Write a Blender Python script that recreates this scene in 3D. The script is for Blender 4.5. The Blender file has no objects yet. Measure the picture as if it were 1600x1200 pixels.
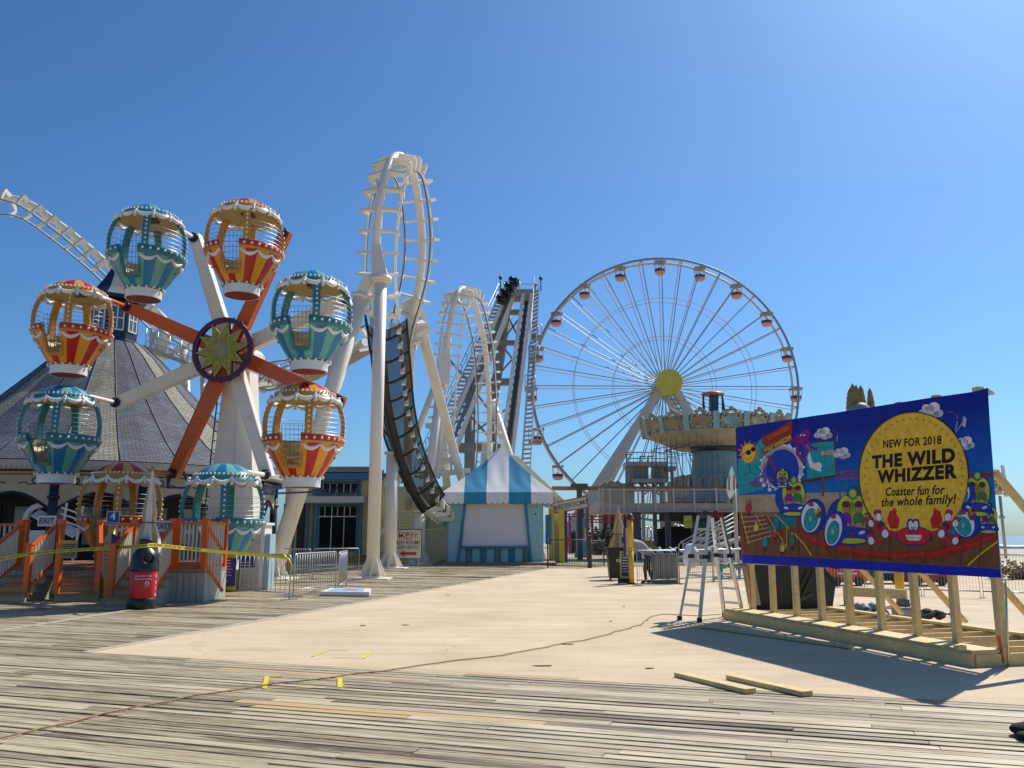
import bpy, math, random
from mathutils import Vector, Matrix
random.seed(7)
R = math.radians
V3 = Vector
scene = bpy.context.scene
col = scene.collection

# ---------------------------------------------------------------- camera, sky, sun, exposure
F_PX, PITCH, EYE = 1330.0, R(10.1), 1.55
cd = bpy.data.cameras.new("camera")
cam = bpy.data.objects.new("camera", cd)
col.objects.link(cam)
cam.location = (0, 0, EYE)
cam.rotation_euler = (R(90) + PITCH, 0, 0)
cd.sensor_width = 36.0
cd.lens = F_PX / 1600 * 36
cd.clip_start = 0.1
cd.clip_end = 40000
scene.camera = cam

SUN_AZ, SUN_EL = R(42), R(48)
world = bpy.data.worlds.new("World")
scene.world = world
world.use_nodes = True
wn = world.node_tree
for n in list(wn.nodes):
    wn.nodes.remove(n)
sky = wn.nodes.new("ShaderNodeTexSky")
sky.sky_type = 'NISHITA'
sky.sun_disc = False
sky.sun_elevation = SUN_EL
sky.sun_rotation = SUN_AZ
sky.altitude = 0
sky.air_density = 1.0
sky.dust_density = 1.0
sky.ozone_density = 10.0
bgn = wn.nodes.new("ShaderNodeBackground")
bgn.inputs[1].default_value = 0.093
won = wn.nodes.new("ShaderNodeOutputWorld")
gmn = wn.nodes.new("ShaderNodeGamma")
gmn.inputs[1].default_value = 1.1
tin = wn.nodes.new("ShaderNodeMixRGB")
tin.blend_type = 'MULTIPLY'
tin.inputs[0].default_value = 1.0
tin.inputs[2].default_value = (0.74, 0.94, 0.985, 1)
wn.links.new(sky.outputs[0], gmn.inputs[0])
wn.links.new(gmn.outputs[0], tin.inputs[1])
wn.links.new(tin.outputs[0], bgn.inputs[0])
wn.links.new(bgn.outputs[0], won.inputs[0])
sl = bpy.data.lights.new("sun", 'SUN')
sl.energy = 4.7
sl.angle = R(0.53)
sl.color = (1.0, 0.945, 0.86)
so = bpy.data.objects.new("sun", sl)
col.objects.link(so)
SUN_DIR = V3((math.sin(SUN_AZ) * math.cos(SUN_EL), math.cos(SUN_AZ) * math.cos(SUN_EL), math.sin(SUN_EL)))
so.rotation_euler = SUN_DIR.to_track_quat('Z', 'Y').to_euler()
so.location = SUN_DIR * 60
scene.view_settings.view_transform = 'Standard'
scene.view_settings.look = 'None'
scene.view_settings.exposure = 0.12
scene.view_settings.gamma = 1.0
scene.view_settings.use_curve_mapping = False


# ---------------------------------------------------------------- helpers
def at(px, py, Y):
    """The real point at depth Y seen at a place of the 1600 x 1200 photograph."""
    a, b = (px - 800) / F_PX, -(py - 600) / F_PX
    r = V3((a, math.cos(PITCH) - b * math.sin(PITCH), math.sin(PITCH) + b * math.cos(PITCH)))
    t = Y / r.y
    return V3((r.x * t, Y, EYE + r.z * t))


def gnd(px, py, z=0.0):
    a, b = (px - 800) / F_PX, -(py - 600) / F_PX
    r = V3((a, math.cos(PITCH) - b * math.sin(PITCH), math.sin(PITCH) + b * math.cos(PITCH)))
    t = (z - EYE) / r.z
    return V3((r.x * t, r.y * t, z))


ORG = {}


def tag(o, label=None, cat=None, group=None, kind=None):
    if label: o["label"] = label
    if cat: o["category"] = cat
    if group: o["group"] = group
    if kind: o["kind"] = kind
    return o


def thing(name, label, cat, loc=(0, 0, 0), rz=0.0, group=None):
    o = bpy.data.objects.new(name, None)
    o.empty_display_size = 0.3
    col.objects.link(o)
    o.location = loc
    o.rotation_euler = (0, 0, rz)
    ORG[o.name] = V3(loc)
    return tag(o, label, cat, group)


def basis(d, up=(0, 0, 1)):
    d = V3(d).normalized()
    up = V3(up)
    if abs(d.dot(up.normalized())) > 0.985:
        up = V3((0, 1, 0)) if abs(d.y) < 0.9 else V3((1, 0, 0))
    x = d.cross(up).normalized()
    y = x.cross(d).normalized()
    return x, y, d


class MB:
    def __init__(s):
        s.v, s.f, s.m, s.s = [], [], [], []
        s.mi, s.sm = 0, False
        s.uv = None
        s.tf = None

    def add(s, vs, fs, m=None, sm=None):
        b = len(s.v)
        if s.tf is not None:
            vs = [s.tf @ V3(v) for v in vs]
        s.v += [tuple(v) for v in vs]
        for f in fs:
            s.f.append(tuple(i + b for i in f))
            s.m.append(s.mi if m is None else m)
            s.s.append(s.sm if sm is None else sm)
        return s

    def box(s, c, d, rz=0.0, m=None, M=None):
        x, y, z = d[0] / 2, d[1] / 2, d[2] / 2
        vs = [V3((sx * x, sy * y, sz * z)) for sz in (-1, 1) for sy in (-1, 1) for sx in (-1, 1)]
        if M is None:
            M = Matrix.Rotation(rz, 3, 'Z')
        vs = [M @ v + V3(c) for v in vs]
        return s.add(vs, [(0, 2, 3, 1), (4, 5, 7, 6), (0, 1, 5, 4), (2, 6, 7, 3), (0, 4, 6, 2), (1, 3, 7, 5)], m, False)

    def bar(s, p0, p1, w, h=None, up=(0, 0, 1), m=None, w1=None, h1=None):
        p0, p1 = V3(p0), V3(p1)
        h = w if h is None else h
        w1 = w if w1 is None else w1
        h1 = h if h1 is None else h1
        x, y, d = basis(p1 - p0, up)
        vs = []
        for p, a, b in ((p0, w / 2, h / 2), (p1, w1 / 2, h1 / 2)):
            vs += [p - x * a - y * b, p + x * a - y * b, p + x * a + y * b, p - x * a + y * b]
        return s.add(vs, [(0, 1, 2, 3), (7, 6, 5, 4), (0, 4, 5, 1), (1, 5, 6, 2), (2, 6, 7, 3), (3, 7, 4, 0)], m, False)

    def tube(s, pts, r, seg=8, closed=False, m=None, cap=True, sm=True):
        pts = [V3(p) for p in pts]
        n = len(pts)
        rs = r if isinstance(r, (list, tuple)) else [r] * n
        vs, fs = [], []
        px = None
        for i, p in enumerate(pts):
            if closed:
                d = pts[(i + 1) % n] - pts[i - 1]
            else:
                d = pts[min(i + 1, n - 1)] - pts[max(i - 1, 0)]
            if d.length < 1e-9: d = V3((0, 0, 1))
            d.normalize()
            if px is None:
                px = basis(d)[0]
            else:
                px = (px - d * px.dot(d))
                px = px.normalized() if px.length > 1e-6 else basis(d)[0]
            py = d.cross(px)
            for k in range(seg):
                a = 2 * math.pi * (k + 0.5) / seg
                vs.append(p + (px * math.cos(a) + py * math.sin(a)) * rs[i])
        for i in range(n if closed else n - 1):
            j = (i + 1) % n
            for k in range(seg):
                l = (k + 1) % seg
                fs.append((i * seg + k, i * seg + l, j * seg + l, j * seg + k))
        s.add(vs, fs, m, sm)
        if cap and not closed:
            b = len(s.v) - len(vs)
            s.f.append(tuple(b + k for k in reversed(range(seg))))
            s.f.append(tuple(b + (n - 1) * seg + k for k in range(seg)))
            for _ in range(2):
                s.m.append(s.mi if m is None else m)
                s.s.append(False)
        return s

    def lathe(s, prof, seg=24, c=(0, 0, 0), a0=0.0, a1=None, m=None, sm=True, mf=None, skip=None):
        full = a1 is None
        a1 = a0 + 2 * math.pi if full else a1
        n = seg if full else seg + 1
        vs = [(c[0] + r * math.cos(a0 + (a1 - a0) * k / seg), c[1] + r * math.sin(a0 + (a1 - a0) * k / seg), c[2] + z)
              for r, z in prof for k in range(n)]
        for i in range(len(prof) - 1):
            fs, ms = [], []
            for k in range(seg):
                if skip and skip(i, k): continue
                l = (k + 1) % n
                fs.append((i * n + k, i * n + l, (i + 1) * n + l, (i + 1) * n + k))
                ms.append(mf(i, k) if mf else (s.mi if m is None else m))
            b = len(s.v) if i == 0 else b
            if i == 0:
                s.add(vs, [], m, sm)
            for f, mm in zip(fs, ms):
                s.f.append(tuple(q + b for q in f)); s.m.append(mm); s.s.append(sm)
        return s

    def ball(s, c, r, seg=8, rings=5, m=None, sz=1.0):
        vs, fs = [], []
        for i in range(rings + 1):
            t = math.pi * i / rings
            for k in range(seg):
                a = 2 * math.pi * k / seg
                vs.append((c[0] + r * math.sin(t) * math.cos(a), c[1] + r * math.sin(t) * math.sin(a), c[2] + r * sz * math.cos(t)))
        for i in range(rings):
            for k in range(seg):
                l = (k + 1) % seg
                fs.append((i * seg + k, (i + 1) * seg + k, (i + 1) * seg + l, i * seg + l))
        return s.add(vs, fs, m, True)

    def face(s, pts, m=None):
        return s.add(pts, [tuple(range(len(pts)))], m, False)

    def prism(s, pts, ext, m=None):
        """planar polygon pts (3-D) extruded along vector ext"""
        n = len(pts)
        e = V3(ext)
        vs = [V3(p) for p in pts] + [V3(p) + e for p in pts]
        fs = [tuple(range(n)), tuple(reversed(range(n, 2 * n)))]
        fs += [(i, i + n, (i + 1) % n + n, (i + 1) % n) for i in range(n)]
        return s.add(vs, fs, m, False)

    def build(s, name, mats, parent=None, origin=None):
        o0 = ORG.get(parent.name, V3()) if parent is not None else V3(origin or (0, 0, 0))
        me = bpy.data.meshes.new(name)
        me.from_pydata([tuple(V3(v) - o0) for v in s.v], [], s.f)
        for mt in (mats if isinstance(mats, (list, tuple)) else [mats]):
            me.materials.append(mt)
        me.polygons.foreach_set("material_index", s.m)
        me.polygons.foreach_set("use_smooth", s.s)
        if s.uv is not None:
            ul = me.uv_layers.new(name="UVMap")
            for i, uv in enumerate(s.uv):
                ul.data[i].uv = uv
        me.update()
        o = bpy.data.objects.new(name, me)
        col.objects.link(o)
        if parent is not None:
            o.parent = parent
            ORG[o.name] = o0
        else:
            o.location = o0
            ORG[o.name] = o0
        return o


def kids(o):
    return [c for c in bpy.data.objects if c.parent == o]


def copy_tree(o, parent=None, name=None):
    c = o.copy()
    col.objects.link(c)
    c.parent = parent
    ORG[c.name] = ORG.get(o.name, V3()).copy()
    for ch in kids(o):
        copy_tree(ch, c)
    return c


def letters(mb, text, size, o, xa, ya, m=0, bold=0.0, align='CENTER', shear=0.0, sx=1.0, depth=0.0):
    cu = bpy.data.curves.new("lettering", 'FONT')
    cu.body = text
    cu.size = size
    cu.align_x = align
    cu.align_y = 'CENTER'
    cu.offset = bold * size
    cu.shear = shear
    cu.resolution_u = 3
    if bold > .02: cu.space_character = 1.0 + bold * 2.2
    ob = bpy.data.objects.new("lettering", cu)
    col.objects.link(ob)
    dg = bpy.context.evaluated_depsgraph_get()
    me = bpy.data.meshes.new_from_object(ob.evaluated_get(dg))
    xa, ya = V3(xa).normalized(), V3(ya).normalized()
    mb.add([V3(o) + xa * (v.co.x * sx) + ya * v.co.y for v in me.vertices], [tuple(p.vertices) for p in me.polygons], m, False)
    bpy.data.objects.remove(ob)
    bpy.data.curves.remove(cu)
    bpy.data.meshes.remove(me)


def spline(pts, n):
    """Catmull-Rom through the given vectors, n samples evenly spaced in length"""
    P = [V3(p) for p in pts]
    P = [P[0] * 2 - P[1]] + P + [P[-1] * 2 - P[-2]]
    out = []
    for i in range(1, len(P) - 2):
        for k in range(16):
            t = k / 16
            a, b, c, d = P[i - 1], P[i], P[i + 1], P[i + 2]
            out.append(0.5 * ((2 * b) + (c - a) * t + (2 * a - 5 * b + 4 * c - d) * t * t + (3 * b - a - 3 * c + d) * t ** 3))
    out.append(P[-2])
    L = [0]
    for a, b in zip(out, out[1:]):
        L.append(L[-1] + (b - a).length)
    res, j = [], 0
    for k in range(n):
        s = L[-1] * k / (n - 1)
        while j < len(L) - 2 and L[j + 1] < s: j += 1
        t = (s - L[j]) / max(1e-9, L[j + 1] - L[j])
        res.append(out[j].lerp(out[j + 1], min(1, max(0, t))))
    return res


# ---------------------------------------------------------------- materials
def newmat(name):
    m = bpy.data.materials.new(name)
    m.use_nodes = True
    nt = m.node_tree
    return m, nt, nt.nodes["Principled BSDF"]


def mat(name, c, rough=0.55, metal=0.0, var=0.10, scale=2.5, bump=0.0, bscale=40.0, dirt=0.0, dirtc=(0.10, 0.075, 0.05)):
    m, nt, b = newmat(name)
    b.inputs["Roughness"].default_value = rough
    b.inputs["Metallic"].default_value = metal
    tc = nt.nodes.new("ShaderNodeNewGeometry")
    nz = nt.nodes.new("ShaderNodeTexNoise")
    nz.inputs["Scale"].default_value = scale
    nz.inputs["Detail"].default_value = 6
    nz.inputs["Roughness"].default_value = 0.65
    nt.links.new(tc.outputs["Position"], nz.inputs["Vector"])
    rp = nt.nodes.new("ShaderNodeValToRGB")
    rp.color_ramp.elements[0].position = 0.3
    rp.color_ramp.elements[1].position = 0.7
    rp.color_ramp.elements[0].color = tuple(x * (1 - var) for x in c) + (1,)
    rp.color_ramp.elements[1].color = tuple(min(1, x * (1 + var)) for x in c) + (1,)
    nt.links.new(nz.outputs["Fac"], rp.inputs["Fac"])
    outc = rp.outputs["Color"]
    if dirt > 0:
        n2 = nt.nodes.new("ShaderNodeTexNoise")
        n2.inputs["Scale"].default_value = scale * 2.3
        n2.inputs["Detail"].default_value = 8
        n2.inputs["Roughness"].default_value = 0.75
        nt.links.new(tc.outputs["Position"], n2.inputs["Vector"])
        r2 = nt.nodes.new("ShaderNodeValToRGB")
        r2.color_ramp.elements[0].position = 0.55
        r2.color_ramp.elements[1].position = 0.78
        r2.color_ramp.elements[0].color = (0, 0, 0, 1)
        r2.color_ramp.elements[1].color = (dirt, dirt, dirt, 1)
        nt.links.new(n2.outputs["Fac"], r2.inputs["Fac"])
        mx = nt.nodes.new("ShaderNodeMixRGB")
        mx.inputs[2].default_value = dirtc + (1,)
        nt.links.new(r2.outputs["Color"], mx.inputs[0])
        nt.links.new(outc, mx.inputs[1])
        outc = mx.outputs[0]
    nt.links.new(outc, b.inputs["Base Color"])
    if bump > 0:
        n3 = nt.nodes.new("ShaderNodeTexNoise")
        n3.inputs["Scale"].default_value = bscale
        n3.inputs["Detail"].default_value = 5
        nt.links.new(tc.outputs["Position"], n3.inputs["Vector"])
        bp = nt.nodes.new("ShaderNodeBump")
        bp.inputs["Strength"].default_value = bump
        bp.inputs["Distance"].default_value = 0.02
        nt.links.new(n3.outputs["Fac"], bp.inputs["Height"])
        nt.links.new(bp.outputs[0], b.inputs["Normal"])
    return m


WHITE = mat("white_paint", (0.80, 0.755, 0.66), 0.42, var=0.05, scale=0.9, dirt=0.18, dirtc=(0.42, 0.34, 0.24))
WHITE2 = mat("clean_white", (0.80, 0.79, 0.76), 0.4, var=0.04, scale=3)
CREAM = mat("cream_paint", (0.70, 0.63, 0.47), 0.5, var=0.07, dirt=0.15, dirtc=(0.35, 0.28, 0.18))
NAVY = mat("navy_paint", (0.012, 0.02, 0.065), 0.4, var=0.2)
BLACK = mat("black", (0.012, 0.012, 0.013), 0.5, var=0.2)
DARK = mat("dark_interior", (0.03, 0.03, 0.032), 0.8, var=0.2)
ORANGE = mat("orange_paint", (0.62, 0.115, 0.012), 0.35, var=0.08, dirt=0.1)
ORANGE2 = mat("bright_orange_paint", (0.75, 0.13, 0.015), 0.38, var=0.08, dirt=0.12)
GALV = mat("galvanised_steel", (0.42, 0.43, 0.44), 0.42, metal=0.75, var=0.15, scale=6)
STEEL = mat("grey_painted_steel", (0.30, 0.31, 0.32), 0.5, var=0.12, scale=1.5, dirt=0.2, dirtc=(0.14, 0.10, 0.07))
DSTEEL = mat("dark_steel", (0.06, 0.065, 0.075), 0.5, var=0.2)
ALU = mat("aluminium", (0.60, 0.60, 0.60), 0.35, metal=0.85, var=0.12, scale=8)
YELLOW = mat("yellow_paint", (0.72, 0.46, 0.025), 0.45, var=0.08, scale=6, dirt=0.2)
PURPLE = mat("purple_paint", (0.055, 0.03, 0.20), 0.4, var=0.1)
GREENY = mat("lime_panel", (0.42, 0.46, 0.03), 0.45, var=0.08)
BLUE = mat("blue_sign", (0.012, 0.075, 0.27), 0.4, var=0.08)
TEALB = mat("teal_wall", (0.045, 0.20, 0.30), 0.5, var=0.08, dirt=0.12)
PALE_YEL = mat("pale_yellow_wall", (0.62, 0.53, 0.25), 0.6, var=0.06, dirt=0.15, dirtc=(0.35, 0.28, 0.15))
RED = mat("red_plastic", (0.52, 0.008, 0.012), 0.32, var=0.08)
GLASS = mat("dark_glass", (0.012, 0.016, 0.018), 0.06, var=0.1)
BLACKP = mat("black_plastic", (0.014, 0.016, 0.015), 0.36, var=0.15)
TEXTB = mat("black_lettering", (0.012, 0.01, 0.01), 0.5, var=0.1)
TAPE = mat("caution_tape", (0.80, 0.66, 0.04), 0.35, var=0.06)
CANVAS_T = mat("tan_canvas", (0.50, 0.38, 0.20), 0.8, var=0.1, scale=5)
CANVAS_W = mat("off_white_canvas", (0.66, 0.63, 0.56), 0.8, var=0.07, scale=5)


def lumber_mat(name, c, var=0.25):
    m, nt, b = newmat(name)
    b.inputs["Roughness"].default_value = 0.7
    tc = nt.nodes.new("ShaderNodeTexCoord")
    mp = nt.nodes.new("ShaderNodeMapping")
    mp.inputs["Scale"].default_value = (9, 9, 9)
    nt.links.new(tc.outputs["Object"], mp.inputs["Vector"])
    nz = nt.nodes.new("ShaderNodeTexNoise")
    nz.inputs["Scale"].default_value = 1.0
    nz.inputs["Detail"].default_value = 7
    nz.inputs["Distortion"].default_value = 1.2
    nt.links.new(mp.outputs[0], nz.inputs["Vector"])
    rp = nt.nodes.new("ShaderNodeValToRGB")
    rp.color_ramp.elements[0].position = 0.3
    rp.color_ramp.elements[1].position = 0.72
    rp.color_ramp.elements[0].color = tuple(x * (1 - var) for x in c) + (1,)
    rp.color_ramp.elements[1].color = tuple(x * (1 + var) for x in c) + (1,)
    nt.links.new(nz.outputs["Fac"], rp.inputs["Fac"])
    vo = nt.nodes.new("ShaderNodeTexVoronoi")
    vo.inputs["Scale"].default_value = 3.1
    nt.links.new(tc.outputs["Object"], vo.inputs["Vector"])
    r2 = nt.nodes.new("ShaderNodeValToRGB")
    r2.color_ramp.elements[0].position = 0.03
    r2.color_ramp.elements[1].position = 0.10
    r2.color_ramp.elements[0].color = (0.35, 0.28, 0.2, 1)
    r2.color_ramp.elements[1].color = (1, 1, 1, 1)
    nt.links.new(vo.outputs["Distance"], r2.inputs["Fac"])
    mx = nt.nodes.new("ShaderNodeMixRGB")
    mx.blend_type = 'MULTIPLY'
    mx.inputs[0].default_value = 1
    nt.links.new(rp.outputs[0], mx.inputs[1])
    nt.links.new(r2.outputs[0], mx.inputs[2])
    nt.links.new(mx.outputs[0], b.inputs["Base Color"])
    return m


LUMBER = lumber_mat("new_lumber", (0.66, 0.50, 0.225), 0.14)


# ---------------------------------------------------------------- setting: pier deck, boards, concrete, beach, sea
PD, PN = V3((0.946, -0.325, 0)).normalized(), V3((0.325, 0.946, 0)).normalized()     # along / across the boards
C0 = V3((-5.7, 11.89, 0))
CL = (V3((1.9, 42.0, 0)) - C0)


def ground_mat(name, c, c2, scale, rough=0.85, spots=0.0):
    m, nt, b = newmat(name)
    b.inputs["Roughness"].default_value = rough
    g = nt.nodes.new("ShaderNodeNewGeometry")
    n1 = nt.nodes.new("ShaderNodeTexNoise"); n1.inputs["Scale"].default_value = scale; n1.inputs["Detail"].default_value = 9; n1.inputs["Roughness"].default_value = 0.6
    n2 = nt.nodes.new("ShaderNodeTexNoise"); n2.inputs["Scale"].default_value = scale * 60; n2.inputs["Detail"].default_value = 3
    for n in (n1, n2): nt.links.new(g.outputs["Position"], n.inputs["Vector"])
    r1 = nt.nodes.new("ShaderNodeValToRGB")
    r1.color_ramp.elements[0].position = 0.32; r1.color_ramp.elements[1].position = 0.68
    r1.color_ramp.elements[0].color = c2 + (1,); r1.color_ramp.elements[1].color = c + (1,)
    nt.links.new(n1.outputs["Fac"], r1.inputs["Fac"])
    r2 = nt.nodes.new("ShaderNodeValToRGB")
    r2.color_ramp.elements[0].position = 0.25; r2.color_ramp.elements[1].position = 0.75
    r2.color_ramp.elements[0].color = (0.86, 0.86, 0.85, 1); r2.color_ramp.elements[1].color = (1.08, 1.08, 1.08, 1)
    nt.links.new(n2.outputs["Fac"], r2.inputs["Fac"])
    mx = nt.nodes.new("ShaderNodeMixRGB"); mx.blend_type = 'MULTIPLY'; mx.inputs[0].default_value = 1
    nt.links.new(r1.outputs[0], mx.inputs[1]); nt.links.new(r2.outputs[0], mx.inputs[2])
    last = mx.outputs[0]
    if spots:
        n3 = nt.nodes.new("ShaderNodeTexNoise"); n3.inputs["Scale"].default_value = 1.1; n3.inputs["Detail"].default_value = 10; n3.inputs["Roughness"].default_value = 0.78
        nt.links.new(g.outputs["Position"], n3.inputs["Vector"])
        r3 = nt.nodes.new("ShaderNodeValToRGB")
        r3.color_ramp.elements[0].position = 0.62; r3.color_ramp.elements[1].position = 0.80
        r3.color_ramp.elements[0].color = (0, 0, 0, 1); r3.color_ramp.elements[1].color = (spots, spots, spots, 1)
        nt.links.new(n3.outputs["Fac"], r3.inputs["Fac"])
        m3 = nt.nodes.new("ShaderNodeMixRGB"); m3.inputs[2].default_value = (0.20, 0.15, 0.10, 1)
        nt.links.new(r3.outputs[0], m3.inputs[0]); nt.links.new(last, m3.inputs[1])
        last = m3.outputs[0]
    if spots:                                            # fine drying cracks and long scuffs in the slab
        nd = nt.nodes.new("ShaderNodeTexNoise"); nd.inputs["Scale"].default_value = 1.4; nd.inputs["Detail"].default_value = 6
        nt.links.new(g.outputs["Position"], nd.inputs["Vector"])
        vm = nt.nodes.new("ShaderNodeVectorMath"); vm.operation = 'MULTIPLY_ADD'; vm.inputs[1].default_value = (1.1, 1.1, 0)
        nt.links.new(nd.outputs["Color"], vm.inputs[0]); nt.links.new(g.outputs["Position"], vm.inputs[2])
        vo = nt.nodes.new("ShaderNodeTexVoronoi"); vo.feature = 'DISTANCE_TO_EDGE'; vo.inputs["Scale"].default_value = 0.17
        nt.links.new(vm.outputs[0], vo.inputs["Vector"])
        rc = nt.nodes.new("ShaderNodeValToRGB")
        rc.color_ramp.elements[0].position = 0.0; rc.color_ramp.elements[0].color = (0.86, 0.84, 0.81, 1)
        rc.color_ramp.elements[1].position = 0.0035; rc.color_ramp.elements[1].color = (1, 1, 1, 1)
        nt.links.new(vo.outputs["Distance"], rc.inputs["Fac"])
        mp = nt.nodes.new("ShaderNodeMapping"); mp.inputs["Rotation"].default_value = (0, 0, 0.5); mp.inputs["Scale"].default_value = (0.35, 2.6, 1)
        nt.links.new(g.outputs["Position"], mp.inputs["Vector"])
        n4 = nt.nodes.new("ShaderNodeTexNoise"); n4.inputs["Scale"].default_value = 1.3; n4.inputs["Detail"].default_value = 9; n4.inputs["Roughness"].default_value = 0.7
        nt.links.new(mp.outputs[0], n4.inputs["Vector"])
        r4 = nt.nodes.new("ShaderNodeValToRGB")
        r4.color_ramp.elements[0].position = 0.36; r4.color_ramp.elements[0].color = (0.89, 0.875, 0.85, 1)
        r4.color_ramp.elements[1].position = 0.58; r4.color_ramp.elements[1].color = (1.02, 1.02, 1.02, 1)
        nt.links.new(n4.outputs["Fac"], r4.inputs["Fac"])
        for nn in (rc, r4):
            mm = nt.nodes.new("ShaderNodeMixRGB"); mm.blend_type = 'MULTIPLY'; mm.inputs[0].default_value = 1
            nt.links.new(last, mm.inputs[1]); nt.links.new(nn.outputs[0], mm.inputs[2])
            last = mm.outputs[0]
    nt.links.new(last, b.inputs["Base Color"])
    bp = nt.nodes.new("ShaderNodeBump"); bp.inputs["Strength"].default_value = 0.25; bp.inputs["Distance"].default_value = 0.01
    nt.links.new(n2.outputs["Fac"], bp.inputs["Height"]); nt.links.new(bp.outputs[0], b.inputs["Normal"])
    return m


M_CONC = ground_mat("sandy_concrete", (0.70, 0.56, 0.37), (0.55, 0.425, 0.275), 0.5, 0.9, spots=0.6)
M_DECK = ground_mat("worn_deck", (0.50, 0.40, 0.27), (0.36, 0.285, 0.19), 0.5, 0.85)
M_SAND = ground_mat("beach_sand", (0.55, 0.46, 0.34), (0.45, 0.37, 0.27), 0.08, 0.95)
M_UNDER = mat("dark_under_boards", (0.02, 0.016, 0.012), 0.95)


def sea_mat():
    m, nt, b = newmat("sea_water")
    b.inputs["Roughness"].default_value = 0.28
    g = nt.nodes.new("ShaderNodeNewGeometry")
    mp = nt.nodes.new("ShaderNodeMapping"); mp.inputs["Scale"].default_value = (0.012, 0.06, 1)
    nt.links.new(g.outputs["Position"], mp.inputs["Vector"])
    n1 = nt.nodes.new("ShaderNodeTexNoise"); n1.inputs["Scale"].default_value = 3; n1.inputs["Detail"].default_value = 8
    nt.links.new(mp.outputs[0], n1.inputs["Vector"])
    rp = nt.nodes.new("ShaderNodeValToRGB")
    e = rp.color_ramp.elements
    e[0].position = 0.35; e[0].color = (0.05, 0.10, 0.14, 1)
    e[1].position = 0.66; e[1].color = (0.13, 0.20, 0.24, 1)
    k = rp.color_ramp.elements.new(0.72); k.color = (0.7, 0.72, 0.72, 1)
    nt.links.new(n1.outputs["Fac"], rp.inputs["Fac"]); nt.links.new(rp.outputs[0], b.inputs["Base Color"])
    bp = nt.nodes.new("ShaderNodeBump"); bp.inputs["Strength"].default_value = 0.6; bp.inputs["Distance"].default_value = 0.6
    nt.links.new(n1.outputs["Fac"], bp.inputs["Height"]); nt.links.new(bp.outputs[0], b.inputs["Normal"])
    return m


def sheet(name, pts, m):
    mb = MB(); mb.face(pts)
    return tag(mb.build(name, m), kind='structure')


sheet("sea", [(-30000, -300, -2.4), (30000, -300, -2.4), (30000, 32000, -2.4), (-30000, 32000, -2.4)], sea_mat())
sheet("beach_sand", [(-600, -100, -2.0), (600, -100, -2.0), (600, 235, -2.0), (-600, 245, -2.0)], M_SAND)
mb = MB()                                               # the line of white surf: a low ridge of foam
pts = [(x, 250 + 6 * math.sin(x * 0.021) + 3 * math.sin(x * 0.13), -2.2) for x in range(60, 420, 6)]
mb.tube([V3(p) for p in pts], [0.9 + 0.7 * random.random() for _ in pts], 6)
tag(mb.build("surf_foam", mat("foam", (0.8, 0.82, 0.83), 0.7)), kind='structure')

mb = MB()
mb.box((-35, 82, -1.02), (146, 200, 2.0), m=0)
tag(mb.build("pier_deck", M_DECK), kind='structure')
# the concrete apron lies on the deck
far_r = V3((37.9, 60, 0))
conc = [C0, C0 + PD * 46, V3((37.9, -3.2, 0)), V3((37.9, 63, 0)), V3((26, 58, 0)), V3((14, 48, 0)), V3((5.2, 43.4, 0)), V3((1.9, 42.0, 0))]
mb = MB(); mb.prism([(p.x, p.y, -0.016) for p in conc], (0, 0, 0.016))
tag(mb.build("concrete_apron", M_CONC), kind='structure')


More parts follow.
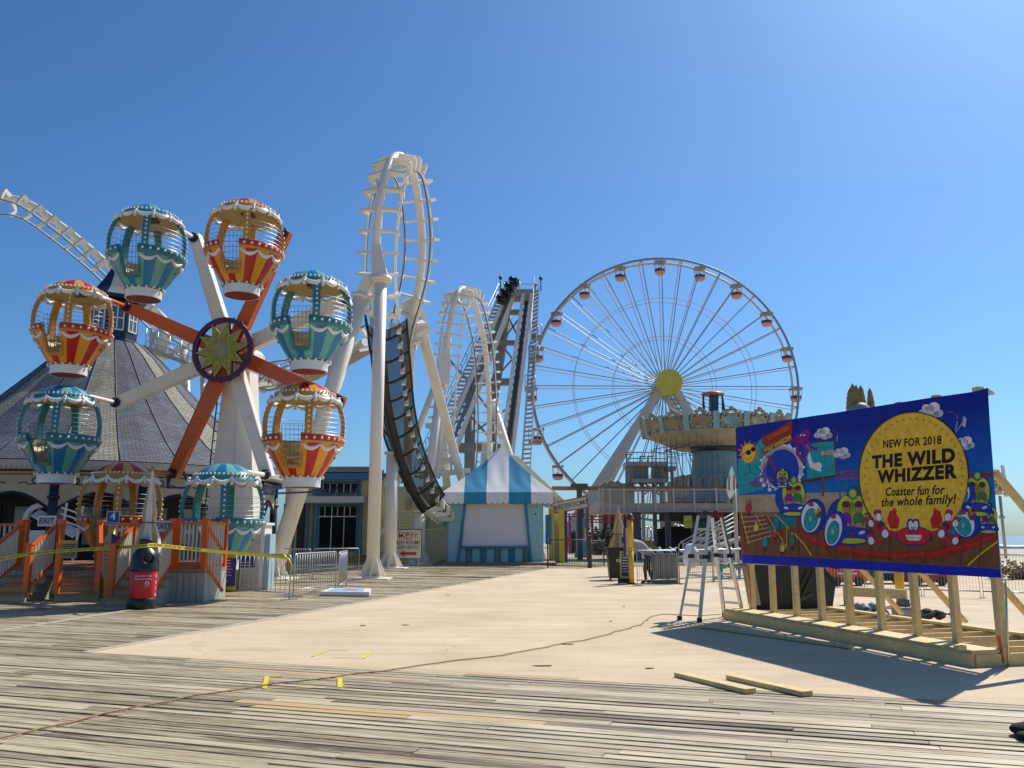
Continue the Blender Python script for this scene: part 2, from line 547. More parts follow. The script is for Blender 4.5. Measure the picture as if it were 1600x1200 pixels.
def board_mat():
    m, nt, b = newmat("weathered_boards")
    b.inputs["Roughness"].default_value = 0.54
    g = nt.nodes.new("ShaderNodeNewGeometry")
    at_ = nt.nodes.new("ShaderNodeAttribute"); at_.attribute_name = "tone"
    sp = nt.nodes.new("ShaderNodeSeparateColor"); nt.links.new(at_.outputs["Color"], sp.inputs[0])
    vr = nt.nodes.new("ShaderNodeMapping"); vr.inputs["Rotation"].default_value = (0, 0, math.atan2(0.325, 0.946))
    nt.links.new(g.outputs["Position"], vr.inputs["Vector"])
    off = nt.nodes.new("ShaderNodeVectorMath"); off.operation = 'MULTIPLY_ADD'
    off.inputs[1].default_value = (37, 0, 91)
    nt.links.new(at_.outputs["Color"], off.inputs[0]); nt.links.new(vr.outputs[0], off.inputs[2])

    def noise(scale, det, sc, rough=0.6, dist=0.0):
        mp = nt.nodes.new("ShaderNodeMapping"); mp.inputs["Scale"].default_value = sc
        nt.links.new(off.outputs[0], mp.inputs["Vector"])
        n = nt.nodes.new("ShaderNodeTexNoise"); n.inputs["Scale"].default_value = scale; n.inputs["Detail"].default_value = det
        n.inputs["Roughness"].default_value = rough; n.inputs["Distortion"].default_value = dist
        nt.links.new(mp.outputs[0], n.inputs["Vector"])
        return n
    grain = noise(1.0, 10, (1.3, 42, 1), 0.72, 0.5)
    blot = noise(1.0, 5, (0.5, 3.2, 1))
    rp = nt.nodes.new("ShaderNodeValToRGB")
    e = rp.color_ramp.elements
    e[0].position = 0.30; e[0].color = (0.085, 0.056, 0.027, 1)
    e[1].position = 0.72; e[1].color = (0.66, 0.56, 0.375, 1)
    k = e.new(0.40); k.color = (0.29, 0.225, 0.132, 1)
    k = e.new(0.58); k.color = (0.465, 0.38, 0.242, 1)
    a1 = nt.nodes.new("ShaderNodeMath"); a1.operation = 'MULTIPLY_ADD'; a1.inputs[1].default_value = 0.26
    a0 = nt.nodes.new("ShaderNodeMath"); a0.operation = 'MULTIPLY_ADD'; a0.inputs[1].default_value = 1.75; a0.inputs[2].default_value = -0.375
    nt.links.new(grain.outputs["Fac"], a0.inputs[0])
    nt.links.new(sp.outputs[0], a1.inputs[0]); nt.links.new(a0.outputs[0], a1.inputs[2])
    a2 = nt.nodes.new("ShaderNodeMath"); a2.operation = 'MULTIPLY_ADD'; a2.inputs[1].default_value = 0.45
    nt.links.new(blot.outputs["Fac"], a2.inputs[0]); nt.links.new(a1.outputs[0], a2.inputs[2])
    a3 = nt.nodes.new("ShaderNodeMath"); a3.operation = 'SUBTRACT'; a3.inputs[1].default_value = 0.355
    nt.links.new(a2.outputs[0], a3.inputs[0]); nt.links.new(a3.outputs[0], rp.inputs["Fac"])
    fresh = nt.nodes.new("ShaderNodeMixRGB"); fresh.inputs[2].default_value = (0.56, 0.385, 0.16, 1)
    nt.links.new(sp.outputs[1], fresh.inputs[0]); nt.links.new(rp.outputs[0], fresh.inputs[1])
    nt.links.new(fresh.outputs[0], b.inputs["Base Color"])
    bp = nt.nodes.new("ShaderNodeBump"); bp.inputs["Strength"].default_value = 0.35; bp.inputs["Distance"].default_value = 0.006
    nt.links.new(grain.outputs["Fac"], bp.inputs["Height"]); nt.links.new(bp.outputs[0], b.inputs["Normal"])
    return m


def st(p): return p.dot(PD), p.dot(PN)


def boards():
    W, GAP = 0.150, 0.022
    vs, fs, tones = [], [], []
    t0 = st(C0)[1]
    # the few new yellow boards: (t, s0, s1)
    fresh = []
    for (xa, ya, xb, yb) in ((375, 1093, 850, 1131), (395, 1102, 640, 1119), (345, 1043, 665, 1066), (345, 1030, 900, 1064)):
        sa, ta = st(gnd(xa, ya)); sb, tb = st(gnd(xb, yb))
        fresh.append((0.5 * (ta + tb), sa, sb))
    row = 0
    t = 2.2
    while t < 56:
        if t + W < t0 + 0.01:
            s0, s1 = -34.0, 26.0
        else:
            q = (t + W / 2 - t0) / CL.dot(PN)
            s1 = st(C0)[0] + CL.dot(PD) * q - 0.004
            s0 = -62.0
            if q > 1: s1 = 9.0
        if t0 - W < t < t0 - 0.01: pass
        fr = [f for f in fresh if abs(f[0] - (t + W / 2)) < W / 2]
        cuts, s = [s0], s0 + random.uniform(0.3, 4)
        while s < s1:
            cuts.append(s); s += random.choice((2.4, 3.0, 3.6, 4.8, 4.2)) + random.uniform(-.4, .4)
        cuts.append(s1)
        for f in fr: cuts = sorted([c for c in cuts if not (f[1] - .2 < c < f[2] + .2)] + [f[1], f[2]])
        for a, b in zip(cuts, cuts[1:]):
            if b - a < 0.02: continue
            isf = any(f[1] - 0.01 <= a and b <= f[2] + 0.01 for f in fr)
            z = random.uniform(-0.005, 0.001); tilt = random.uniform(-0.004, 0.004); end = random.uniform(-0.004, 0.004)
            n0 = len(vs)
            g2 = GAP * random.uniform(0.5, 1.4) / 2
            for ss, tt, dz in ((a + .003, t + g2, -tilt), (b - .003, t + g2, -tilt + end), (b - .003, t + W - g2, tilt + end), (a + .003, t + W - g2, tilt)):
                p = PD * ss + PN * tt; vs.append((p.x, p.y, z + dz))
            for k in range(4): x, y, zz = vs[n0 + k]; vs.append((x, y, zz - 0.03))
            fs += [(n0, n0 + 1, n0 + 2, n0 + 3), (n0, n0 + 4, n0 + 5, n0 + 1), (n0 + 3, n0 + 2, n0 + 6, n0 + 7), (n0 + 1, n0 + 5, n0 + 6, n0 + 2), (n0, n0 + 3, n0 + 7, n0 + 4)]
            tone = random.random()
            tones += [(tone, 0.8 if isf else 0.0, random.random(), 1)] * 8
        t += W
        row += 1
    me = bpy.data.meshes.new("boardwalk_boards")
    me.from_pydata(vs, [], fs)
    ca = me.color_attributes.new("tone", 'FLOAT_COLOR', 'POINT')
    ca.data.foreach_set("color", [x for c in tones for x in c])
    me.materials.append(board_mat())
    o = bpy.data.objects.new("boardwalk_boards", me); col.objects.link(o)
    tag(o, kind='structure')


boards()
# added sheet, coloured black to stand in for shade, 15 mm below the boards (seen only through the gaps)
mb = MB(); s_ = st(C0)
q = [PD * -62 + PN * 2.0, PD * 26 + PN * 2.0, PD * 26 + PN * (s_[1] - 0.03), C0 - PN * 0.03, V3((1.86, 42, 0)), V3((8, 44, 0)), V3((10, 50, 0)), PD * 9 + PN * 56, PD * -62 + PN * 56]
mb.face([(p.x, p.y, -0.0175) for p in q]); tag(mb.build("gap_shade_sheet", M_UNDER), kind='structure')

# light kerb board along the left edge of the concrete, and a pale board laid on the skew
mb = MB(); mb.bar(C0 + V3((-.05, 0, .006)), V3((1.85, 42.05, .006)), 0.12, 0.012)
tag(mb.build("edge_board", mat("pale_board", (0.46, 0.41, 0.32), 0.8, var=0.15, scale=4)), kind='structure')
a_, b_ = gnd(-40, 992), gnd(232, 949)
mb = MB(); mb.bar(a_ + V3((0, 0, .006)), b_ + V3((0, 0, .006)), 0.10, 0.012)
tag(mb.build("skew_board", bpy.data.materials["pale_board"]), kind='structure')

# ---------------------------------------------------------------- the small balloon wheel
WA = R(12)                                              # the wheel is turned 12 degrees to the left
WN = V3((-math.sin(WA), -math.cos(WA), 0))              # its axle, pointing out over the boardwalk
WU = V3((math.cos(WA), -math.sin(WA), 0))
HUB = at(357, 550, 26.0)
WR, WPH, WOFF = 4.12, R(24), 2.3
wheel = thing("small_ferris_wheel", "small kiddie wheel with orange and white arms around a purple starburst hub", "fairground ride", (HUB.x, HUB.y, 0))


def wp(u, n, z): return HUB + WU * u + WN * n + V3((0, 0, z))


for k in range(8):
    a = WPH + k * math.pi / 4
    d = WU * math.sin(a) + V3((0, 0, math.cos(a)))
    side = WU * math.cos(a) - V3((0, 0, math.sin(a)))
    c = HUB - WN * 0.12
    mb = MB()
    mb.bar(c + d * 0.25, c + d * (WR + 0.10), 0.48, 0.26, up=WN, w1=0.36, h1=0.22)
    for sd in (-1, 1):                                  # raised flange along each edge
        mb.bar(c + d * 0.3 + side * 0.215 * sd + WN * 0.135, c + d * (WR + .1) + side * 0.155 * sd + WN * 0.115, 0.035, 0.02, up=WN)
    mb.box(c + d * (WR * .55) + WN * .14, (.06, .02, .06))
    mb.tube([c + d * WR - WN * .2, c + d * WR + WN * (WOFF - 0.1)], 0.07, 10)
    arm = mb.build("arm", ORANGE if k % 2 == 0 else WHITE, wheel)
    mb = MB(); mb.tube([c + d * WR + WN * 0.13, c + d * WR + WN * 0.2], 0.16, 14); mb.ball(c + d * WR + WN * .2, .12)
    mb.build("pivot_cap", NAVY, arm)

M_STARB = mat("star_bulbs", (0.36, 0.33, 0.07), 0.35, var=0.25, scale=22, bump=0.6, bscale=30)
M_RING = mat("hub_ring", (0.09, 0.010, 0.030), 0.4, var=0.2, scale=9)
M_BULBB = mat("blue_bulbs", (0.05, 0.06, 0.32), 0.25, var=0.2)
mb = MB()
hc = HUB + WN * 0.34
ring = []
for r, n in ((1.02, .05), (0.86, .05), (0.86, -.05), (1.02, -.05)):
    ring.append([hc + (WU * math.cos(2 * math.pi * i / 48) + V3((0, 0, 1)) * math.sin(2 * math.pi * i / 48)) * r + WN * n for i in range(48)])
vs = [p for q in ring for p in q]
mb.add(vs, [(j * 48 + i, j * 48 + (i + 1) % 48, ((j + 1) % 4) * 48 + (i + 1) % 48, ((j + 1) % 4) * 48 + i) for j in range(4) for i in range(48)])
for i in range(40):
    a = 2 * math.pi * i / 40
    for rr in (.90, .98): mb.ball(hc + (WU * math.cos(a) + V3((0, 0, 1)) * math.sin(a)) * rr + WN * .06, 0.026, 6, 4, m=1)
    if i % 2 == 0: mb.ball(hc + (WU * math.cos(a) + V3((0, 0, 1)) * math.sin(a)) * 1.03, .03, 6, 4, m=0)
mb.build("hub_ring", [M_RING, M_BULBB], wheel)
star = []
for i in range(20):
    a = 2 * math.pi * (i + 0.5) / 20 + .05
    r = 0.88 if i % 2 == 0 else 0.50
    star.append(hc + WN * .02 + (WU * math.sin(a) + V3((0, 0, 1)) * math.cos(a)) * r)
mb = MB(); mb.prism(star, WN * 0.08)
rs = random.Random(3)
for i in range(420):
    a, r = rs.random() * 2 * math.pi, 0.8 * math.sqrt(rs.random())
    lim = 0.50 + 0.38 * max(0, 1 - abs(((a - .05) / (2 * math.pi / 10) + .0) % 1 - .25) * 4) * .9
    if r > min(lim, .78): continue
    p = hc + WN * .105 + (WU * math.sin(a) + V3((0, 0, 1)) * math.cos(a)) * r
    mb.ball(p, .03, 5, 3, m=1 if r < .24 and i % 3 else 0)
stb = mb.build("starburst", [M_STARB, mat("pale_blue_bulbs", (.25, .36, .52), .3, var=.2)], wheel)
mb = MB()                                               # red edging behind the star
mb.prism([p + (p - hc).normalized() * .05 - WN * .05 for p in star], WN * .03)
mb.build("star_edging", mat("dark_red", (.16, .006, .012), .5), stb)

mb = MB(); mb.tube([HUB + WN * .28, HUB - WN * 1.5], .42, 20); mb.tube([HUB - WN * .45, HUB - WN * .62], .62, 20)
mb.build("axle", WHITE, wheel)
# tower: two flared legs behind the wheel, leaning together under the axle
mb = MB()


def legquad(b0, b1, t0, t1, depth, m=0):
    e = -WN * depth
    mb.add([b0, b1, t1, t0, b0 + e, b1 + e, t1 + e, t0 + e], [(0, 1, 2, 3), (5, 4, 7, 6), (1, 5, 6, 2), (4, 0, 3, 7), (3, 2, 6, 7), (0, 4, 5, 1)], m, False)


HZ = HUB.z
def tp(u, n, z): return HUB + WU * u + WN * n + V3((0, 0, z - HZ))
legquad(tp(-.82, -.55, .6), tp(.18, -.55, .6), tp(-.42, -.55, HZ - .35), tp(0.05, -.55, HZ - .35), .55)
legquad(tp(.26, -.50, .6), tp(1.0, -.50, .6), tp(0.05, -.50, HZ - .35), tp(.46, -.50, HZ - .35), .55)
mb.box(tp(0.02, -.85, HZ - .15), (1.05, .9, .5), rz=-WA)
mb.box(tp(0.05, -.85, .35), (2.2, 1.2, .7), rz=-WA)
mb.build("tower", WHITE, wheel)
mb = MB()                                               # ladder clipped to the tower's left side
for sx in (-.17, .17): mb.tube([tp(-.95 + sx, -.9, .7), tp(-.62 + sx, -.9, HZ - .6)], .022, 6)
for i in range(20):
    f_ = i / 20
    p = tp(-.95, -.9, .7).lerp(tp(-.62, -.9, HZ - .6), f_); mb.tube([p - WU * .17, p + WU * .17], .014, 5)
mb.build("ladder", DSTEEL, wheel)

# ---- one balloon gondola, hung from its pivot, built at the origin with the front (door side) towards -Y
BULB = mat("white_bulbs", (0.80, 0.78, 0.72), 0.25, var=0.05)
GR = [(1.0, .82), (1.05, .6), (1.07, .4), (1.06, .15), (1.03, -.02)]


def gondola(kind):
    if kind == 'teal':
        frame = mat("teal_frame", (0.035, 0.23, 0.25), 0.32, var=.1, dirt=.08)
        s1 = mat("blue_stripe", (0.010, 0.20, 0.42), 0.3, var=.12, dirt=.16); s2 = mat("sea_green_stripe", (0.13, 0.42, 0.37), 0.3, var=.12, dirt=.16)
        r1 = mat("roof_blue", (0.012, 0.21, 0.42), 0.25, var=.06); r2 = mat("roof_aqua", (0.16, 0.45, 0.42), 0.25, var=.06)
        band = mat("teal_band", (0.018, 0.17, 0.20), .3)
    else:
        frame = mat("amber_frame", (0.62, 0.27, 0.022), 0.32, var=.1, dirt=.08)
        s1 = mat("red_stripe", (0.50, 0.010, 0.014), 0.3, var=.12, dirt=.16); s2 = mat("amber_stripe", (0.80, 0.33, 0.014), 0.3, var=.12, dirt=.16)
        r1 = mat("roof_red", (0.48, 0.01, 0.03), 0.25, var=.06); r2 = mat("roof_amber", (0.78, 0.34, 0.03), 0.25, var=.06)
        band = mat("red_band", (0.46, 0.03, 0.012), .3)
    g = thing("balloon_gondola", "gondola", "gondola")
    D0, D1 = R(-112), R(-78)                            # the doorway, centred on -Y
    NS = 36

    def indoor(k): 
        a = -math.pi + 2 * math.pi * (k + .5) / NS
        return D0 < a < D1
    A0 = -math.pi
    # roof: striped dome with a bead row, a moulded rim, swags and tassels
    mb = MB()
    mb.lathe([(.87, .92), (.83, 1.0), (.74, 1.12), (.57, 1.25), (.32, 1.36), (.0, 1.40)], 32, a0=A0, mf=lambda i, k: (0 if i < 2 else (1 + (k // 2) % 2)))
    mb.lathe([(.87, .92), (.72, .98), (.40, 1.06), (0, 1.09)], 32, a0=A0, m=3)
    for k in range(44):
        a = 2 * math.pi * k / 44
        mb.ball((.80 * math.cos(a), .80 * math.sin(a), 1.08), .033, 6, 4, m=4)
    roof = mb.build("roof", [frame, r1, r2, CANVAS_T, BULB], g)
    mb = MB()
    nsw = 12
    for k in range(nsw):
        pts = []
        for j in range(9):
            t = j / 8; a = 2 * math.pi * (k + t) / nsw
            pts.append(V3(((.90 + .24 * t * (1 - t)) * math.cos(a), (.90 + .24 * t * (1 - t)) * math.sin(a), .97 - .50 * t * (1 - t))))
        mb.tube(pts, [.025 + .035 * math.sin(math.pi * j / 8) for j in range(9)], 6)
        a = 2 * math.pi * k / nsw
        mb.ball((.92 * math.cos(a), .92 * math.sin(a), .96), .055, 6, 4); mb.tube([(.93 * math.cos(a), .93 * math.sin(a), .95), (.96 * math.cos(a), .96 * math.sin(a), .80)], [.03, .05], 6)
    mb.build("swag_trim", WHITE2, roof)
    # five bowed posts with bulbs on the outside
    for va in (0, -84, -140, 166, 84):
        a = R(-90 + 20 + va)
        rad = V3((math.cos(a), math.sin(a), 0)); tg = V3((-math.sin(a), math.cos(a), 0))
        mb = MB()
        prof = [(.79, .95), (.90, .80), (.99, .58), (1.035, .33), (1.03, .05), (.99, -.18)]
        sm_ = spline([rad * r + V3((0, 0, z)) for r, z in prof], 13)
        for p, q in zip(sm_, sm_[1:]):
            mb.bar(p - (p - q) * .03, q, .10, .19, up=tg)
        for i in range(9):
            p = spline([rad * (r + .055) + V3((0, 0, z)) for r, z in prof], 19)[1 + 2 * i]
            mb.ball(p, .034, 6, 4, m=1)
        mb.build("post", [frame, BULB], g)
    # wire guard
    mb = MB()
    for i in range(5):
        z = .04 + i * .12
        rr = 1.075 - .035 * max(0, i - 3)
        pts = [V3((rr * math.cos(a), rr * math.sin(a), z)) for a in [D1 + .02 + (2 * math.pi - (D1 - D0) - .04) * j / 40 for j in range(41)]]
        mb.tube(pts, .0062, 4)
    mb.build("wire_guard", GALV, g)
    # basket: rim band, drapery, striped cone, white foot
    mb = MB()
    prof = [(1.07, -.02), (1.10, -.05), (1.085, -.20), (1.06, -.24), (1.0, -.25)]
    mb.lathe(prof, NS, a0=A0, mf=lambda i, k: 0 if i in (0, 3, 2) else 1, skip=lambda i, k: indoor(k))
    for k in range(34):
        a = 2 * math.pi * k / 34 + .03
        if D0 - .03 < ((a + math.pi) % (2 * math.pi)) - math.pi < D1 + .03: continue
        mb.ball((1.10 * math.cos(a), 1.10 * math.sin(a), -.125), .04, 6, 4, m=2)
    mb.build("rim_band", [frame, band, BULB], g)
    mb = MB()
    cone = [(1.03, -.24), (.90, -.46), (.80, -.63), (.68, -.82), (.52, -1.04)]
    mb.lathe(cone, NS, a0=A0, mf=lambda i, k: 1 + ((k + 1) // 2) % 2, skip=lambda i, k: indoor(k) and i < 3)
    mb.lathe([(.99, -.22), (.86, -.46), (.64, -.82), (.5, -.95), (0, -.95)], NS, a0=A0, m=3, skip=lambda i, k: indoor(k) and i < 2)
    mb.lathe([(.95, -.06), (.96, -.24)], NS, a0=A0, m=3, skip=lambda i, k: indoor(k))
    # door frame
    for a in (D0, D1):
        rr = lambda r: V3((r * math.cos(a), r * math.sin(a), 0))
        mb.bar(rr(1.06) + V3((0, 0, -.02)), rr(.71) + V3((0, 0, -.82)), .07, .08, m=0, up=rr(1))
    m0 = V3((.695 * math.cos(D0), .695 * math.sin(D0), -.82)); m1 = V3((.695 * math.cos(D1), .695 * math.sin(D1), -.82))
    mb.bar(m0, m1, .08, .08, m=0)
    for k in range(18):
        a = 2 * math.pi * k / 18
        mb.ball((.56 * math.cos(a), .56 * math.sin(a), -1.05), .04, 6, 4, m=4)
    for k in range(1, 5):                               # little black eyelets in the stripes
        a = D1 + .32 + k * 1.1
        mb.ball((.85 * math.cos(a), .85 * math.sin(a), -.56), .028, 6, 4, m=5)
    basket = mb.build("basket", [frame, s1, s2, mat("cream_inside", (.58, .46, .22), .6), BULB, BLACK], g)
    mb = MB()
    for k in range(12):
        a0, a1 = D1 + .0 + (2 * math.pi - (D1 - D0)) * k / 12, D1 + (2 * math.pi - (D1 - D0)) * (k + 1) / 12
        pts = []
        for j in range(9):
            t = j / 8; a = a0 + (a1 - a0) * t; dz = -.27 - .44 * t * (1 - t); r = 1.045 + (dz + .24) * .62
            pts.append(V3((r * math.cos(a), r * math.sin(a), dz)))
        mb.tube(pts, [.022 + .038 * math.sin(math.pi * j / 8) for j in range(9)], 6)
    mb.build("drapery", WHITE2, basket)
    mb = MB()
    mb.lathe([(.50, -1.06), (.50, -1.30)], 28, m=0); mb.lathe([(.50, -1.06), (.0, -1.06)], 28, m=0)
    mb.lathe([(.47, -1.30), (.5, -1.30)], 28, m=0); mb.lathe([(.47, -1.29), (0, -1.24)], 28, m=1)
    mb.build("foot", [WHITE2, mat("dark_red_under", (.22, .03, .03), .6)], g)
    mb = MB()                                           # bench and its table wheel
    mb.box((0, .42, -.52), (1.0, .34, .07)); mb.box((0, .60, -.30), (.9, .06, .42)); mb.lathe([(.0, -.36), (.2, -.35), (.2, -.33), (0, -.32)], 14)
    mb.tube([(0, 0, -.35), (0, 0, -.95)], .03, 6)
    mb.build("bench", mat("cream_bench", (.66, .57, .32), .5), g)
    mb = MB()                                           # wire gate in the doorway
    x0, x1 = math.cos(D0) * .93, math.cos(D1) * .93
    y = -.93
    for i in range(6): mb.tube([(x0 + (x1 - x0) * i / 5, y + .10, -.78), (x0 + (x1 - x0) * i / 5, y - .02, .22)], .0058, 4)
    for i in range(8): mb.tube([(x0, y + .10 - .12 * i / 7, -.78 + i / 7), (x1, y + .10 - .12 * i / 7, -.78 + i / 7)], .0058, 4)
    mb.build("gate", mat("blue_wire", (.10, .13, .22), .4), g)
    mb = MB()
    mb.tube([(0, .25, 1.12), (0, 1.15, 1.12)], .07, 8); mb.box((0, .2, 1.12), (.34, .3, .2))
    mb.build("hanger", DSTEEL, g)
    return g


G_LABELS = ["orange and red balloon gondola at the very top of the small wheel",
            "teal and blue balloon gondola beside the white sloping coaster column",
            "orange and red balloon gondola low on the right, in front of the sloping white column",
            "teal and blue balloon gondola at the bottom, in front of the wheel's white tower",
            "orange and red balloon gondola at the bottom, behind the ticket sign and folded umbrella",
            "teal and blue balloon gondola hanging in front of the shingled roof",
            "orange and red balloon gondola left of the roof's dark cupola",
            "teal and blue balloon gondola at the top left, over the tip of the pointed roof"]
protos = {}
for k in range(8):
    a = WPH + k * math.pi / 4
    kd = 'amber' if k % 2 == 0 else 'teal'
    if kd not in protos:
        g = protos[kd] = gondola(kd)
    else:
        g = copy_tree(protos[kd])
    p = HUB + (WU * math.sin(a) + V3((0, 0, math.cos(a)))) * WR + WN * WOFF
    g.location = p - V3((0, 0, 1.32))
    g.scale = (1.0, 1.0, 1.06)
    g.rotation_euler = (0, 0, 0.0)
    tag(g, G_LABELS[k], "gondola", "balloon gondolas of the small wheel")

# ---------------------------------------------------------------- loading platform, stairs, signs and tape round the small wheel
M_SKIRT = mat("pale_skirt_boards", (0.40, 0.42, 0.33), 0.6, var=.1, dirt=.25)
M_RISER = mat("tan_risers", (0.56, 0.36, 0.17), 0.6, var=.1, dirt=.2)
M_TREAD = mat("brown_treads", (0.42, 0.20, 0.10), 0.6, var=.12, dirt=.2)
BAL = mat("cream_balusters", (0.66, 0.60, 0.46), 0.5, var=.06)
DZ = 0.77
deck = thing("loading_platform", "raised wooden loading deck with pale boarded skirt below the small wheel", "platform", (-11, 23, 0))
mb = MB(); mb.box((-11.25, 24.95, DZ - .04), (6.4, 5.2, .08)); mb.box((-8.25, 21.55, DZ - .04), (1.86, 1.6, .08)); mb.build("deck", M_TREAD, deck)
mb = MB()
for i in range(35):
    x = -14.4 + i * .155
    mb.box((x + .07, 22.33, DZ / 2 - .045), (.143, .03, DZ - .09))
for i in range(11):
    x = -9.05 + i * .155
    mb.box((x + .07, 20.78, DZ / 2 - .045), (.143, .03, DZ - .09))
for i in range(10):
    y = 20.80 + i * .155
    mb.box((-7.34, y + .07, DZ / 2 - .045), (.03, .143, DZ - .09))
mb.box((-11.25, 25.0, .33), (6.2, 5.0, .62), m=1); mb.box((-8.22, 21.6, .33), (1.7, 1.55, .62), m=1)
mb.build("skirt", [M_SKIRT, DARK], deck)


def rail_run(parent, p0, p1, h=1.0, nb=8, posts=(1, 1), pm=ORANGE2):
    """posts at the ends, sloped top and bottom rails, white balusters between"""
    p0, p1 = V3(p0), V3(p1)
    Z = V3((0, 0, 1))
    mb = MB(); mb.bar(p0 + Z * h, p1 + Z * h, .09, .06); mb.build("handrail", pm, parent)
    mb = MB(); mb.bar(p0 + Z * .12, p1 + Z * .12, .05, .07); mb.build("bottom_rail", pm, parent)
    for p, f in ((p0, posts[0]), (p1, posts[1])):
        if f:
            mb = MB(); mb.box(p + Z * (h / 2 + .04), (.13, .13, h + .08)); mb.box(p + Z * (h + .10), (.17, .17, .04)); mb.build("post", pm, parent)
    for i in range(1, nb + 1):
        p = p0.lerp(p1, i / (nb + 1))
        mb = MB(); mb.bar(p + Z * .12, p + Z * (h - .02), .042, .042); mb.build("baluster", BAL, parent)


def stair(label, top, ang, width=1.0, n=4, run=.42, rails=(1, 1)):
    """steps going down from the deck edge in direction ang"""
    t = V3(top)
    s = thing("wooden_stairs", label, "stairs", (t.x, t.y, 0), 0, "stairs up to the small wheel")
    d = V3((math.cos(ang), math.sin(ang), 0)); w = V3((-d.y, d.x, 0)); Z = V3((0, 0, 1))
    rise = DZ / n
    for i in range(n - 0):
        z = DZ - rise * (i + 0) - (rise if i >= 0 else 0)
        z = DZ - rise * (i + 1)
        if z < .05: break
        c = t + d * (run * (i + .5))
        mb = MB(); mb.box((c.x, c.y, z - .02), (run + .05, width + .06, .045), rz=ang); mb.build("tread", M_TREAD, s)
        e = c + d * (run * .5)
        mb = MB(); mb.box((e.x - d.x * .03, e.y - d.y * .03, z / 2 - .022), (.03, width - .06, max(.02, z - .045)), rz=ang); mb.build("riser", M_RISER, s)
        for sd in (-1, 1):
            mb = MB()
            for j in range(3):
                q = c + d * (run * (j - 1) / 3) + w * (sd * (width / 2 - .015))
                mb.box((q.x, q.y, z / 2 - .022), (run / 3 - .008, .03, max(.02, z - .046)), rz=ang)
            mb.build("stringer", M_SKIRT, s)
    e = t + d * (run * (n - 1.25))
    for sd, f in zip((-1, 1), rails):
        if f:
            off = w * (sd * (width / 2 - .03))
            rail_run(s, V3((e.x, e.y, rise)) + off, V3((t.x, t.y, DZ)) + off, 1.06, 9)
    return s


stair("exit stairs at the far left edge with an EXIT board above and orange handrails", (-12.05, 22.0, 0), R(-90), 0.98, 4, .42)
stair("short orange railed steps turned towards the ticket post, beside a small notice", (-11.0, 22.05, 0), R(-62), 0.95, 4, .40)
stair("orange railed exit steps behind the red litter bin", (-8.62, 20.78, 0), R(-90), 1.0, 4, .36)
# level railings along the deck
lv = thing("deck_railing", "orange post and white baluster railing around the small wheel's deck", "railing", (-9.5, 22.3, DZ))
rail_run(lv, (-8.08, 20.86, DZ), (-7.40, 20.86, DZ), 1.08, 6)
rail_run(lv, (-7.40, 20.86, DZ), (-7.40, 22.3, DZ), 1.08, 8, posts=(0, 1))
rail_run(lv, (-7.38, 20.9, DZ), (-7.02, 21.2, .10), 1.0, 5, posts=(0, 0))
rail_run(lv, (-10.4, 22.42, DZ), (-9.15, 22.42, DZ), 1.06, 8)
rail_run(lv, (-14.0, 22.42, DZ), (-12.62, 22.42, DZ), 1.06, 9)


def sign_board(name, label, c, w, h, ang, bm, fm, lines, tilt=0.0, cat="sign", frame=.03, post=None, group=None):
    """a flat board facing ang (its normal), with lettering lines (text, size, dy, bold)"""
    c = V3(c)
    n = V3((math.cos(ang), math.sin(ang), 0)); x = V3((-n.y, n.x, 0)); z = V3((0, 0, 1))
    x2 = x * math.cos(tilt) + z * math.sin(tilt); z2 = z * math.cos(tilt) - x * math.sin(tilt)
    s = thing(name, label, cat, c, 0, group)
    mb = MB()
    q = [c + x2 * (sx * w / 2) + z2 * (sz * h / 2) for sx, sz in ((-1, -1), (1, -1), (1, 1), (-1, 1))]
    mb.prism([p - n * .02 for p in q], n * .02)
    mb.build("board", bm, s)
    mb = MB()
    q2 = [c + x2 * (sx * (w / 2 - frame)) + z2 * (sz * (h / 2 - frame)) for sx, sz in ((-1, -1), (1, -1), (1, 1), (-1, 1))]
    mb.prism([p + n * .001 for p in q2], n * .004)
    mb.build("panel", fm, s)
    for (txt, size, dy, bold, tm) in lines:
        mb = MB(); letters(mb, txt, size, c + n * .008 + z2 * dy, x2, z2, 0, bold)
        mb.build("lettering", tm, s)
    return s, n, x2, z2


LG = mat("light_grey_sign", (.50, .48, .44), .5)
TW = mat("white_lettering", (.78, .78, .76), .5, var=.02)
for i, (px, py, Y, lb) in enumerate(((73, 814, 21.9, "grey EXIT board on the railing at the far left"), (255, 822, 20.95, "grey EXIT board above the steps behind the red litter bin"))):
    sign_board("exit_sign", lb, at(px, py, Y), .46, .26, R(-90), TW, LG, [("EXIT", .19, 0, .012, TEXTB)], group="EXIT boards")
M_TAN = mat("tan_notice", (.40, .34, .20), .6)
s_, n_, x_, z_ = sign_board("rules_notice", "small tan notice with yellow top on the steps' railing left of the ticket post", at(108, 858, 20.9), .36, .42, R(-62), M_TAN, M_TAN, [])
mb = MB()
c_ = V3(s_.location)
for i in range(7): mb.prism([c_ + n_ * .007 + x_ * a + z_ * (.10 - i * .045 + b) for a, b in ((-.13, 0), (.13, 0), (.13, .018), (-.13, .018))], n_ * .002)
mb.build("small_print", TEXTB, s_)
mb = MB(); mb.prism([c_ + n_ * .007 + x_ * a + z_ * b for a, b in ((-.17, .15), (.17, .15), (.17, .2), (-.17, .2))], n_ * .003); mb.build("header", YELLOW, s_)


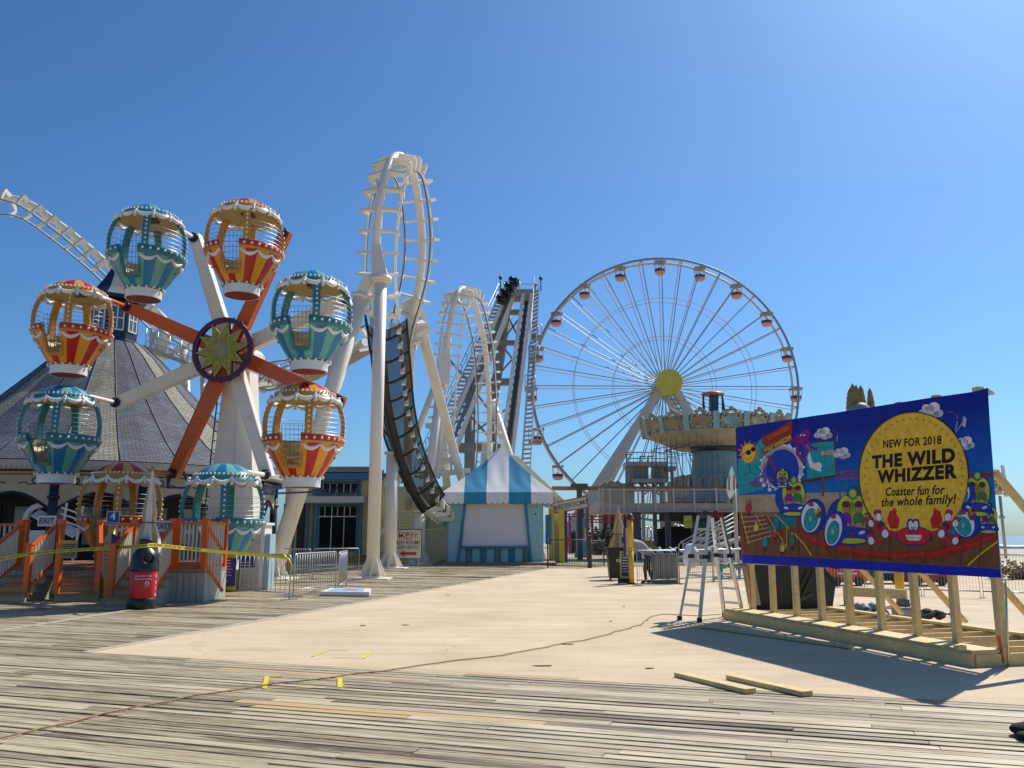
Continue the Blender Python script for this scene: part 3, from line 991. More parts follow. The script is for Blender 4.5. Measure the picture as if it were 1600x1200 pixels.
# ticket post and its twin by the shop
def ticket_post(label, base, h, txt, paddle=True, scale=1.0):
    b = V3(base)
    t = thing("ticket_post", label, "sign post", b, 0, "ticket price posts")
    mb = MB(); mb.tube([b, b + V3((0, 0, h))], .085, 14); mb.tube([b + V3((0, 0, 0)), b + V3((0, 0, .05))], .12, 14); mb.build("post", YELLOW, t)
    face = (V3((0, 0, 0)) - b); face.z = 0; face.normalize()
    x = V3((-face.y, face.x, 0)); Z = V3((0, 0, 1))
    c = b + V3((0, 0, h + .22)) + face * .09
    mb = MB(); mb.prism([c + x * a + Z * q - face * .02 for a, q in ((-.145, -.17), (.145, -.17), (.145, .17), (-.145, .17))], face * .02); mb.build("price_plate", TW, t)
    mb = MB(); mb.prism([c + x * a + Z * q + face * .001 for a, q in ((-.13, -.155), (.13, -.155), (.13, .155), (-.13, .155))], face * .004); mb.build("plate_face", BLUE, t)
    mb = MB(); letters(mb, txt, .25, c + face * .008 + Z * .04, x, Z, 0, .015); letters(mb, "Tickets", .08, c + face * .008 - Z * .11, x, Z, 0, .0); mb.build("lettering", TW, t)
    if paddle:
        for sd, m_, nm in ((-1, CANVAS_T, "height_scale"), (1, PURPLE, "height_panel")):
            mb = MB()
            c = b + V3((0, 0, h * .60)) + face * .10
            arc = [(0, -.40)] + [(sd * .15 * math.cos(q), -.40 + .15 * math.sin(q)) for q in [R(-90 + 15 * j) for j in range(7)]] + [(sd * .15 * math.cos(q), .40 + .15 * math.sin(q)) for q in [R(15 * j) for j in range(7)]] + [(0, .40)]
            if sd < 0: arc = arc[::-1]
            mb.prism([c + x * a + Z * q for a, q in arc], face * .02)
            if sd < 0:
                for j in range(8): mb.prism([c + face * .021 + x * a + Z * (-.38 + j * .1 + q) for a, q in ((-.13, 0), (-.04, 0), (-.04, .012), (-.13, .012))], face * .002, m=1)
            mb.build(nm, [m_, TEXTB], t)
    return t


ticket_post("yellow post with a blue 4 Tickets plate and purple height paddle", gnd(166, 938), 1.75, "4")

# red and black litter bin shaped like a bottle
BIN = gnd(221, 951)
t = thing("litter_bin", "red and black bottle shaped recycling bin below the caution tape", "litter bin", BIN)
mb = MB(); mb.lathe([(.29, 0), (.31, .03), (.31, .20), (.29, .23)], 32, BIN); mb.build("base", BLACKP, t)
mb = MB(); mb.lathe([(.275, .22), (.285, .25), (.285, .78), (.275, .80)], 32, BIN); bd = mb.build("drum", RED, t)
mb = MB()
prof = [(.29, .79), (.305, .82), (.305, .86), (.295, .90), (.29, 1.0), (.27, 1.12), (.22, 1.22), (.15, 1.275), (.14, 1.29), (.14, 1.42), (.145, 1.43), (.145, 1.47), (.13, 1.48), (0, 1.48)]
mb.lathe(prof, 32, BIN); hd = mb.build("bottle_lid", BLACKP, t)
f_ = (V3((0, 0, 0)) - BIN); f_.z = 0; f_.normalize(); f_ = Matrix.Rotation(R(14), 3, 'Z') @ f_; x_ = V3((-f_.y, f_.x, 0))
mb = MB()
c = BIN + f_ * .262 + V3((0, 0, 1.06))
zz = (V3((0, 0, 1)) - f_ * .28).normalized()
mb.tube([c + (x_ * math.cos(2 * math.pi * i / 24) + zz * math.sin(2 * math.pi * i / 24)) * .125 for i in range(24)], .018, 8, closed=True, m=0)
mb.add([c + f_ * .0 + (x_ * math.cos(2 * math.pi * i / 24) + zz * math.sin(2 * math.pi * i / 24)) * .12 + f_ * .012 for i in range(24)], [tuple(range(24))], 1)
mb.build("mouth", [BLACKP, mat("hole_black", (.003, .003, .003), .9)], hd)


def wrap_text(mb, txt, size, a0, z, bold, m=0):
    """lettering bent round the drum"""
    q = MB(); letters(q, txt, size, (0, 0, 0), (1, 0, 0), (0, 1, 0), 0, bold)
    fa = math.atan2(f_.y, f_.x)
    vs = []
    for v in q.v:
        an = fa + a0 + v[0] / .288
        vs.append((BIN.x + .288 * math.cos(an), BIN.y + .288 * math.sin(an), z + v[1]))
    mb.add(vs, q.f, m)


mb = MB()
wrap_text(mb, "Enjoy the Coke.", .058, -.28, .70, .003); wrap_text(mb, "Save the bottle.", .058, -.28, .635, .003)
wrap_text(mb, "PLEASE RECYCLE", .018, .02, .47, 0)
q = MB()
for k in range(3):                                       # three bent arrows in a triangle
    a = R(90 + 120 * k); b = R(90 + 120 * (k + 1))
    p, r_ = V3((.06 * math.cos(a), .06 * math.sin(a), 0)), V3((.06 * math.cos(b), .06 * math.sin(b), 0))
    q.bar(p.lerp(r_, .12), p.lerp(r_, .8), .02, .001, up=(0, 0, 1))
fa = math.atan2(f_.y, f_.x)
mb.add([(BIN.x + .289 * math.cos(fa + .02 + v[0] / .288), BIN.y + .289 * math.sin(fa + .02 + v[0] / .288), .54 + v[1]) for v in q.v], q.f)
for i, ch in enumerate("cola"): wrap_text(mb, ch, .13, .82, .70 - i * .13, .012)
mb.build("lettering", TW, bd)

# caution tape sagging from rail to rail, with its wording
t = thing("caution_tape", "yellow CAUTION WET PAINT tape strung across the steps to the barricade", "barrier tape", at(120, 870, 20.4))
pts = [at(-30, 879, 20.2), at(60, 864, 20.15), at(160, 857, 20.55), at(222, 853.5, 18.35), at(246, 852, 18.7), at(330, 861, 20.4), at(400, 867, 21.2), at(444, 870.5, 21.36)]
sp_ = spline(pts, 120)
mb = MB()
for p, q in zip(sp_, sp_[1:]):
    d = (q - p); n = V3((d.y, -d.x, 0)).normalized()
    mb.add([p - V3((0, 0, .038)), q - V3((0, 0, .038)), q + V3((0, 0, .038)), p + V3((0, 0, .038))] + [v - n * .002 for v in (p - V3((0, 0, .038)), q - V3((0, 0, .038)), q + V3((0, 0, .038)), p + V3((0, 0, .038)))],
           [(0, 1, 2, 3), (7, 6, 5, 4), (3, 2, 6, 7), (1, 0, 4, 5)])
mb.ball(sp_[-1], .07, 8, 5)
mb.tube([sp_[-1], sp_[-1] + V3((.12, -.02, -.06)), sp_[-1] + V3((.2, -.02, -.2))], [.03, .03, .015], 5)
mb.build("tape", TAPE, t)
mb = MB()
L = [0]
for p, q in zip(sp_, sp_[1:]): L.append(L[-1] + (q - p).length)
txt = "CAUTION WET PAINT  " * 12
q = MB(); letters(q, txt, .062, (0, 0, 0), (1, 0, 0), (0, 1, 0), 0, .014, align='LEFT')
sx_ = [v[0] for v in q.v]
per = 0.0
words = {}
for f in q.f:
    words.setdefault(int(min(sx_[i] for i in f) / 1.02), []).append(f)
for wd, fs in sorted(words.items()):
    idx = sorted({i for f in fs for i in f})
    if max(sx_[i] for i in idx) > L[-1] - .02: continue
    mp_ = {i: n for n, i in enumerate(idx)}
    vs = []
    for i in idx:
        v = q.v[i]; s = min(v[0], L[-1] - .001)
        j = max(k for k in range(len(L) - 1) if L[k] <= s)
        u = (s - L[j]) / (L[j + 1] - L[j]); p = sp_[j].lerp(sp_[j + 1], u); d = (sp_[j + 1] - sp_[j]); n = V3((d.y, -d.x, 0)).normalized()
        vs.append(p + n * .004 + V3((0, 0, v[1])))
    mb = MB(); mb.add(vs, [tuple(mp_[i] for i in f) for f in fs]); mb.build("wording", TEXTB, t)


# folded market umbrella
def folded_umbrella(label, base, h, m1, m2, r=.26):
    b = V3(base)
    t = thing("folded_umbrella", label, "umbrella", b, 0, "folded umbrellas")
    mb = MB(); mb.tube([b, b + V3((0, 0, h + .05))], .022, 8); mb.build("pole", mat("umbrella_pole", (.5, .45, .35), .5), t)
    mb = MB(); mb.ball(b + V3((0, 0, h + .06)), .05); mb.build("finial", mat("wood_finial", (.35, .2, .1), .5), t)
    mb = MB()
    vs, n = [], 32
    zs = [0, .12, .3, .5, .62, .8, .95, 1.0]
    ln = h * .62
    for i, f in enumerate(zs):
        z = h - f * ln
        base_r = r * (.10 + .9 * f) * (0.72 if abs(f - .62) < .05 else 1)
        for k in range(n):
            a = 2 * math.pi * k / n
            rr = base_r * (1 + .28 * math.cos(8 * a + 1.3 * f) * min(1, f * 1.5) + .08 * math.sin(3 * a))
            zz = z - (.10 * math.cos(8 * a + 1) if i == len(zs) - 1 else 0)
            vs.append(b + V3((rr * math.cos(a), rr * math.sin(a), zz)))
    base_i = len(mb.v); mb.v += [tuple(v) for v in vs]
    for i in range(len(zs) - 1):
        for k in range(n):
            l = (k + 1) % n
            mb.f.append((i * n + k, i * n + l, (i + 1) * n + l, (i + 1) * n + k)); mb.m.append((k // 4) % 2); mb.s.append(True)
    mb.build("canopy", [m1, m2], t)
    mb = MB(); z = h - .62 * ln
    mb.tube([b + V3((r * .58 * math.cos(2 * math.pi * i / 20), r * .58 * math.sin(2 * math.pi * i / 20), z)) for i in range(20)], .012, 5, closed=True); mb.build("tie_strap", BLACK, t)
    return t


ub = gnd(236, 938)
folded_umbrella("cream and tan folded umbrella behind the red litter bin", (-8.10, 19.22, 0), 2.98, CANVAS_W, CANVAS_T, .25)


# ---- crowd barricades, all copies of one
def barricade_at(label, p0, p1, h=1.08, group="crowd barricades", nb=17, src=None, name="barricade", m=None):
    p0, p1 = V3(p0), V3(p1)
    d = p1 - p0; L_ = d.length
    t = thing(name, label, "barricade", (p0.x, p0.y, 0), math.atan2(d.y, d.x), group)
    if src:
        for ch in kids(src):
            c = ch.copy(); col.objects.link(c); c.parent = t
            c.scale = (L_ / src["span"], 1, 1)
        t["span"] = src["span"]; return t
    m = m or GALV
    mb = MB()
    r = .12
    fr = [(0, .0), (0, h - r)] + [(r - r * math.cos(a), h - r + r * math.sin(a)) for a in [R(22.5 * i) for i in range(1, 4)]] + [(r, h)] + [(L_ - r, h)] + [(L_ - r + r * math.sin(a), h - r + r * math.cos(a)) for a in [R(22.5 * i) for i in range(1, 5)]] + [(L_, 0)]
    mb.tube([V3((x, 0, z)) for x, z in fr], .02, 8); mb.tube([V3((0, 0, .16)), V3((L_, 0, .16))], .016, 6)
    ORG[t.name] = V3(); mb.build("frame", m, t)
    for i in range(1, nb + 1):
        mb = MB(); x = L_ * i / (nb + 1); mb.tube([V3((x, 0, .16)), V3((x, 0, h - .01))], .0085, 6); mb.build("bar", m, t)
    for x in (0.0, L_):
        mb = MB(); mb.bar((x, -.0, .012), (x, -.26, .012), .045, .02); mb.bar((x, .0, .012), (x, .26, .012), .045, .02); mb.build("foot", m, t)
    t["span"] = L_
    return t


B0 = barricade_at("grey barricade with the tape tied to its end, before the white booth", gnd(327, 929), gnd(452, 937))
barricade_at("grey barricade right of the tape's knot, seen at an angle", gnd(458, 932.5), gnd(524, 920), src=B0)
barricade_at("grey barricade turned almost end-on, beside the flat board on the ground", gnd(528, 924), gnd(541, 916), src=B0)
barricade_at("grey barricade in front of the shaded shop windows", gnd(488, 905), gnd(560, 903), src=B0)
barricade_at("grey barricade standing behind the white sloping column's foot", gnd(415, 905), gnd(484, 906), src=B0)

# white control booth with its two purple notices
cb = V3((-7.55, 26.2, 0))
t = thing("control_booth", "white operator's booth with purple and lime notices behind the barricade", "booth", cb)
mb = MB(); mb.box((-7.55, 25.6, .93), (.66, .75, 1.86), m=0); mb.box((-7.55, 25.6, 1.89), (.78, .9, .07), m=0)
mb.box((-8.16, 25.7, .80), (.50, .6, 1.6), m=0)
mb.build("cabinet", WHITE2, t)
mb = MB(); mb.box((-7.55, 25.21, .93), (.46, .02, 1.5)); mb.build("door", mat("booth_door", (.60, .57, .50), .5), t)
mb = MB(); mb.box((-7.14, 25.6, .8), (.14, .6, 1.6)); mb.build("side_panel", mat("pale_blue_panel", (.35, .48, .52), .5), t)


def notice(label, px, py, Y, w, h, border):
    c = at(px, py, Y)
    s, n, x, z = sign_board("ride_notice", label, c, w, h, R(-80), GREENY if border else PURPLE, PURPLE, [], frame=.005 if not border else .0)
    mb = MB()
    if border:
        for sz in (-1, 1): mb.prism([c + n * .006 + x * a + z * (sz * (h / 2 - .05) + b) for a, b in ((-w / 2, -.05), (w / 2, -.05), (w / 2, .05), (-w / 2, .05))], n * .003)
        mb.build("lime_edge", GREENY, s); mb = MB()
    rr = random.Random(5)
    for i in range(int((h - .3) / .075) if border else 3):
        y = h / 2 - .17 - i * .075; l = w * rr.uniform(.45, .72)
        mb.prism([c + n * .007 + x * (-w * .36 + a * l) + z * (y + b) for a, b in ((0, 0), (1, 0), (1, .016), (0, .016))], n * .002)
    if border:
        for i in range(6): mb.ball(c + n * .008 + x * (-w * .43) + z * (h / 2 - .16 - i * .13), .022, 8, 4, sz=1)
    mb.build("small_print", TW, s)


notice("large purple and lime ride rules notice behind the barricade", 348.5, 894, 22.6, .64, .92, True)
notice("small plain purple notice on the white control booth", 386, 878, 23.2, .42, .30, False)

# ---------------------------------------------------------------- round carousel house with the cupola
CC = at(157, 745, 35.0); CX, CY = CC.x, CC.y
house = thing("carousel_house", "round carousel pavilion with striped shingle roof and dark pointed cupola", "pavilion", (CX, CY, 0))


def shingle_mat(name, c1, c2):
    m, nt, b = newmat(name)
    b.inputs["Roughness"].default_value = 0.85
    uv = nt.nodes.new("ShaderNodeUVMap")
    br = nt.nodes.new("ShaderNodeTexBrick")
    br.inputs["Scale"].default_value = 1.0
    br.inputs["Brick Width"].default_value = 0.22
    br.inputs["Row Height"].default_value = 0.105
    br.inputs["Mortar Size"].default_value = 0.010
    br.inputs["Color1"].default_value = c1 + (1,)
    br.inputs["Color2"].default_value = c2 + (1,)
    br.inputs["Mortar"].default_value = (0.02, 0.02, 0.022, 1)
    nt.links.new(uv.outputs[0], br.inputs["Vector"])
    nz = nt.nodes.new("ShaderNodeTexNoise"); nz.inputs["Scale"].default_value = 1.3; nz.inputs["Detail"].default_value = 7
    nt.links.new(uv.outputs[0], nz.inputs["Vector"])
    rp = nt.nodes.new("ShaderNodeValToRGB"); rp.color_ramp.elements[0].position = .3; rp.color_ramp.elements[1].position = .7
    rp.color_ramp.elements[0].color = (.7, .7, .7, 1); rp.color_ramp.elements[1].color = (1.12, 1.12, 1.12, 1)
    nt.links.new(nz.outputs["Fac"], rp.inputs["Fac"])
    mx = nt.nodes.new("ShaderNodeMixRGB"); mx.blend_type = 'MULTIPLY'; mx.inputs[0].default_value = 1
    nt.links.new(br.outputs["Color"], mx.inputs[1]); nt.links.new(rp.outputs[0], mx.inputs[2])
    nt.links.new(mx.outputs[0], b.inputs["Base Color"])
    bp = nt.nodes.new("ShaderNodeBump"); bp.inputs["Strength"].default_value = .5; bp.inputs["Distance"].default_value = .02; bp.invert = True
    nt.links.new(br.outputs["Fac"], bp.inputs["Height"]); nt.links.new(bp.outputs[0], b.inputs["Normal"])
    return m


SH_D = shingle_mat("slate_shingles", (.15, .17, .20), (.10, .115, .14))
SH_L = shingle_mat("tan_shingles", (.40, .375, .29), (.29, .275, .215))
M_NAVY2 = mat("navy_wood", (.012, .022, .05), .45, var=.2)
prof = [(7.45, 4.02), (6.2, 4.85), (5.0, 5.85), (3.9, 6.85), (2.9, 7.9), (2.1, 8.75), (1.35, 9.4), (.9, 9.5)]
NS_ = 48
mb = MB(); uvs = []
lens = [0]
for (r0, z0), (r1, z1) in zip(prof, prof[1:]): lens.append(lens[-1] + math.hypot(r0 - r1, z0 - z1))
for i in range(len(prof) - 1):
    for k in range(NS_):
        a0, a1 = 2 * math.pi * k / NS_, 2 * math.pi * (k + 1) / NS_
        q = []
        for (r, z), a in ((prof[i], a0), (prof[i], a1), (prof[i + 1], a1), (prof[i + 1], a0)): q.append((CX + r * math.cos(a), CY + r * math.sin(a), z))
        mb.add(q, [(0, 1, 2, 3)], 0 if (k // 2) % 3 != 1 else 1, False)
        uvs += [(a0 * 5, lens[i]), (a1 * 5, lens[i]), (a1 * 5, lens[i + 1]), (a0 * 5, lens[i + 1])]
mb.uv = uvs
roof = mb.build("roof", [SH_D, SH_L], house)
for k in range(24):                                    # dark hip strips between the gores
    a = 2 * math.pi * k / 24
    mb = MB(); mb.tube([(CX + r * math.cos(a), CY + r * math.sin(a), z + .015) for r, z in prof], .016, 4); mb.build("hip_strip", M_NAVY2, roof)
# cupola
mb = MB()
mb.lathe([(1.05, 9.1), (1.05, 9.55), (.97, 9.6), (.97, 11.2)], 8, (CX, CY, 0), a0=R(11), sm=False)
cup = mb.build("cupola", M_NAVY2, house)
for k in range(8):
    a = R(11 + 22.5 + 45 * k)
    n = V3((math.cos(a), math.sin(a), 0)); x = V3((-n.y, n.x, 0)); c = V3((CX, CY, 10.45)) + n * .915
    mb = MB()
    for dx in (-.25, 0, .25): mb.bar(c + x * dx + V3((0, 0, -.5)), c + x * dx + V3((0, 0, .5)), .045, .05, up=n)
    for dz in (-.5, 0, .5): mb.bar(c - x * .27 + V3((0, 0, dz)), c + x * .27 + V3((0, 0, dz)), .05, .045, up=n)
    w = mb.build("window", WHITE2, cup)
    mb = MB(); mb.prism([c + x * a_ + V3((0, 0, b_)) - n * .005 for a_, b_ in ((-.25, -.5), (.25, -.5), (.25, .5), (-.25, .5))], n * .008)
    mb.build("pane", mat("cupola_glass", (.10, .14, .18), .1) if k == 0 else bpy.data.materials["cupola_glass"], w)
mb = MB(); mb.lathe([(.88, 11.3), (1.28, 11.28), (1.28, 11.42), (.86, 11.78), (.52, 12.3), (.25, 12.85), (.06, 13.3), (0, 13.55)], 8, (CX, CY, 0), a0=R(11), sm=False, mf=lambda i, k: 0 if i < 2 or k % 3 else 1)
sp = mb.build("cupola_roof", [M_NAVY2, mat("grey_seam_metal", (.19, .20, .21), .5, var=.15)], cup)
mb = MB(); mb.tube([(CX, CY, 13.5), (CX, CY, 13.85)], .025, 6); mb.build("finial", M_NAVY2, sp)
# eave fascia with dentils
FASC = mat("weathered_fascia", (.50, .47, .40), .6, var=.1, dirt=.3)
mb = MB(); mb.lathe([(7.40, 4.00), (7.46, 3.99), (7.46, 3.70), (7.25, 3.68)], 48, (CX, CY, 0), sm=False, m=0)
for k in range(300):
    a = 2 * math.pi * k / 300
    if math.sin(a) > .3: continue
    mb.box((CX + 7.48 * math.cos(a), CY + 7.48 * math.sin(a), 3.74), (.05, .07, .07), rz=a)
mb.build("fascia", FASC, house)
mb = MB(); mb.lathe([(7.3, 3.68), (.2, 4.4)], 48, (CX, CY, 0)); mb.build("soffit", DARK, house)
# cream frieze panels with black scrolls, between navy columns
FR = mat("cream_frieze", (.46, .42, .30), .6, var=.1)
for k in range(16):
    a0 = R(-180 + 22.5 * k - 8); a1 = a0 + R(22.5)
    if math.sin(a0) > .45: continue
    p0 = V3((CX + 6.9 * math.cos(a0), CY + 6.9 * math.sin(a0), 0)); p1 = V3((CX + 6.9 * math.cos(a1), CY + 6.9 * math.sin(a1), 0))
    mb = MB(); mb.tube([p0, p0 + V3((0, 0, 3.7))], .15, 12); mb.tube([p0, p0 + V3((0, 0, .5))], .22, 12); mb.tube([p0 + V3((0, 0, 2.75)), p0 + V3((0, 0, 2.85))], .2, 12); mb.build("column", M_NAVY2, house)
    d = (p1 - p0); x = d.normalized(); n = V3((x.y, -x.x, 0)); L_ = d.length
    arch = [p0 + x * (L_ * i / 12) + V3((0, 0, 2.35 + .62 * math.sin(math.pi * i / 12))) for i in range(13)]
    mb = MB()
    pts = arch + [p1 + V3((0, 0, 3.66)), p0 + V3((0, 0, 3.66))]
    mb.prism([p + n * .0 for p in pts], n * .05)
    fz = mb.build("frieze", FR, house)
    mb = MB()
    mb.tube([p + n * .06 - V3((0, 0, .03)) for p in arch], .035, 5)
    for sd in (-1, 1):
        c = p0 + x * (L_ / 2 + sd * .75) + n * .06
        mb.tube([c + x * (sd * (.06 + .02 * t) * math.cos(t)) + V3((0, 0, 3.36 + (.04 + .016 * t) * math.sin(t))) for t in [i * .5 for i in range(16)]], .022, 4)
        mb.tube([c - x * sd * .55 + V3((0, 0, 3.25 + .05 * math.sin(q * 2))) + x * (sd * q * .18) for q in range(5)], .02, 4)
    for q in (-.6, 1): pass
    mb.tube([p0 + x * .2 + n * .06 + V3((0, 0, 3.55)), p1 - x * .2 + n * .06 + V3((0, 0, 3.55))], .018, 4)
    mb.build("scroll", TEXTB, fz)
    mb = MB(); mb.tube([p + n * .03 for p in arch], .05, 6); mb.build("arch_trim", M_NAVY2, fz)
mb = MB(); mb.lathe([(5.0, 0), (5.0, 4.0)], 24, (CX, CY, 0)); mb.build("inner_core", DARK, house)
M_MIR = mat("dim_mirror", (.30, .30, .27), .25, var=.3)
for k in range(14):
    a = R(-170 + k * 13)
    mb = MB(); mb.box((CX + 5.03 * math.cos(a), CY + 5.03 * math.sin(a), 1.9), (.05, .55, 1.3), rz=a); mb.build("mirror_panel", M_MIR, house)
mb = MB(); mb.lathe([(7.2, 0), (7.2, .14), (0, .14)], 40, (CX, CY, 0)); mb.build("floor", M_DECK, house)

for pl in (((402, 763), (470, 756), (508, 768), (402, 772)), ((262, 748), (278, 712), (296, 762), (262, 762))):
    P = [at(x, y, 27.6) for x, y in pl]
    mb = MB()
    for p, q in zip(P, P[1:] + P[:1]): mb.bar(p, q, .06, .06)
    mb.bar(P[0].lerp(P[3], .5), P[1], .04, .04); mb.bar(P[3], P[1], .04, .04)
    mb.build("eave_bracket", mat("bright_navy", (.02, .04, .16), .4) if "bright_navy" not in bpy.data.materials else bpy.data.materials["bright_navy"], house)

# white rocking boats / flyer cars parked in front of the carousel house
for i, (px, py, Y, s, lb) in enumerate(((52, 812, 28.4, 1.0, "white upright flyer frame with slanted panels behind the far left stairs"), (112, 800, 28.2, .8, "white slatted ride gate tilted beside the dark column behind the stairs"))):
    c = at(px, py, Y)
    t = thing("ride_car", lb, "ride car", (c.x, c.y, 0), 0)
    mb = MB()
    if i == 0:
        mb.tube(spline([c + V3((-.35, 0, -1.2)), c + V3((-.3, 0, -.2)), c + V3((-.1, 0, .35)), c + V3((.45, .1, .55))], 14), [.10] * 14, 8)
        mb.build("frame", WHITE, t)
        for k in range(3):
            mb = MB(); o = c + V3((.1 + .42 * k, -.1, .22 - .20 * k)); mb.bar(o, o + V3((.6, 0, -.3)), .38, .07, up=(0, -.6, 1)); mb.build("slanted_panel", WHITE2, t)
        mb = MB(); mb.box(c + V3((0.3, .1, -.5)), (1.2, .5, .3)); mb.box(c + V3((.3, .1, -1.0)), (.9, .4, .7)); mb.build("body", WHITE, t)
    else:
        for k in range(3):
            mb = MB(); o = c + V3((-.35, 0, .15 - .2 * k)); mb.bar(o, o + V3((.85, 0, -.28)), .05, .05); mb.build("slat", WHITE2, t)
        mb = MB(); mb.bar(c + V3((-.2, .03, .3)), c + V3((-.3, .03, -1.6)), .06, .06); mb.bar(c + V3((.35, .03, .2)), c + V3((.15, .03, -1.6)), .06, .06); mb.build("frame", WHITE2, t)

# ---------------------------------------------------------------- white roller coaster
CO = mat("coaster_white", (.80, .75, .64), .42, var=.06, scale=.7, dirt=.22, dirtc=(.40, .31, .20))
RAILB = mat("worn_rail", (.10, .085, .07), .45, var=.3)


def track(parent, ctrl, ties, spine_r=.17, gauge=.62, off=.62, name="spine_tube", netz=False):
    P = [at(a, b, c) for a, b, c, *_ in ctrl]
    D = [V3(q[3]).normalized() for q in ctrl]
    N = ties * 3
    sp = spline(P, N)
    # interpolate the rail side by the nearest fraction of control length
    L = [0]
    for a, b in zip(P, P[1:]): L.append(L[-1] + (b - a).length)
    LS = [0]
    for a, b in zip(sp, sp[1:]): LS.append(LS[-1] + (b - a).length)
    rd = []
    for i in range(N):
        s = LS[i] / LS[-1] * L[-1]
        j = 0
        while j < len(L) - 2 and L[j + 1] < s: j += 1
        u = (s - L[j]) / (L[j + 1] - L[j])
        d = D[j].lerp(D[j + 1], u)
        tg = (sp[min(i + 1, N - 1)] - sp[max(i - 1, 0)]).normalized()
        d = (d - tg * d.dot(tg)).normalized()
        rd.append((d, tg.cross(d).normalized(), tg))
    mb = MB(); mb.tube(sp, spine_r, 12); spn = mb.build(name, CO, parent)
    for sd in (-1, 1):
        mb = MB(); mb.tube([p + d * off + c * (sd * gauge) for p, (d, c, t) in zip(sp, rd)], .055, 6, m=0)
        mb.build("rail", CO, spn)
        mb = MB(); mb.tube([p + d * (off + .05) + c * (sd * (gauge - .045)) for p, (d, c, t) in zip(sp, rd)], .028, 4); mb.build("running_edge", RAILB, spn)
    for i in range(1, N, 3):
        p, (d, c, t) = sp[i], rd[i]
        innet = netz and i < N * .5 and p.z < at(590, 486, 33).z and p.y < 45.3
        mb = MB()
        for sd in ((-1, 1) if not innet else (1,) if c.x > 0 else (-1,)):
            A, B, C_ = p + d * .02, p + c * (sd * .78) + d * .16, p + c * (sd * .66) + d * off
            innet or mb.bar(A, B, .32, .10, up=t, w1=.18); mb.bar(B, C_, .17, .13, up=t)
        mb.build("tie", CO, spn)
    return sp, rd, spn


def post(parent, pts, r, name="column", foot=False, flange=True, m=None, down=True):
    P = [V3(p) for p in pts]
    if P[0].z > 0.01 and down:                             # carry the leg on down to the deck
        d = P[0] - P[1]; P[0] = P[0] + d * (P[0].z / max(.2, -d.z))
        P[0].z = 0
    mb = MB(); mb.tube(P, r, 18)
    if flange: mb.tube([P[-1] - (P[-1] - P[-2]).normalized() * .12, P[-1]], r * 1.35, 18)
    c = mb.build(name, m or CO, parent)
    if foot:
        b = P[0]
        mb = MB(); mb.box((b.x, b.y, .02), (r * 5.4, r * 5.4, .05)); mb.tube([(b.x, b.y, .04), (b.x, b.y, .12)], r * 1.6, 18)
        for k in range(8):
            a = 2 * math.pi * k / 8; e = V3((math.cos(a), math.sin(a), 0)); n = V3((-e.y, e.x, 0)) * .02
            o = V3((b.x, b.y, 0))
            mb.prism([o + e * r * .95 + V3((0, 0, .1)) - n, o + e * r * 2.1 + V3((0, 0, .1)) - n, o + e * r * .95 + V3((0, 0, .75)) - n], n * 2)
        mb.build("foot_plate", CO, c)
    return c


loop = thing("coaster_loop", "tall narrow white coaster loop on columns with a black net round its lower leg", "roller coaster", (-5, 33, 0), 0, "white coaster loops")
ctrl = [(702, 823, 49.2, (.2, .3, 1)), (682, 808, 46.8, (.3, .4, .8)), (655, 778, 44.4, (.3, .7, .6)), (628, 715, 42, (.15, .9, .35)), (610, 645, 39, (.1, 1, .1)), (598, 565, 35.5, (.1, 1, 0)), (590, 490, 33, (.1, 1, 0)),
        (587, 420, 32, (.1, 1, 0)), (590, 350, 31.6, (.12, 1, -.1)), (598, 290, 31.7, (.15, .8, -.4)), (612, 249, 32.5, (.1, .5, -.9)), (630, 246, 34, (0, -.1, -1)), (646, 274, 35.2, (-.15, -.7, -.6)), (656, 330, 36, (-.2, -1, -.1)),
        (660, 388, 36.5, (-.2, -1, .1)), (656, 440, 37, (-.2, -1, .2)), (645, 490, 37.6, (-.2, -1, .3)), (637, 528, 38.4, (-.1, -1, .3))]
sp1, rd1, spn1 = track(loop, ctrl, 42, netz=True)
p1b = gnd(582, 905)
tz = at(584, 440, 31.6).z
post(loop, [p1b, V3((p1b.x, p1b.y, tz))], .235, foot=True)
mb = MB(); top = V3((p1b.x, p1b.y, tz)); e = at(588, 385, 31.7)
mb.bar(top, e, .62, .5, w1=.36, h1=.34, up=(0, 1, 0)); mb.tube([top - V3((0, 0, .02)), top + V3((0, 0, .14))], .42, 18); mb.build("gusset", CO, loop)
b2 = gnd(423, 905)
post(loop, [b2, at(566, 462, 31.7)], .31, foot=True)
mb = MB(); mb.bar(at(566, 463, 31.7), at(577, 432, 31.7), .5, .4, w1=.45); mb.build("gusset", CO, loop)
b3 = gnd(609, 888); post(loop, [b3, V3((b3.x, b3.y, at(612, 706, b3.y).z))], .30, foot=True)
b4 = gnd(655, 882); post(loop, [V3((b4.x, b4.y, 0)), V3((b4.x, b4.y, at(655, 797, b4.y).z))], .30, foot=True)
mb = MB(); mb.bar(at(652, 500, 38), at(662, 520, 38), .9, .7); mb.bar(at(636, 468, 37.6), at(652, 500, 38), .5, .6, w1=.8); mb.bar(at(646, 500, 38), at(642, 545, 38), .5, .5); mb.build("node_box", CO, loop)
post(loop, [at(727, 770, 54.5), at(655, 505, 38.3)], .26, flange=False)
post(loop, [at(637, 770, 49.5), at(640, 520, 38.6)], .25, flange=False)
mb = MB(); mb.bar(at(612, 508, 37), at(640, 517, 38), .35, .2); mb.build("strut", CO, loop)
# safety net round the lower leg: a dark see-through mesh with black ribs and edges


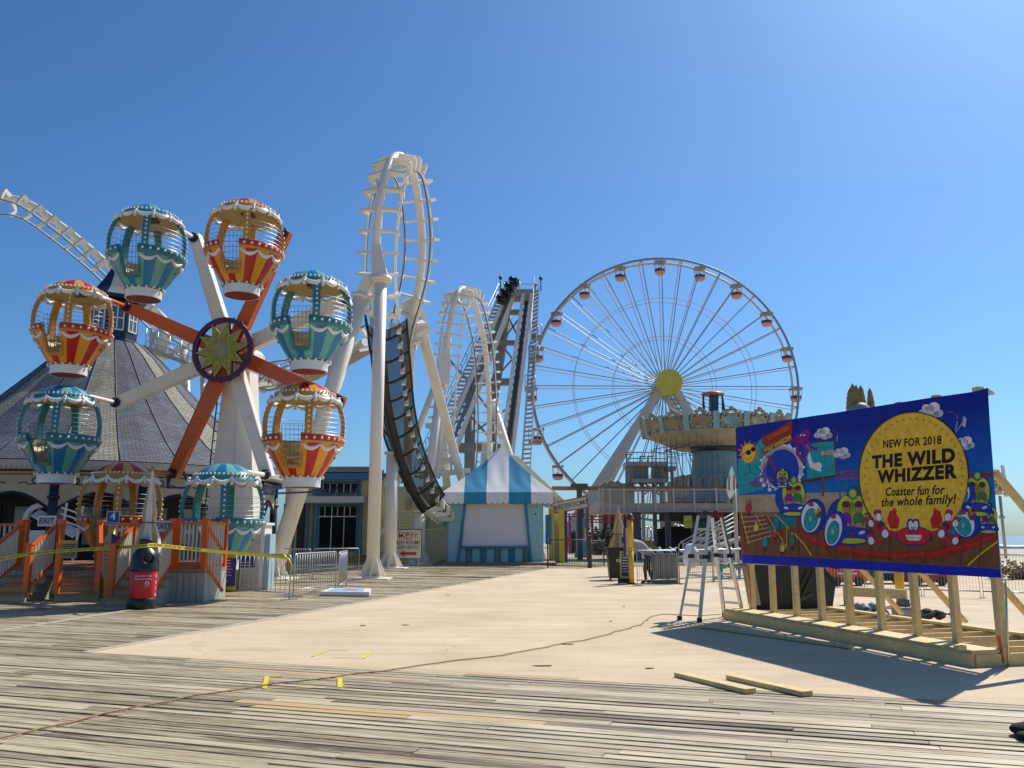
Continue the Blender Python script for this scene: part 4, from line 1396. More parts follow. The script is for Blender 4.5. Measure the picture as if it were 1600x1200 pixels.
def net_mat():
    m, nt, b = newmat("black_net")
    b.inputs["Base Color"].default_value = (.008, .008, .008, 1); b.inputs["Roughness"].default_value = .8
    tr = nt.nodes.new("ShaderNodeBsdfTransparent"); mx = nt.nodes.new("ShaderNodeMixShader"); mx.inputs[0].default_value = .80
    nt.links.new(tr.outputs[0], mx.inputs[1]); nt.links.new(b.outputs[0], mx.inputs[2])
    nt.links.new(mx.outputs[0], nt.nodes["Material Output"].inputs[0])
    return m


NETM = net_mat()
zs_ = [i for i, p in enumerate(sp1) if i < len(sp1) * .5 and p.z < at(590, 486, 33).z and p.y < 45.3]
mb = MB(); NA = 9
for q, i in enumerate(zs_):
    p, (d, c, t) = sp1[i], rd1[i]
    for k in range(NA):
        u = -1 + 2 * k / (NA - 1)
        mb.v.append(tuple(p + c * (u * .92) + d * (.75 * abs(u) ** 2.0) - d * .22 * (1 - u * u)))
for q in range(len(zs_) - 1):
    for k in range(NA - 1):
        mb.f.append((q * NA + k, q * NA + k + 1, (q + 1) * NA + k + 1, (q + 1) * NA + k)); mb.m.append(0); mb.s.append(True)
netv = list(mb.v)
net = mb.build("safety_net", NETM, loop)
for q in range(0, len(zs_), 5):
    mb = MB(); mb.tube([V3(netv[q * NA + k]) for k in range(NA)], .06, 5); mb.build("net_rib", BLACK, net)
for k in (0, NA - 1):
    mb = MB(); mb.tube([V3(netv[q * NA + k]) for q in range(len(zs_))], .05, 5); mb.build("net_edge", BLACK, net)
mb = MB(); mb.tube([V3(netv[q * NA + NA // 2]) - rd1[zs_[q]][0] * .05 for q in range(len(zs_))], .17, 8); mb.build("spine_shade_band", BLACK, net)  # black tube added along the spine, its shade put into the colour

# rear loop
loop2 = thing("coaster_loop", "shorter white coaster loop standing behind, left of the tall loop's neighbouring lift tower", "roller coaster", (-4, 46, 0), 0, "white coaster loops")
loop2["label"] = "shorter white coaster loop behind the striped kiosk, without any net"
ctrl = [(686, 742, 51, (.1, 1, 0)), (688, 690, 50.5, (.1, 1, 0)), (692, 630, 50, (.1, 1, 0)), (697, 560, 49.5, (.1, 1, 0)), (704, 500, 49.2, (.1, 1, -.2)), (713, 462, 49.4, (.1, .7, -.6)), (725, 451, 50.4, (.1, .1, -1)), (738, 464, 51.6, (-.1, -.7, -.6)),
        (749, 500, 52.4, (-.2, -1, -.1)), (758, 545, 53, (-.2, -1, 0)), (763, 600, 53.4, (-.2, -1, 0)), (765, 660, 53.6, (-.2, -1, 0)), (763, 720, 53.8, (-.2, -1, .2)), (757, 775, 54, (-.2, -1, .2))]
sp2, rd2, spn2 = track(loop2, ctrl, 42)
mb = MB(); mb.bar(at(699, 525, 49.5), at(692, 600, 49.5), .45, .4, w1=.75); mb.build("gusset", CO, loop2)
for a, b, r in (((664, 790, 50), (690, 600, 49.7), .27), ((700, 775, 54), (686, 610, 50.1), .26), ((640, 705, 53.5), (684, 592, 50.5), .2), ((806, 745, 54.5), (768, 625, 54), .27), ((752, 790, 54.5), (762, 690, 54.2), .34)):
    post(loop2, [at(*a), at(*b)], r, flange=False)
for a, b in (((665, 665, 51.5), (705, 665, 51.5)), ((663, 720, 51.5), (712, 720, 51.5)), ((655, 745, 52.5), (735, 735, 52.5))):
    mb = MB(); mb.bar(at(*a), at(*b), .25, .3); mb.build("strut", CO, loop2)

# curved track on the left, running behind the carousel house
cur = thing("curved_coaster_track", "white coaster track curving down from the left edge behind the pointed cupola", "roller coaster", (-20, 46, 0))
dn = (-.35, -.45, -.8)
ctrl = [(-420, 640, 50, dn), (-330, 505, 49.5, dn), (-190, 372, 48.5, dn), (-70, 316, 47, dn), (0, 309, 47, dn), (45, 318, 47, dn), (95, 352, 47, dn), (140, 388, 47, dn), (180, 424, 46.5, dn), (235, 478, 46, dn), (285, 524, 45.5, dn), (335, 560, 45, (-.3, -.6, -.6)), (395, 590, 44, (-.2, -.9, -.3)), (450, 592, 42.5, (0, -.7, .7)), (515, 566, 40.5, (0, -.5, .8)), (570, 535, 39, (0, -.4, .9))]
sp3, rd3, spn3 = track(cur, ctrl, 46, spine_r=.2, gauge=.6, off=.75)
# frame and catwalk under it, seen through the wheel
cw = [at(232, 545, 44.5), at(300, 570, 44), at(335, 588, 43.5)]
M_CW = mat("catwalk_beige", (.50, .43, .31), .6, var=.12, dirt=.3)
mb = MB()
for p, q in zip(cw, cw[1:]): mb.bar(p, q, .9, .22)
cwk0 = mb.build("catwalk", M_CW, cur)
mb = MB()
c2 = [at(395, 596, 43), at(440, 606, 42), at(480, 594, 41), at(530, 572, 40), at(578, 545, 39)]
for p, q in zip(c2, c2[1:]): mb.bar(p, q, 1.7, .12, up=(0, -.35, 1))
cwk = mb.build("catwalk", M_CW, cur)
for pl, hh in ((cw, 1.1), (c2[:3], 1.1)):
    mb = MB()
    for h in (.35, .7, 1.1): mb.tube([p + V3((0, -.4, h)) for p in pl], .022, 5)
    s_ = spline(pl, 7)
    for p in s_: mb.tube([p + V3((0, -.4, 0)), p + V3((0, -.4, hh))], .025, 5)
    mb.build("guard_rail", GALV, cwk)
for a, b, r in (((-300, 760, 49), (-300, 480, 49.2), .28), ((-60, 700, 47.6), (-60, 322, 47.2), .28), ((242, 690, 45), (240, 520, 45.5), .24), ((292, 690, 45), (288, 535, 45), .24), ((318, 690, 44), (316, 570, 44.4), .13)
                ):
    post(cur, [at(*a), at(*b)], r, flange=False)

for a, b, r in (((258, 560, 44.6), (300, 528, 45), .14), ((300, 565, 44.2), (335, 545, 44.8), .14), ((262, 505, 45.6), (245, 560, 45), .4)):
    post(cur, [at(*a), at(*b)], r, name="strut", flange=False, down=False)

# ---------------------------------------------------------------- the two steep lifts and their tower
LT = mat("lift_white", (.72, .69, .62), .5, var=.1, dirt=.25)
LG_ = mat("lift_grey", (.26, .255, .25), .5, var=.12, dirt=.25)
lift = thing("lift_tower", "steel tower carrying two steep coaster lift tracks with stairways beside them", "lift tower", (0, 62, 0))


def lift_track(ra, rb, sa, sb, Y0, Y1, nt):
    """ra, rb: left and right rail (px bottom, px top); sa, sb: the stairway's sides"""
    mb = MB()
    A = [at(ra[0][0], ra[0][1], Y0), at(ra[1][0], ra[1][1], Y1)]; B = [at(rb[0][0], rb[0][1], Y0), at(rb[1][0], rb[1][1], Y1)]
    up = (A[1] - A[0]).cross(B[0] - A[0]).normalized()
    up = up if up.y < 0 else -up
    for q in (A, B):
        mb = MB(); mb.bar(q[0], q[1], .26, .30, up=up); rl = mb.build("track_beam", LT, lift)
        mb = MB(); mb.bar(q[0] - up * .75, q[1] - up * .75, .12, .12, up=up); mb.build("lower_chord", LT, rl)
        for i in range(nt):
            mb = MB(); p = q[0].lerp(q[1], (i + .5) / nt); p2 = q[0].lerp(q[1], min(1, (i + 1.0) / nt)); mb.bar(p, p2 - up * .75, .07, .07); mb.build("lattice", LT, rl)
    for i in range(nt):
        mb = MB(); u = (i + .5) / nt; mb.bar(A[0].lerp(A[1], u) - up * .3, B[0].lerp(B[1], u) - up * .3, .14, .14, up=up); mb.build("cross_member", LG_, lift)
    C_, D_ = A[0].lerp(B[0], .5) - up * .25, A[1].lerp(B[1], .5) - up * .25
    mb = MB(); mb.bar(C_, D_, .26, .12, up=up); mb.build("chain_trough", LG_ if ra[0][0] < 700 else DSTEEL, lift)
    S = [at(sa[0][0], sa[0][1], Y0), at(sa[1][0], sa[1][1], Y1)]; T_ = [at(sb[0][0], sb[0][1], Y0), at(sb[1][0], sb[1][1], Y1)]
    mb = MB(); n = int((S[1] - S[0]).length / .33)
    for i in range(n):
        p, q = S[0].lerp(S[1], i / n), T_[0].lerp(T_[1], i / n)
        mb.bar(p, q, .26, .05, up=(0, .2, 1))
    stw = mb.build("stairway", LG_, lift)
    for q in (S, T_):
        mb = MB(); mb.bar(q[0], q[1], .08, .2, up=up); mb.build("stringer", LT, stw)
    mb = MB()
    o = V3((0, -.1, 1.0))
    mb.tube([S[0] + o, S[1] + o], .03, 5); mb.tube([S[0] + o * .5, S[1] + o * .5], .02, 5)
    for i in range(18): p = S[0].lerp(S[1], i / 17); mb.tube([p, p + o], .022, 5)
    mb.build("handrail", GALV, stw)
    return A, B


lift_track(((672, 745), (791, 462)), ((695, 745), (808, 448)), ((648, 745), (780, 462)), ((664, 745), (789, 462)), 58, 62, 26)
lift_track(((778, 745), (818, 456)), ((797, 745), (831, 456)), ((815, 745), (835, 452)), ((828, 745), (842, 447)), 58, 62, 26)
for a, b, r in (((733, 790, 60), (735, 600, 61), .38), ((768, 640, 62), (796, 470, 63), .36), ((770, 640, 62), (766, 790, 62), .34), ((786, 760, 63), (826, 470, 64), .3)):
    post(lift, [at(*a), at(*b)], r, flange=False, m=LG_, down=a[1] > 700)
for a, b, w in (((738, 597, 61), (795, 597, 62), .5), ((778, 536, 62), (806, 536, 62), .35), ((790, 488, 62), (815, 488, 62), .35), ((712, 700, 60), (800, 700, 61), .7), ((800, 462, 62), (834, 462, 62), .9)):
    mb = MB(); mb.bar(at(*a), at(*b), .4, w); mb.build("girder", LG_, lift)
for a, b in (((795, 497, 62), (812, 532, 62)), ((812, 497, 62), (782, 536, 62)), ((785, 540, 62), (800, 560, 62)), ((800, 562, 62), (775, 590, 62)), ((738, 605, 61), (763, 640, 61)), ((762, 605, 61), (795, 690, 61)), ((735, 680, 60), (790, 640, 61)), ((735, 650, 60), (780, 700, 61)), ((700, 560, 60), (738, 603, 61))):
    mb = MB(); mb.bar(at(*a), at(*b), .13, .13); mb.build("brace", LG_, lift)
for x0, x1, y in ((828, 846, 528), (826, 842, 562), (820, 836, 608), (826, 846, 692), (788, 812, 462)):
    mb = MB(); p, q = at(x0, y, 61.5), at(x1, y, 61.5); mb.bar(p, q, 1.2, .18)
    pf = mb.build("platform", LG_, lift)
    mb = MB()
    for h in (.45, .95): mb.tube([p + V3((0, -.5, h)), q + V3((0, -.5, h)), q + V3((0, .5, h))], .03, 5)
    for i in range(4): o = p.lerp(q, i / 3); mb.tube([o + V3((0, -.5, 0)), o + V3((0, -.5, .95))], .03, 5)
    mb.build("guard_rail", GALV, pf)
for px, y0, y1 in ((782, 470, 429), (845, 455, 430), (836, 455, 440)):
    mb = MB(); mb.tube([at(px, y0, 62), at(px, y1, 62)], .05, 5); mb.ball(at(px, y1 + 5, 62), .16, 6, 4); mb.build("lamp_mast", DSTEEL, lift)
mb = MB()
for h in (.5, 1.0): mb.tube([at(815, 458, 61.8) + V3((0, 0, h - .3)), at(846, 458, 61.8) + V3((0, 0, h - .3))], .03, 5)
mb.build("top_rail", GALV, lift)

train = thing("coaster_train", "dark coaster train parked near the crest of the left lift", "train", at(800, 450, 61.5))
a, b = at(783, 478, 61.0), at(809, 440, 61.6)
up = V3((-.3, -.9, .45)).normalized(); sd = (b - a).normalized().cross(up).normalized()
for i in range(4):
    p = a.lerp(b, (i + .5) / 4) + up * .24
    mb = MB(); mb.bar(p - (b - a) * .10, p + (b - a) * .10, .62, .36, up=up); mb.build("car", BLACK, train)
    for k in (-1, 1):
        mb = MB(); q = p + sd * (k * .22) + up * .36; mb.bar(q - (b - a) * .07, q + (b - a) * .02, .24, .26, up=up); mb.bar(q + (b - a) * .02, q + (b - a) * .04, .16, .36, up=up); mb.build("seat", BLACKP, train)

# ---------------------------------------------------------------- shop with blue trim and the pale yellow wall
SY = 51.0


def clap_mat(name, c, pitch=.16):
    m, nt, b = newmat(name)
    b.inputs["Roughness"].default_value = .65
    g = nt.nodes.new("ShaderNodeNewGeometry")
    sp = nt.nodes.new("ShaderNodeSeparateXYZ"); nt.links.new(g.outputs["Position"], sp.inputs[0])
    dv = nt.nodes.new("ShaderNodeMath"); dv.operation = 'DIVIDE'; dv.inputs[1].default_value = pitch; nt.links.new(sp.outputs[2], dv.inputs[0])
    fr = nt.nodes.new("ShaderNodeMath"); fr.operation = 'FRACT'; nt.links.new(dv.outputs[0], fr.inputs[0])
    rp = nt.nodes.new("ShaderNodeValToRGB")
    rp.color_ramp.elements[0].position = 0.0; rp.color_ramp.elements[0].color = tuple(x * .45 for x in c) + (1,)
    rp.color_ramp.elements[1].position = 0.16; rp.color_ramp.elements[1].color = c + (1,)
    nt.links.new(fr.outputs[0], rp.inputs["Fac"]); nt.links.new(rp.outputs[0], b.inputs["Base Color"])
    bp = nt.nodes.new("ShaderNodeBump"); bp.inputs["Strength"].default_value = .6; bp.inputs["Distance"].default_value = .03; bp.invert = True
    nt.links.new(fr.outputs[0], bp.inputs["Height"]); nt.links.new(bp.outputs[0], b.inputs["Normal"])
    return m


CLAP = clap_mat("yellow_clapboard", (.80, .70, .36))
BTRIM = mat("blue_trim", (.03, .17, .30), .5, var=.08, dirt=.1)
a, b = at(440, 873, SY), at(597, 873, SY)
shop = thing("corner_shop", "shaded yellow shop with blue framed windows behind the two tall white columns", "shop", (a.x, SY, 0))
zt = at(520, 745, SY).z
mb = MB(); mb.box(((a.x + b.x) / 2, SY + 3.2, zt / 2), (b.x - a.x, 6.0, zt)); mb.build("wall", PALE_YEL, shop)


def rect(mb, x0, y0, x1, y1, Y, th, m=0):
    p, q = at(x0, y1, Y), at(x1, y0, Y)
    mb.box(((p.x + q.x) / 2, Y - th / 2, (p.z + q.z) / 2), (abs(q.x - p.x), th, abs(q.z - p.z)), m=m)


S0 = SY + .19
mb = MB(); rect(mb, 430, 740, 600, 750, S0, .5); mb.box(((a.x + b.x) / 2, SY + 3.2, zt + .1), (b.x - a.x + .7, 6.8, .22)); mb.build("roof", BTRIM, shop)
for (x0, y0, x1, y1, nm, cols, bars) in ((488, 752, 564, 774, "clerestory_window", 6, ()), (492, 788, 562, 864, "window", 2, (807,))):
    mb = MB(); rect(mb, x0, y0, x1, y1, S0, .08); w = mb.build(nm, BTRIM, shop)
    mb = MB(); rect(mb, x0 + 6, y0 + 4, x1 - 5, y1 - 4, S0 - .085, .02); mb.build("pane", GLASS, w)
    n = 6
    for i in range(1, n):
        x = x0 + 6 + (x1 - x0 - 11) * i / n
        mb = MB(); rect(mb, x - .7, y0 + 4, x + .7, (807 if cols == 2 and i not in (2, 4) else y1 - 4), S0 - .11, .05); mb.build("muntin", WHITE2, w)
    for y in bars:
        mb = MB(); rect(mb, x0 + 6, y - .7, x1 - 5, y + .7, S0 - .12, .05); mb.build("muntin", WHITE2, w)
mb = MB(); p, q = at(462, 786, SY - 1.1), at(568, 775, SY - 1.1); mb.box(((p.x + q.x) / 2, SY - .5, (p.z + q.z) / 2), (q.x - p.x, 1.5, .36)); aw = mb.build("awning", mat("white_awning", (.55, .54, .50), .5, var=.08), shop)
for x in (528, 560):
    mb = MB(); mb.tube([at(x, 757, S0 - .1), at(x - 6, 776, SY - 1.2)], .025, 5); mb.build("stay_rod", GALV, aw)
for x0, x1 in ((477, 484), (486, 492), (562, 567)):
    mb = MB(); rect(mb, x0, 787, x1, 866, S0 - .0, .16); mb.build("trim_board", BTRIM, shop)
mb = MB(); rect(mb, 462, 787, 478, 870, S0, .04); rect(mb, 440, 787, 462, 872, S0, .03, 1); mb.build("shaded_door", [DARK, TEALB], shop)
mb = MB(); p = at(545, 868, SY - .6); mb.box((p.x, SY - .4, .42), (3.0, .5, .06)); mb.box((p.x, SY - .4, .2), (2.6, .4, .38)); mb.build("window_bench", mat("bench_wood", (.28, .17, .09), .7), shop)
mb = MB(); rect(mb, 505, 735, 600, 743, S0 + 2.5, 3); mb.build("parapet", mat("grey_parapet", (.22, .22, .22), .8, var=.15), shop)
mb = MB(); p = at(532, 733, SY + 2); mb.box(p, (2.3, .9, .14)); mb.box(p + V3((-.4, 0, -.5)), (.2, .3, .9)); mb.box(p + V3((.5, 0, -.5)), (.2, .3, .9)); mb.tube([p + V3((-1.4, 0, -.8)), p + V3((-1.4, 0, 1.2))], .03, 5); mb.build("rooftop_unit", DSTEEL, shop)
mb = MB(); p, q = at(577, 764, SY - .05), at(577, 832, SY - .05); mb.tube([p, q], .05, 6); mb.build("downpipe", DARK, shop)

wl = thing("yellow_wall", "sunlit pale yellow clapboard wall behind the black netted track and kiosk", "wall", at(650, 870, 50.8))
WYX = at(598, 850, 50.6).x; zt2 = at(640, 764, 50.6).z
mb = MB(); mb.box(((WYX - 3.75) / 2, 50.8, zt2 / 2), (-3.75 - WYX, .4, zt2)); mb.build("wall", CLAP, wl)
mb = MB(); mb.box(((WYX - 3.75) / 2, 50.8, zt2 + .07), (-3.75 - WYX + .1, .6, .14)); mb.build("cornice", mat("cream_cornice", (.62, .57, .42), .6, var=.08), wl)

# MOREY rest room sign
def plain_text_sign():
    c = at(637.5, 850, 43.5)
    s, n, x, z = sign_board("directory_sign", "cream rest rooms and guest services sign with a red arrow on the white stub column", c, 1.42, 1.50, R(-90), mat("green_frame", (.03, .09, .06), .5), mat("cream_sign", (.66, .60, .45), .5, var=.04), [], frame=.05)
    RED_T = mat("red_lettering", (.5, .02, .015), .5)
    mb = MB()
    for i, ch in enumerate("MOREY"):
        u = (i - 2) / 2
        letters(mb, ch, .30, c + n * .009 + x * (u * .38) + z * (.47 - .07 * u * u), x, z, 0, .02)
    mb.build("logo_lettering", RED_T, s)
    for i in range(3):
        pass
    mb = MB(); mb.tube([c + n * .012 + x * (-.42 + .2 * math.cos(t) * .3) + z * (.60 + .05 * math.sin(t)) for t in [k * .7 for k in range(9)]], .012, 4); letters(mb, "PIERS", .15, c + n * .009 + z * .26, x, z, 0, .006, sx=1.2); mb.build("logo_lettering", TEXTB, s)
    mb = MB(); letters(mb, "REST ROOMS", .25, c + n * .009 + z * .06, x, z, 0, .012, sx=.80); letters(mb, "GUEST SERVICES", .20, c + n * .009 - z * .17, x, z, 0, .012, sx=.70); mb.build("lettering", TEXTB, s)
    mb = MB()
    pts = [(-.42, 0), (-.18, .15), (-.18, .07), (.42, .07), (.42, -.07), (-.18, -.07), (-.18, -.15)]
    mb.prism([c + n * .008 + x * a_ + z * (b_ - .47) for a_, b_ in pts], n * .003); ar = mb.build("arrow", TEXTB, s)
    mb = MB(); mb.prism([c + n * .013 + x * (a_ * .9) + z * (b_ * .75 - .47) for a_, b_ in pts], n * .003); mb.build("arrow_fill", RED_T, ar)
    mb = MB()
    for sd in (-1, 1): mb.tube([V3((c.x + sd * .55, c.y + .06, 0)), V3((c.x + sd * .55, c.y + .06, c.z + .7))], .03, 6)
    mb.build("legs", GALV, s)


plain_text_sign()
# white picket gates either side of it
FENCE_W = mat("white_fence", (.62, .60, .55), .5, var=.08)


def picket(label, p0, p1, h, n, m, name="fence", group=None, pr=.016, cat="fence", base=.1, posts=2):
    p0, p1 = V3(p0), V3(p1)
    t = thing(name, label, cat, p0, 0, group)
    mb = MB(); mb.tube([p0 + V3((0, 0, h)), p1 + V3((0, 0, h))], pr * 1.4, 6); mb.build("top_rail", m, t)
    mb = MB(); mb.tube([p0 + V3((0, 0, base)), p1 + V3((0, 0, base))], pr * 1.3, 6); mb.build("bottom_rail", m, t)
    for i in range(posts):
        p = p0.lerp(p1, i / (posts - 1)); mb = MB(); mb.tube([p, p + V3((0, 0, h + .08))], pr * 2.4, 8); mb.build("post", m, t)
    for i in range(1, n):
        p = p0.lerp(p1, i / n); mb = MB(); mb.tube([p + V3((0, 0, base)), p + V3((0, 0, h))], pr * .62, 5); mb.build("picket", m, t)
    return t


picket("tall white picket gate beside the rest rooms sign, left of the striped kiosk", gnd(663, 882), gnd(697, 882), 1.9, 14, FENCE_W, "picket_gate", cat="gate")
picket("white picket fence between the two tall white columns", gnd(590, 884), gnd(616, 884), 1.9, 10, FENCE_W, "picket_fence")

# ---------------------------------------------------------------- striped kiosk
KX0, KX1, KY = -3.62, 1.72, 47.4
kio = thing("ticket_kiosk", "closed blue ticket kiosk with blue and white striped tent roof and rolled shutter", "kiosk", ((KX0 + KX1) / 2, KY, 0))
BLU = mat("canvas_blue", (.025, .27, .47), .75, var=.06, scale=3)
WHC = mat("canvas_white", (.82, .81, .80), .75, var=.05, scale=3)
KW = mat("kiosk_blue", (.27, .53, .58), .5, var=.08, dirt=.12)
KD = mat("kiosk_dark_blue", (.03, .20, .33), .5, var=.08)
zE = at(780, 787, KY).z
mb = MB(); mb.box(((KX0 + KX1) / 2, KY + 2.4, zE / 2), (KX1 - KX0, 4.7, zE)); mb.build("wall", KW, kio)
mb = MB(); mb.box(((KX0 + KX1) / 2 + .1, KY + 1.8, .07), (KX1 - KX0 + 1.1, 6.0, .14)); mb.build("base_kerb", mat("kerb_tan", (.30, .23, .14), .8, var=.15), kio)
YF = KY - .0
# slanted shutter recess
def kp(px, py, Y=YF): return at(px, py, Y)
YF = KY + .045
mb = MB(); mb.prism([kp(727, 787), kp(822, 787), kp(826, 853), kp(722, 853)], V3((0, -.03, 0))); sh = mb.build("shutter", clap_mat("rolled_shutter", (.82, .80, .79), .12), kio)
mb = MB()
for q in (((702, 787), (727, 787), (715, 880), (700, 880)), ((821, 787), (846, 787), (849, 880), (830, 880))):
    mb2 = MB(); mb2.prism([kp(*p) for p in q], V3((0, -.16, 0))); pl = mb2.build("pilaster", KW, kio)
    mb2 = MB(); e0, e1 = (kp(727, 787), kp(715, 880)) if q[0][0] == 702 else (kp(821, 787), kp(830, 880)); mb2.bar(e0 - V3((0, .1, 0)), e1 - V3((0, .1, 0)), .14, .22, up=(0, 1, 0)); mb2.build("edge_trim", KD, pl)
    mb2 = MB(); c = kp(sum(p[0] for p in q) / 4, 803) - V3((0, .17, 0)); mb2.prism([c + V3((dx, 0, dz)) for dx, dz in ((0, -.06), (.06, 0), (0, .06), (-.06, 0))], V3((0, -.01, 0))); mb2.build("diamond", TEXTB, pl)
mb = MB(); c = kp(833, 792) - V3((0, .18, 0)); letters(mb, "Tickets", .2, c, (1, 0, .05), (0, 0, 1), 0, .005, shear=.3); mb.build("lettering", mat("gold_lettering", (.5, .38, .12), .4), kio)
mb = MB(); p, q = kp(719, 855), kp(829, 855); mb.box(((p.x + q.x) / 2, KY - .12, p.z), (q.x - p.x, .5, .08)); mb.build("counter", KD, kio)
for i in range(11):
    x0, x1 = 716 + 11.3 * i * .985, 716 + 11.3 * (i + 1) * .985
    mb = MB(); mb.prism([kp(x0, 857), kp(x1, 857), kp(x1, 880), kp(x0, 880)], V3((0, -.02, 0))); mb.build("stripe_board", KW if i % 2 == 0 else KD, kio)
for x in (732, 777, 823):
    mb = MB(); rect(mb, x - .8, 856, x + .8, 880, KY - .0, .1); mb.build("counter_bracket", CANVAS_T, kio)
# tent roof: pyramid with stripes and scalloped valance
ex0, ex1, ey0, ey1 = KX0 - .22, KX1 + .55, KY - .55, KY + 5.1
apex = at(783, 697, KY + 2.2)
zv = at(780, 769, ey0).z; zb = at(780, 785, ey0).z
cor = [V3((ex0, ey0, zv)), V3((ex1, ey0, zv)), V3((ex1, ey1, zv)), V3((ex0, ey1, zv))]
stripes = [0, .20, .40, .60, .80, 1.0]
mb = MB()
NJ = 10
for s in range(4):
    A, B = cor[s], cor[(s + 1) % 4]
    L2 = (B - A)
    wa = (apex - A).dot(L2) / L2.dot(L2)
    Vv = apex - A.lerp(B, wa)
    NS2 = 40
    ws = sorted(set([k / NS2 for k in range(NS2 + 1)] + [wa]))
    base = len(mb.v)
    for w in ws:
        tm = w / wa if w <= wa else (1 - w) / (1 - wa)
        for j in range(NJ + 1):
            t = tm * j / NJ
            p = A.lerp(B, w) + Vv * t
            p.z -= .16 * math.sin(math.pi * t) * (1 if 0 < w < 1 else 0)
            p.z += .035 * math.sin(w * 47 + t * 13 + 2 * math.sin(t * 7)) * math.sin(math.pi * min(1, t * 1.3)) * math.sin(math.pi * min(1, tm - t))
            mb.v.append(tuple(p))
    for i in range(len(ws) - 1):
        for j in range(NJ):
            q = base + i * (NJ + 1) + j
            mb.f.append((q, q + NJ + 1, q + NJ + 2, q + 1)); mb.m.append(0 if int((ws[i] + ws[i + 1]) * 2.5) % 2 == 0 else 1); mb.s.append(True)
roofk = mb.build("tent_roof", [WHC, BLU], kio)
mb = MB()
for s in range(4):
    A, B = cor[s], cor[(s + 1) % 4]
    NSC = 20
    out = V3(((B - A).y, -(B - A).x, 0)).normalized()
    base = len(mb.v)
    for k in range(NSC * 6 + 1):
        u = k / (NSC * 6)
        e = A.lerp(B, u)
        mb.v.append(tuple(e)); mb.v.append(tuple(V3((e.x, e.y, zb - .10 * abs(math.sin(math.pi * u * NSC)))) + out * (.10 + .03 * math.sin(u * 50))))
    for k in range(NSC * 6):
        u = (k + .5) / (NSC * 6)
        mb.f.append((base + 2 * k, base + 2 * k + 1, base + 2 * k + 3, base + 2 * k + 2)); mb.m.append(0 if int(u * 5) % 2 == 0 else 1); mb.s.append(True)
mb.build("valance", [WHC, BLU], roofk)
mb = MB(); mb.tube([apex - V3((0, 0, .1)), apex + V3((0, 0, .3))], .05, 8); mb.ball(apex + V3((0, 0, .3)), .08); mb.build("finial", WHC, roofk)
# stall standing behind it, with cream canvas roof and yellow posts
st2 = thing("canvas_stall", "narrow stall with cream canvas roof and yellow posts behind the striped kiosk", "stall", (2.2, 53, 0))
mb = MB()
mb.prism([at(x, y, 53.2) for x, y in ((798, 711), (810, 713), (886, 786), (885, 801), (872, 801), (862, 780))], V3((-.3, 3.0, 0))); mb.build("canvas_roof", mat("cream_canvas", (.66, .58, .38), .8, var=.06), st2)
for x, m_ in ((862, YELLOW), (877.5, YELLOW)):
    p = at(x, 860, 50.8); mb = MB(); mb.box((p.x, 50.8, 1.55), (.32, .3, 3.1)); mb.build("post", m_, st2)
mb = MB(); p = at(870, 860, 51.2); mb.box((p.x, 52.4, 1.4), (.5, 2.4, 2.8)); mb.build("roller_door", clap_mat("white_roller", (.55, .54, .5), .12), st2)
mb = MB(); p = at(857, 830, 50.6); mb.box((p.x, 50.6, 1.9), (.35, .15, 1.7)); mb.build("teal_panel", TEALB, st2)
mb = MB(); p = at(884, 830, 51.4); mb.box((p.x, 51.4, 1.5), (.18, .3, 3.0)); mb.build("purple_post", PURPLE, st2)

# black bar fence right of the kiosk
IRON = mat("green_black_iron", (.035, .04, .03), .5, var=.2)
fA, fB, fC = gnd(856, 887), gnd(921, 887.5), gnd(944, 884)
picket("low black bar fence from the striped kiosk to the dark square post", fA, fB, 1.35, 17, IRON, "iron_fence", "dark iron fences")
picket("short mesh filled black fence panel right of the dark square post", fB + V3((.1, .1, 0)), fC, 1.3, 9, IRON, "iron_fence", "dark iron fences")
mb = MB(); mb.bar(fB, fB + V3((0, 0, 1.42)), .16, .16); tag(mb.build("fence_post", IRON, None, fB), "dark square fence post between the two low black fence panels", "post")

# RESTROOMS arrow sign hanging from the dark post, and the brown monorail beam
dp = at(905, 850, 56)
t = thing("monorail_beam", "long brown steel beam carried by a dark post above the raised platform", "monorail", (dp.x, 56, 0))
zb_ = at(905, 763, 56).z
mb = MB(); mb.bar((at(862, 763, 56).x, 56, zb_), (at(1152, 763, 56).x, 56, zb_), .22, .26); mb.build("beam", mat("brown_beam", (.26, .15, .06), .6, var=.15), t)
for x in (905, 1145):
    p = at(x, 763, 56); mb = MB(); mb.box((p.x, 56, zb_ / 2), (.34, .34, zb_)); mb.box((p.x, 56, zb_ + .15), (1.1, .5, .3)); mb.build("post", DSTEEL, t)
s, n, x, z = sign_board("restrooms_sign", "tilted cream RESTROOMS board with red edge beside the dark beam post", at(892, 789, 51.8), 2.1, .72, R(-90), mat("red_edge", (.42, .03, .02), .5), mat("cream_board", (.56, .47, .33), .5, var=.05), [("RESTROOMS", .36, 0, .02, mat("teal_lettering", (.02, .14, .2), .5))], tilt=R(11), frame=.06)
mb = MB(); c = V3(s.location); mb.box((c.x + 1.0, c.y + .2, c.z / 2 + .2), (.12, .12, c.z + .4)); mb.build("post", DSTEEL, s)
for o in s.children:
    if o.name.startswith("lettering"): o.name = "lettering"

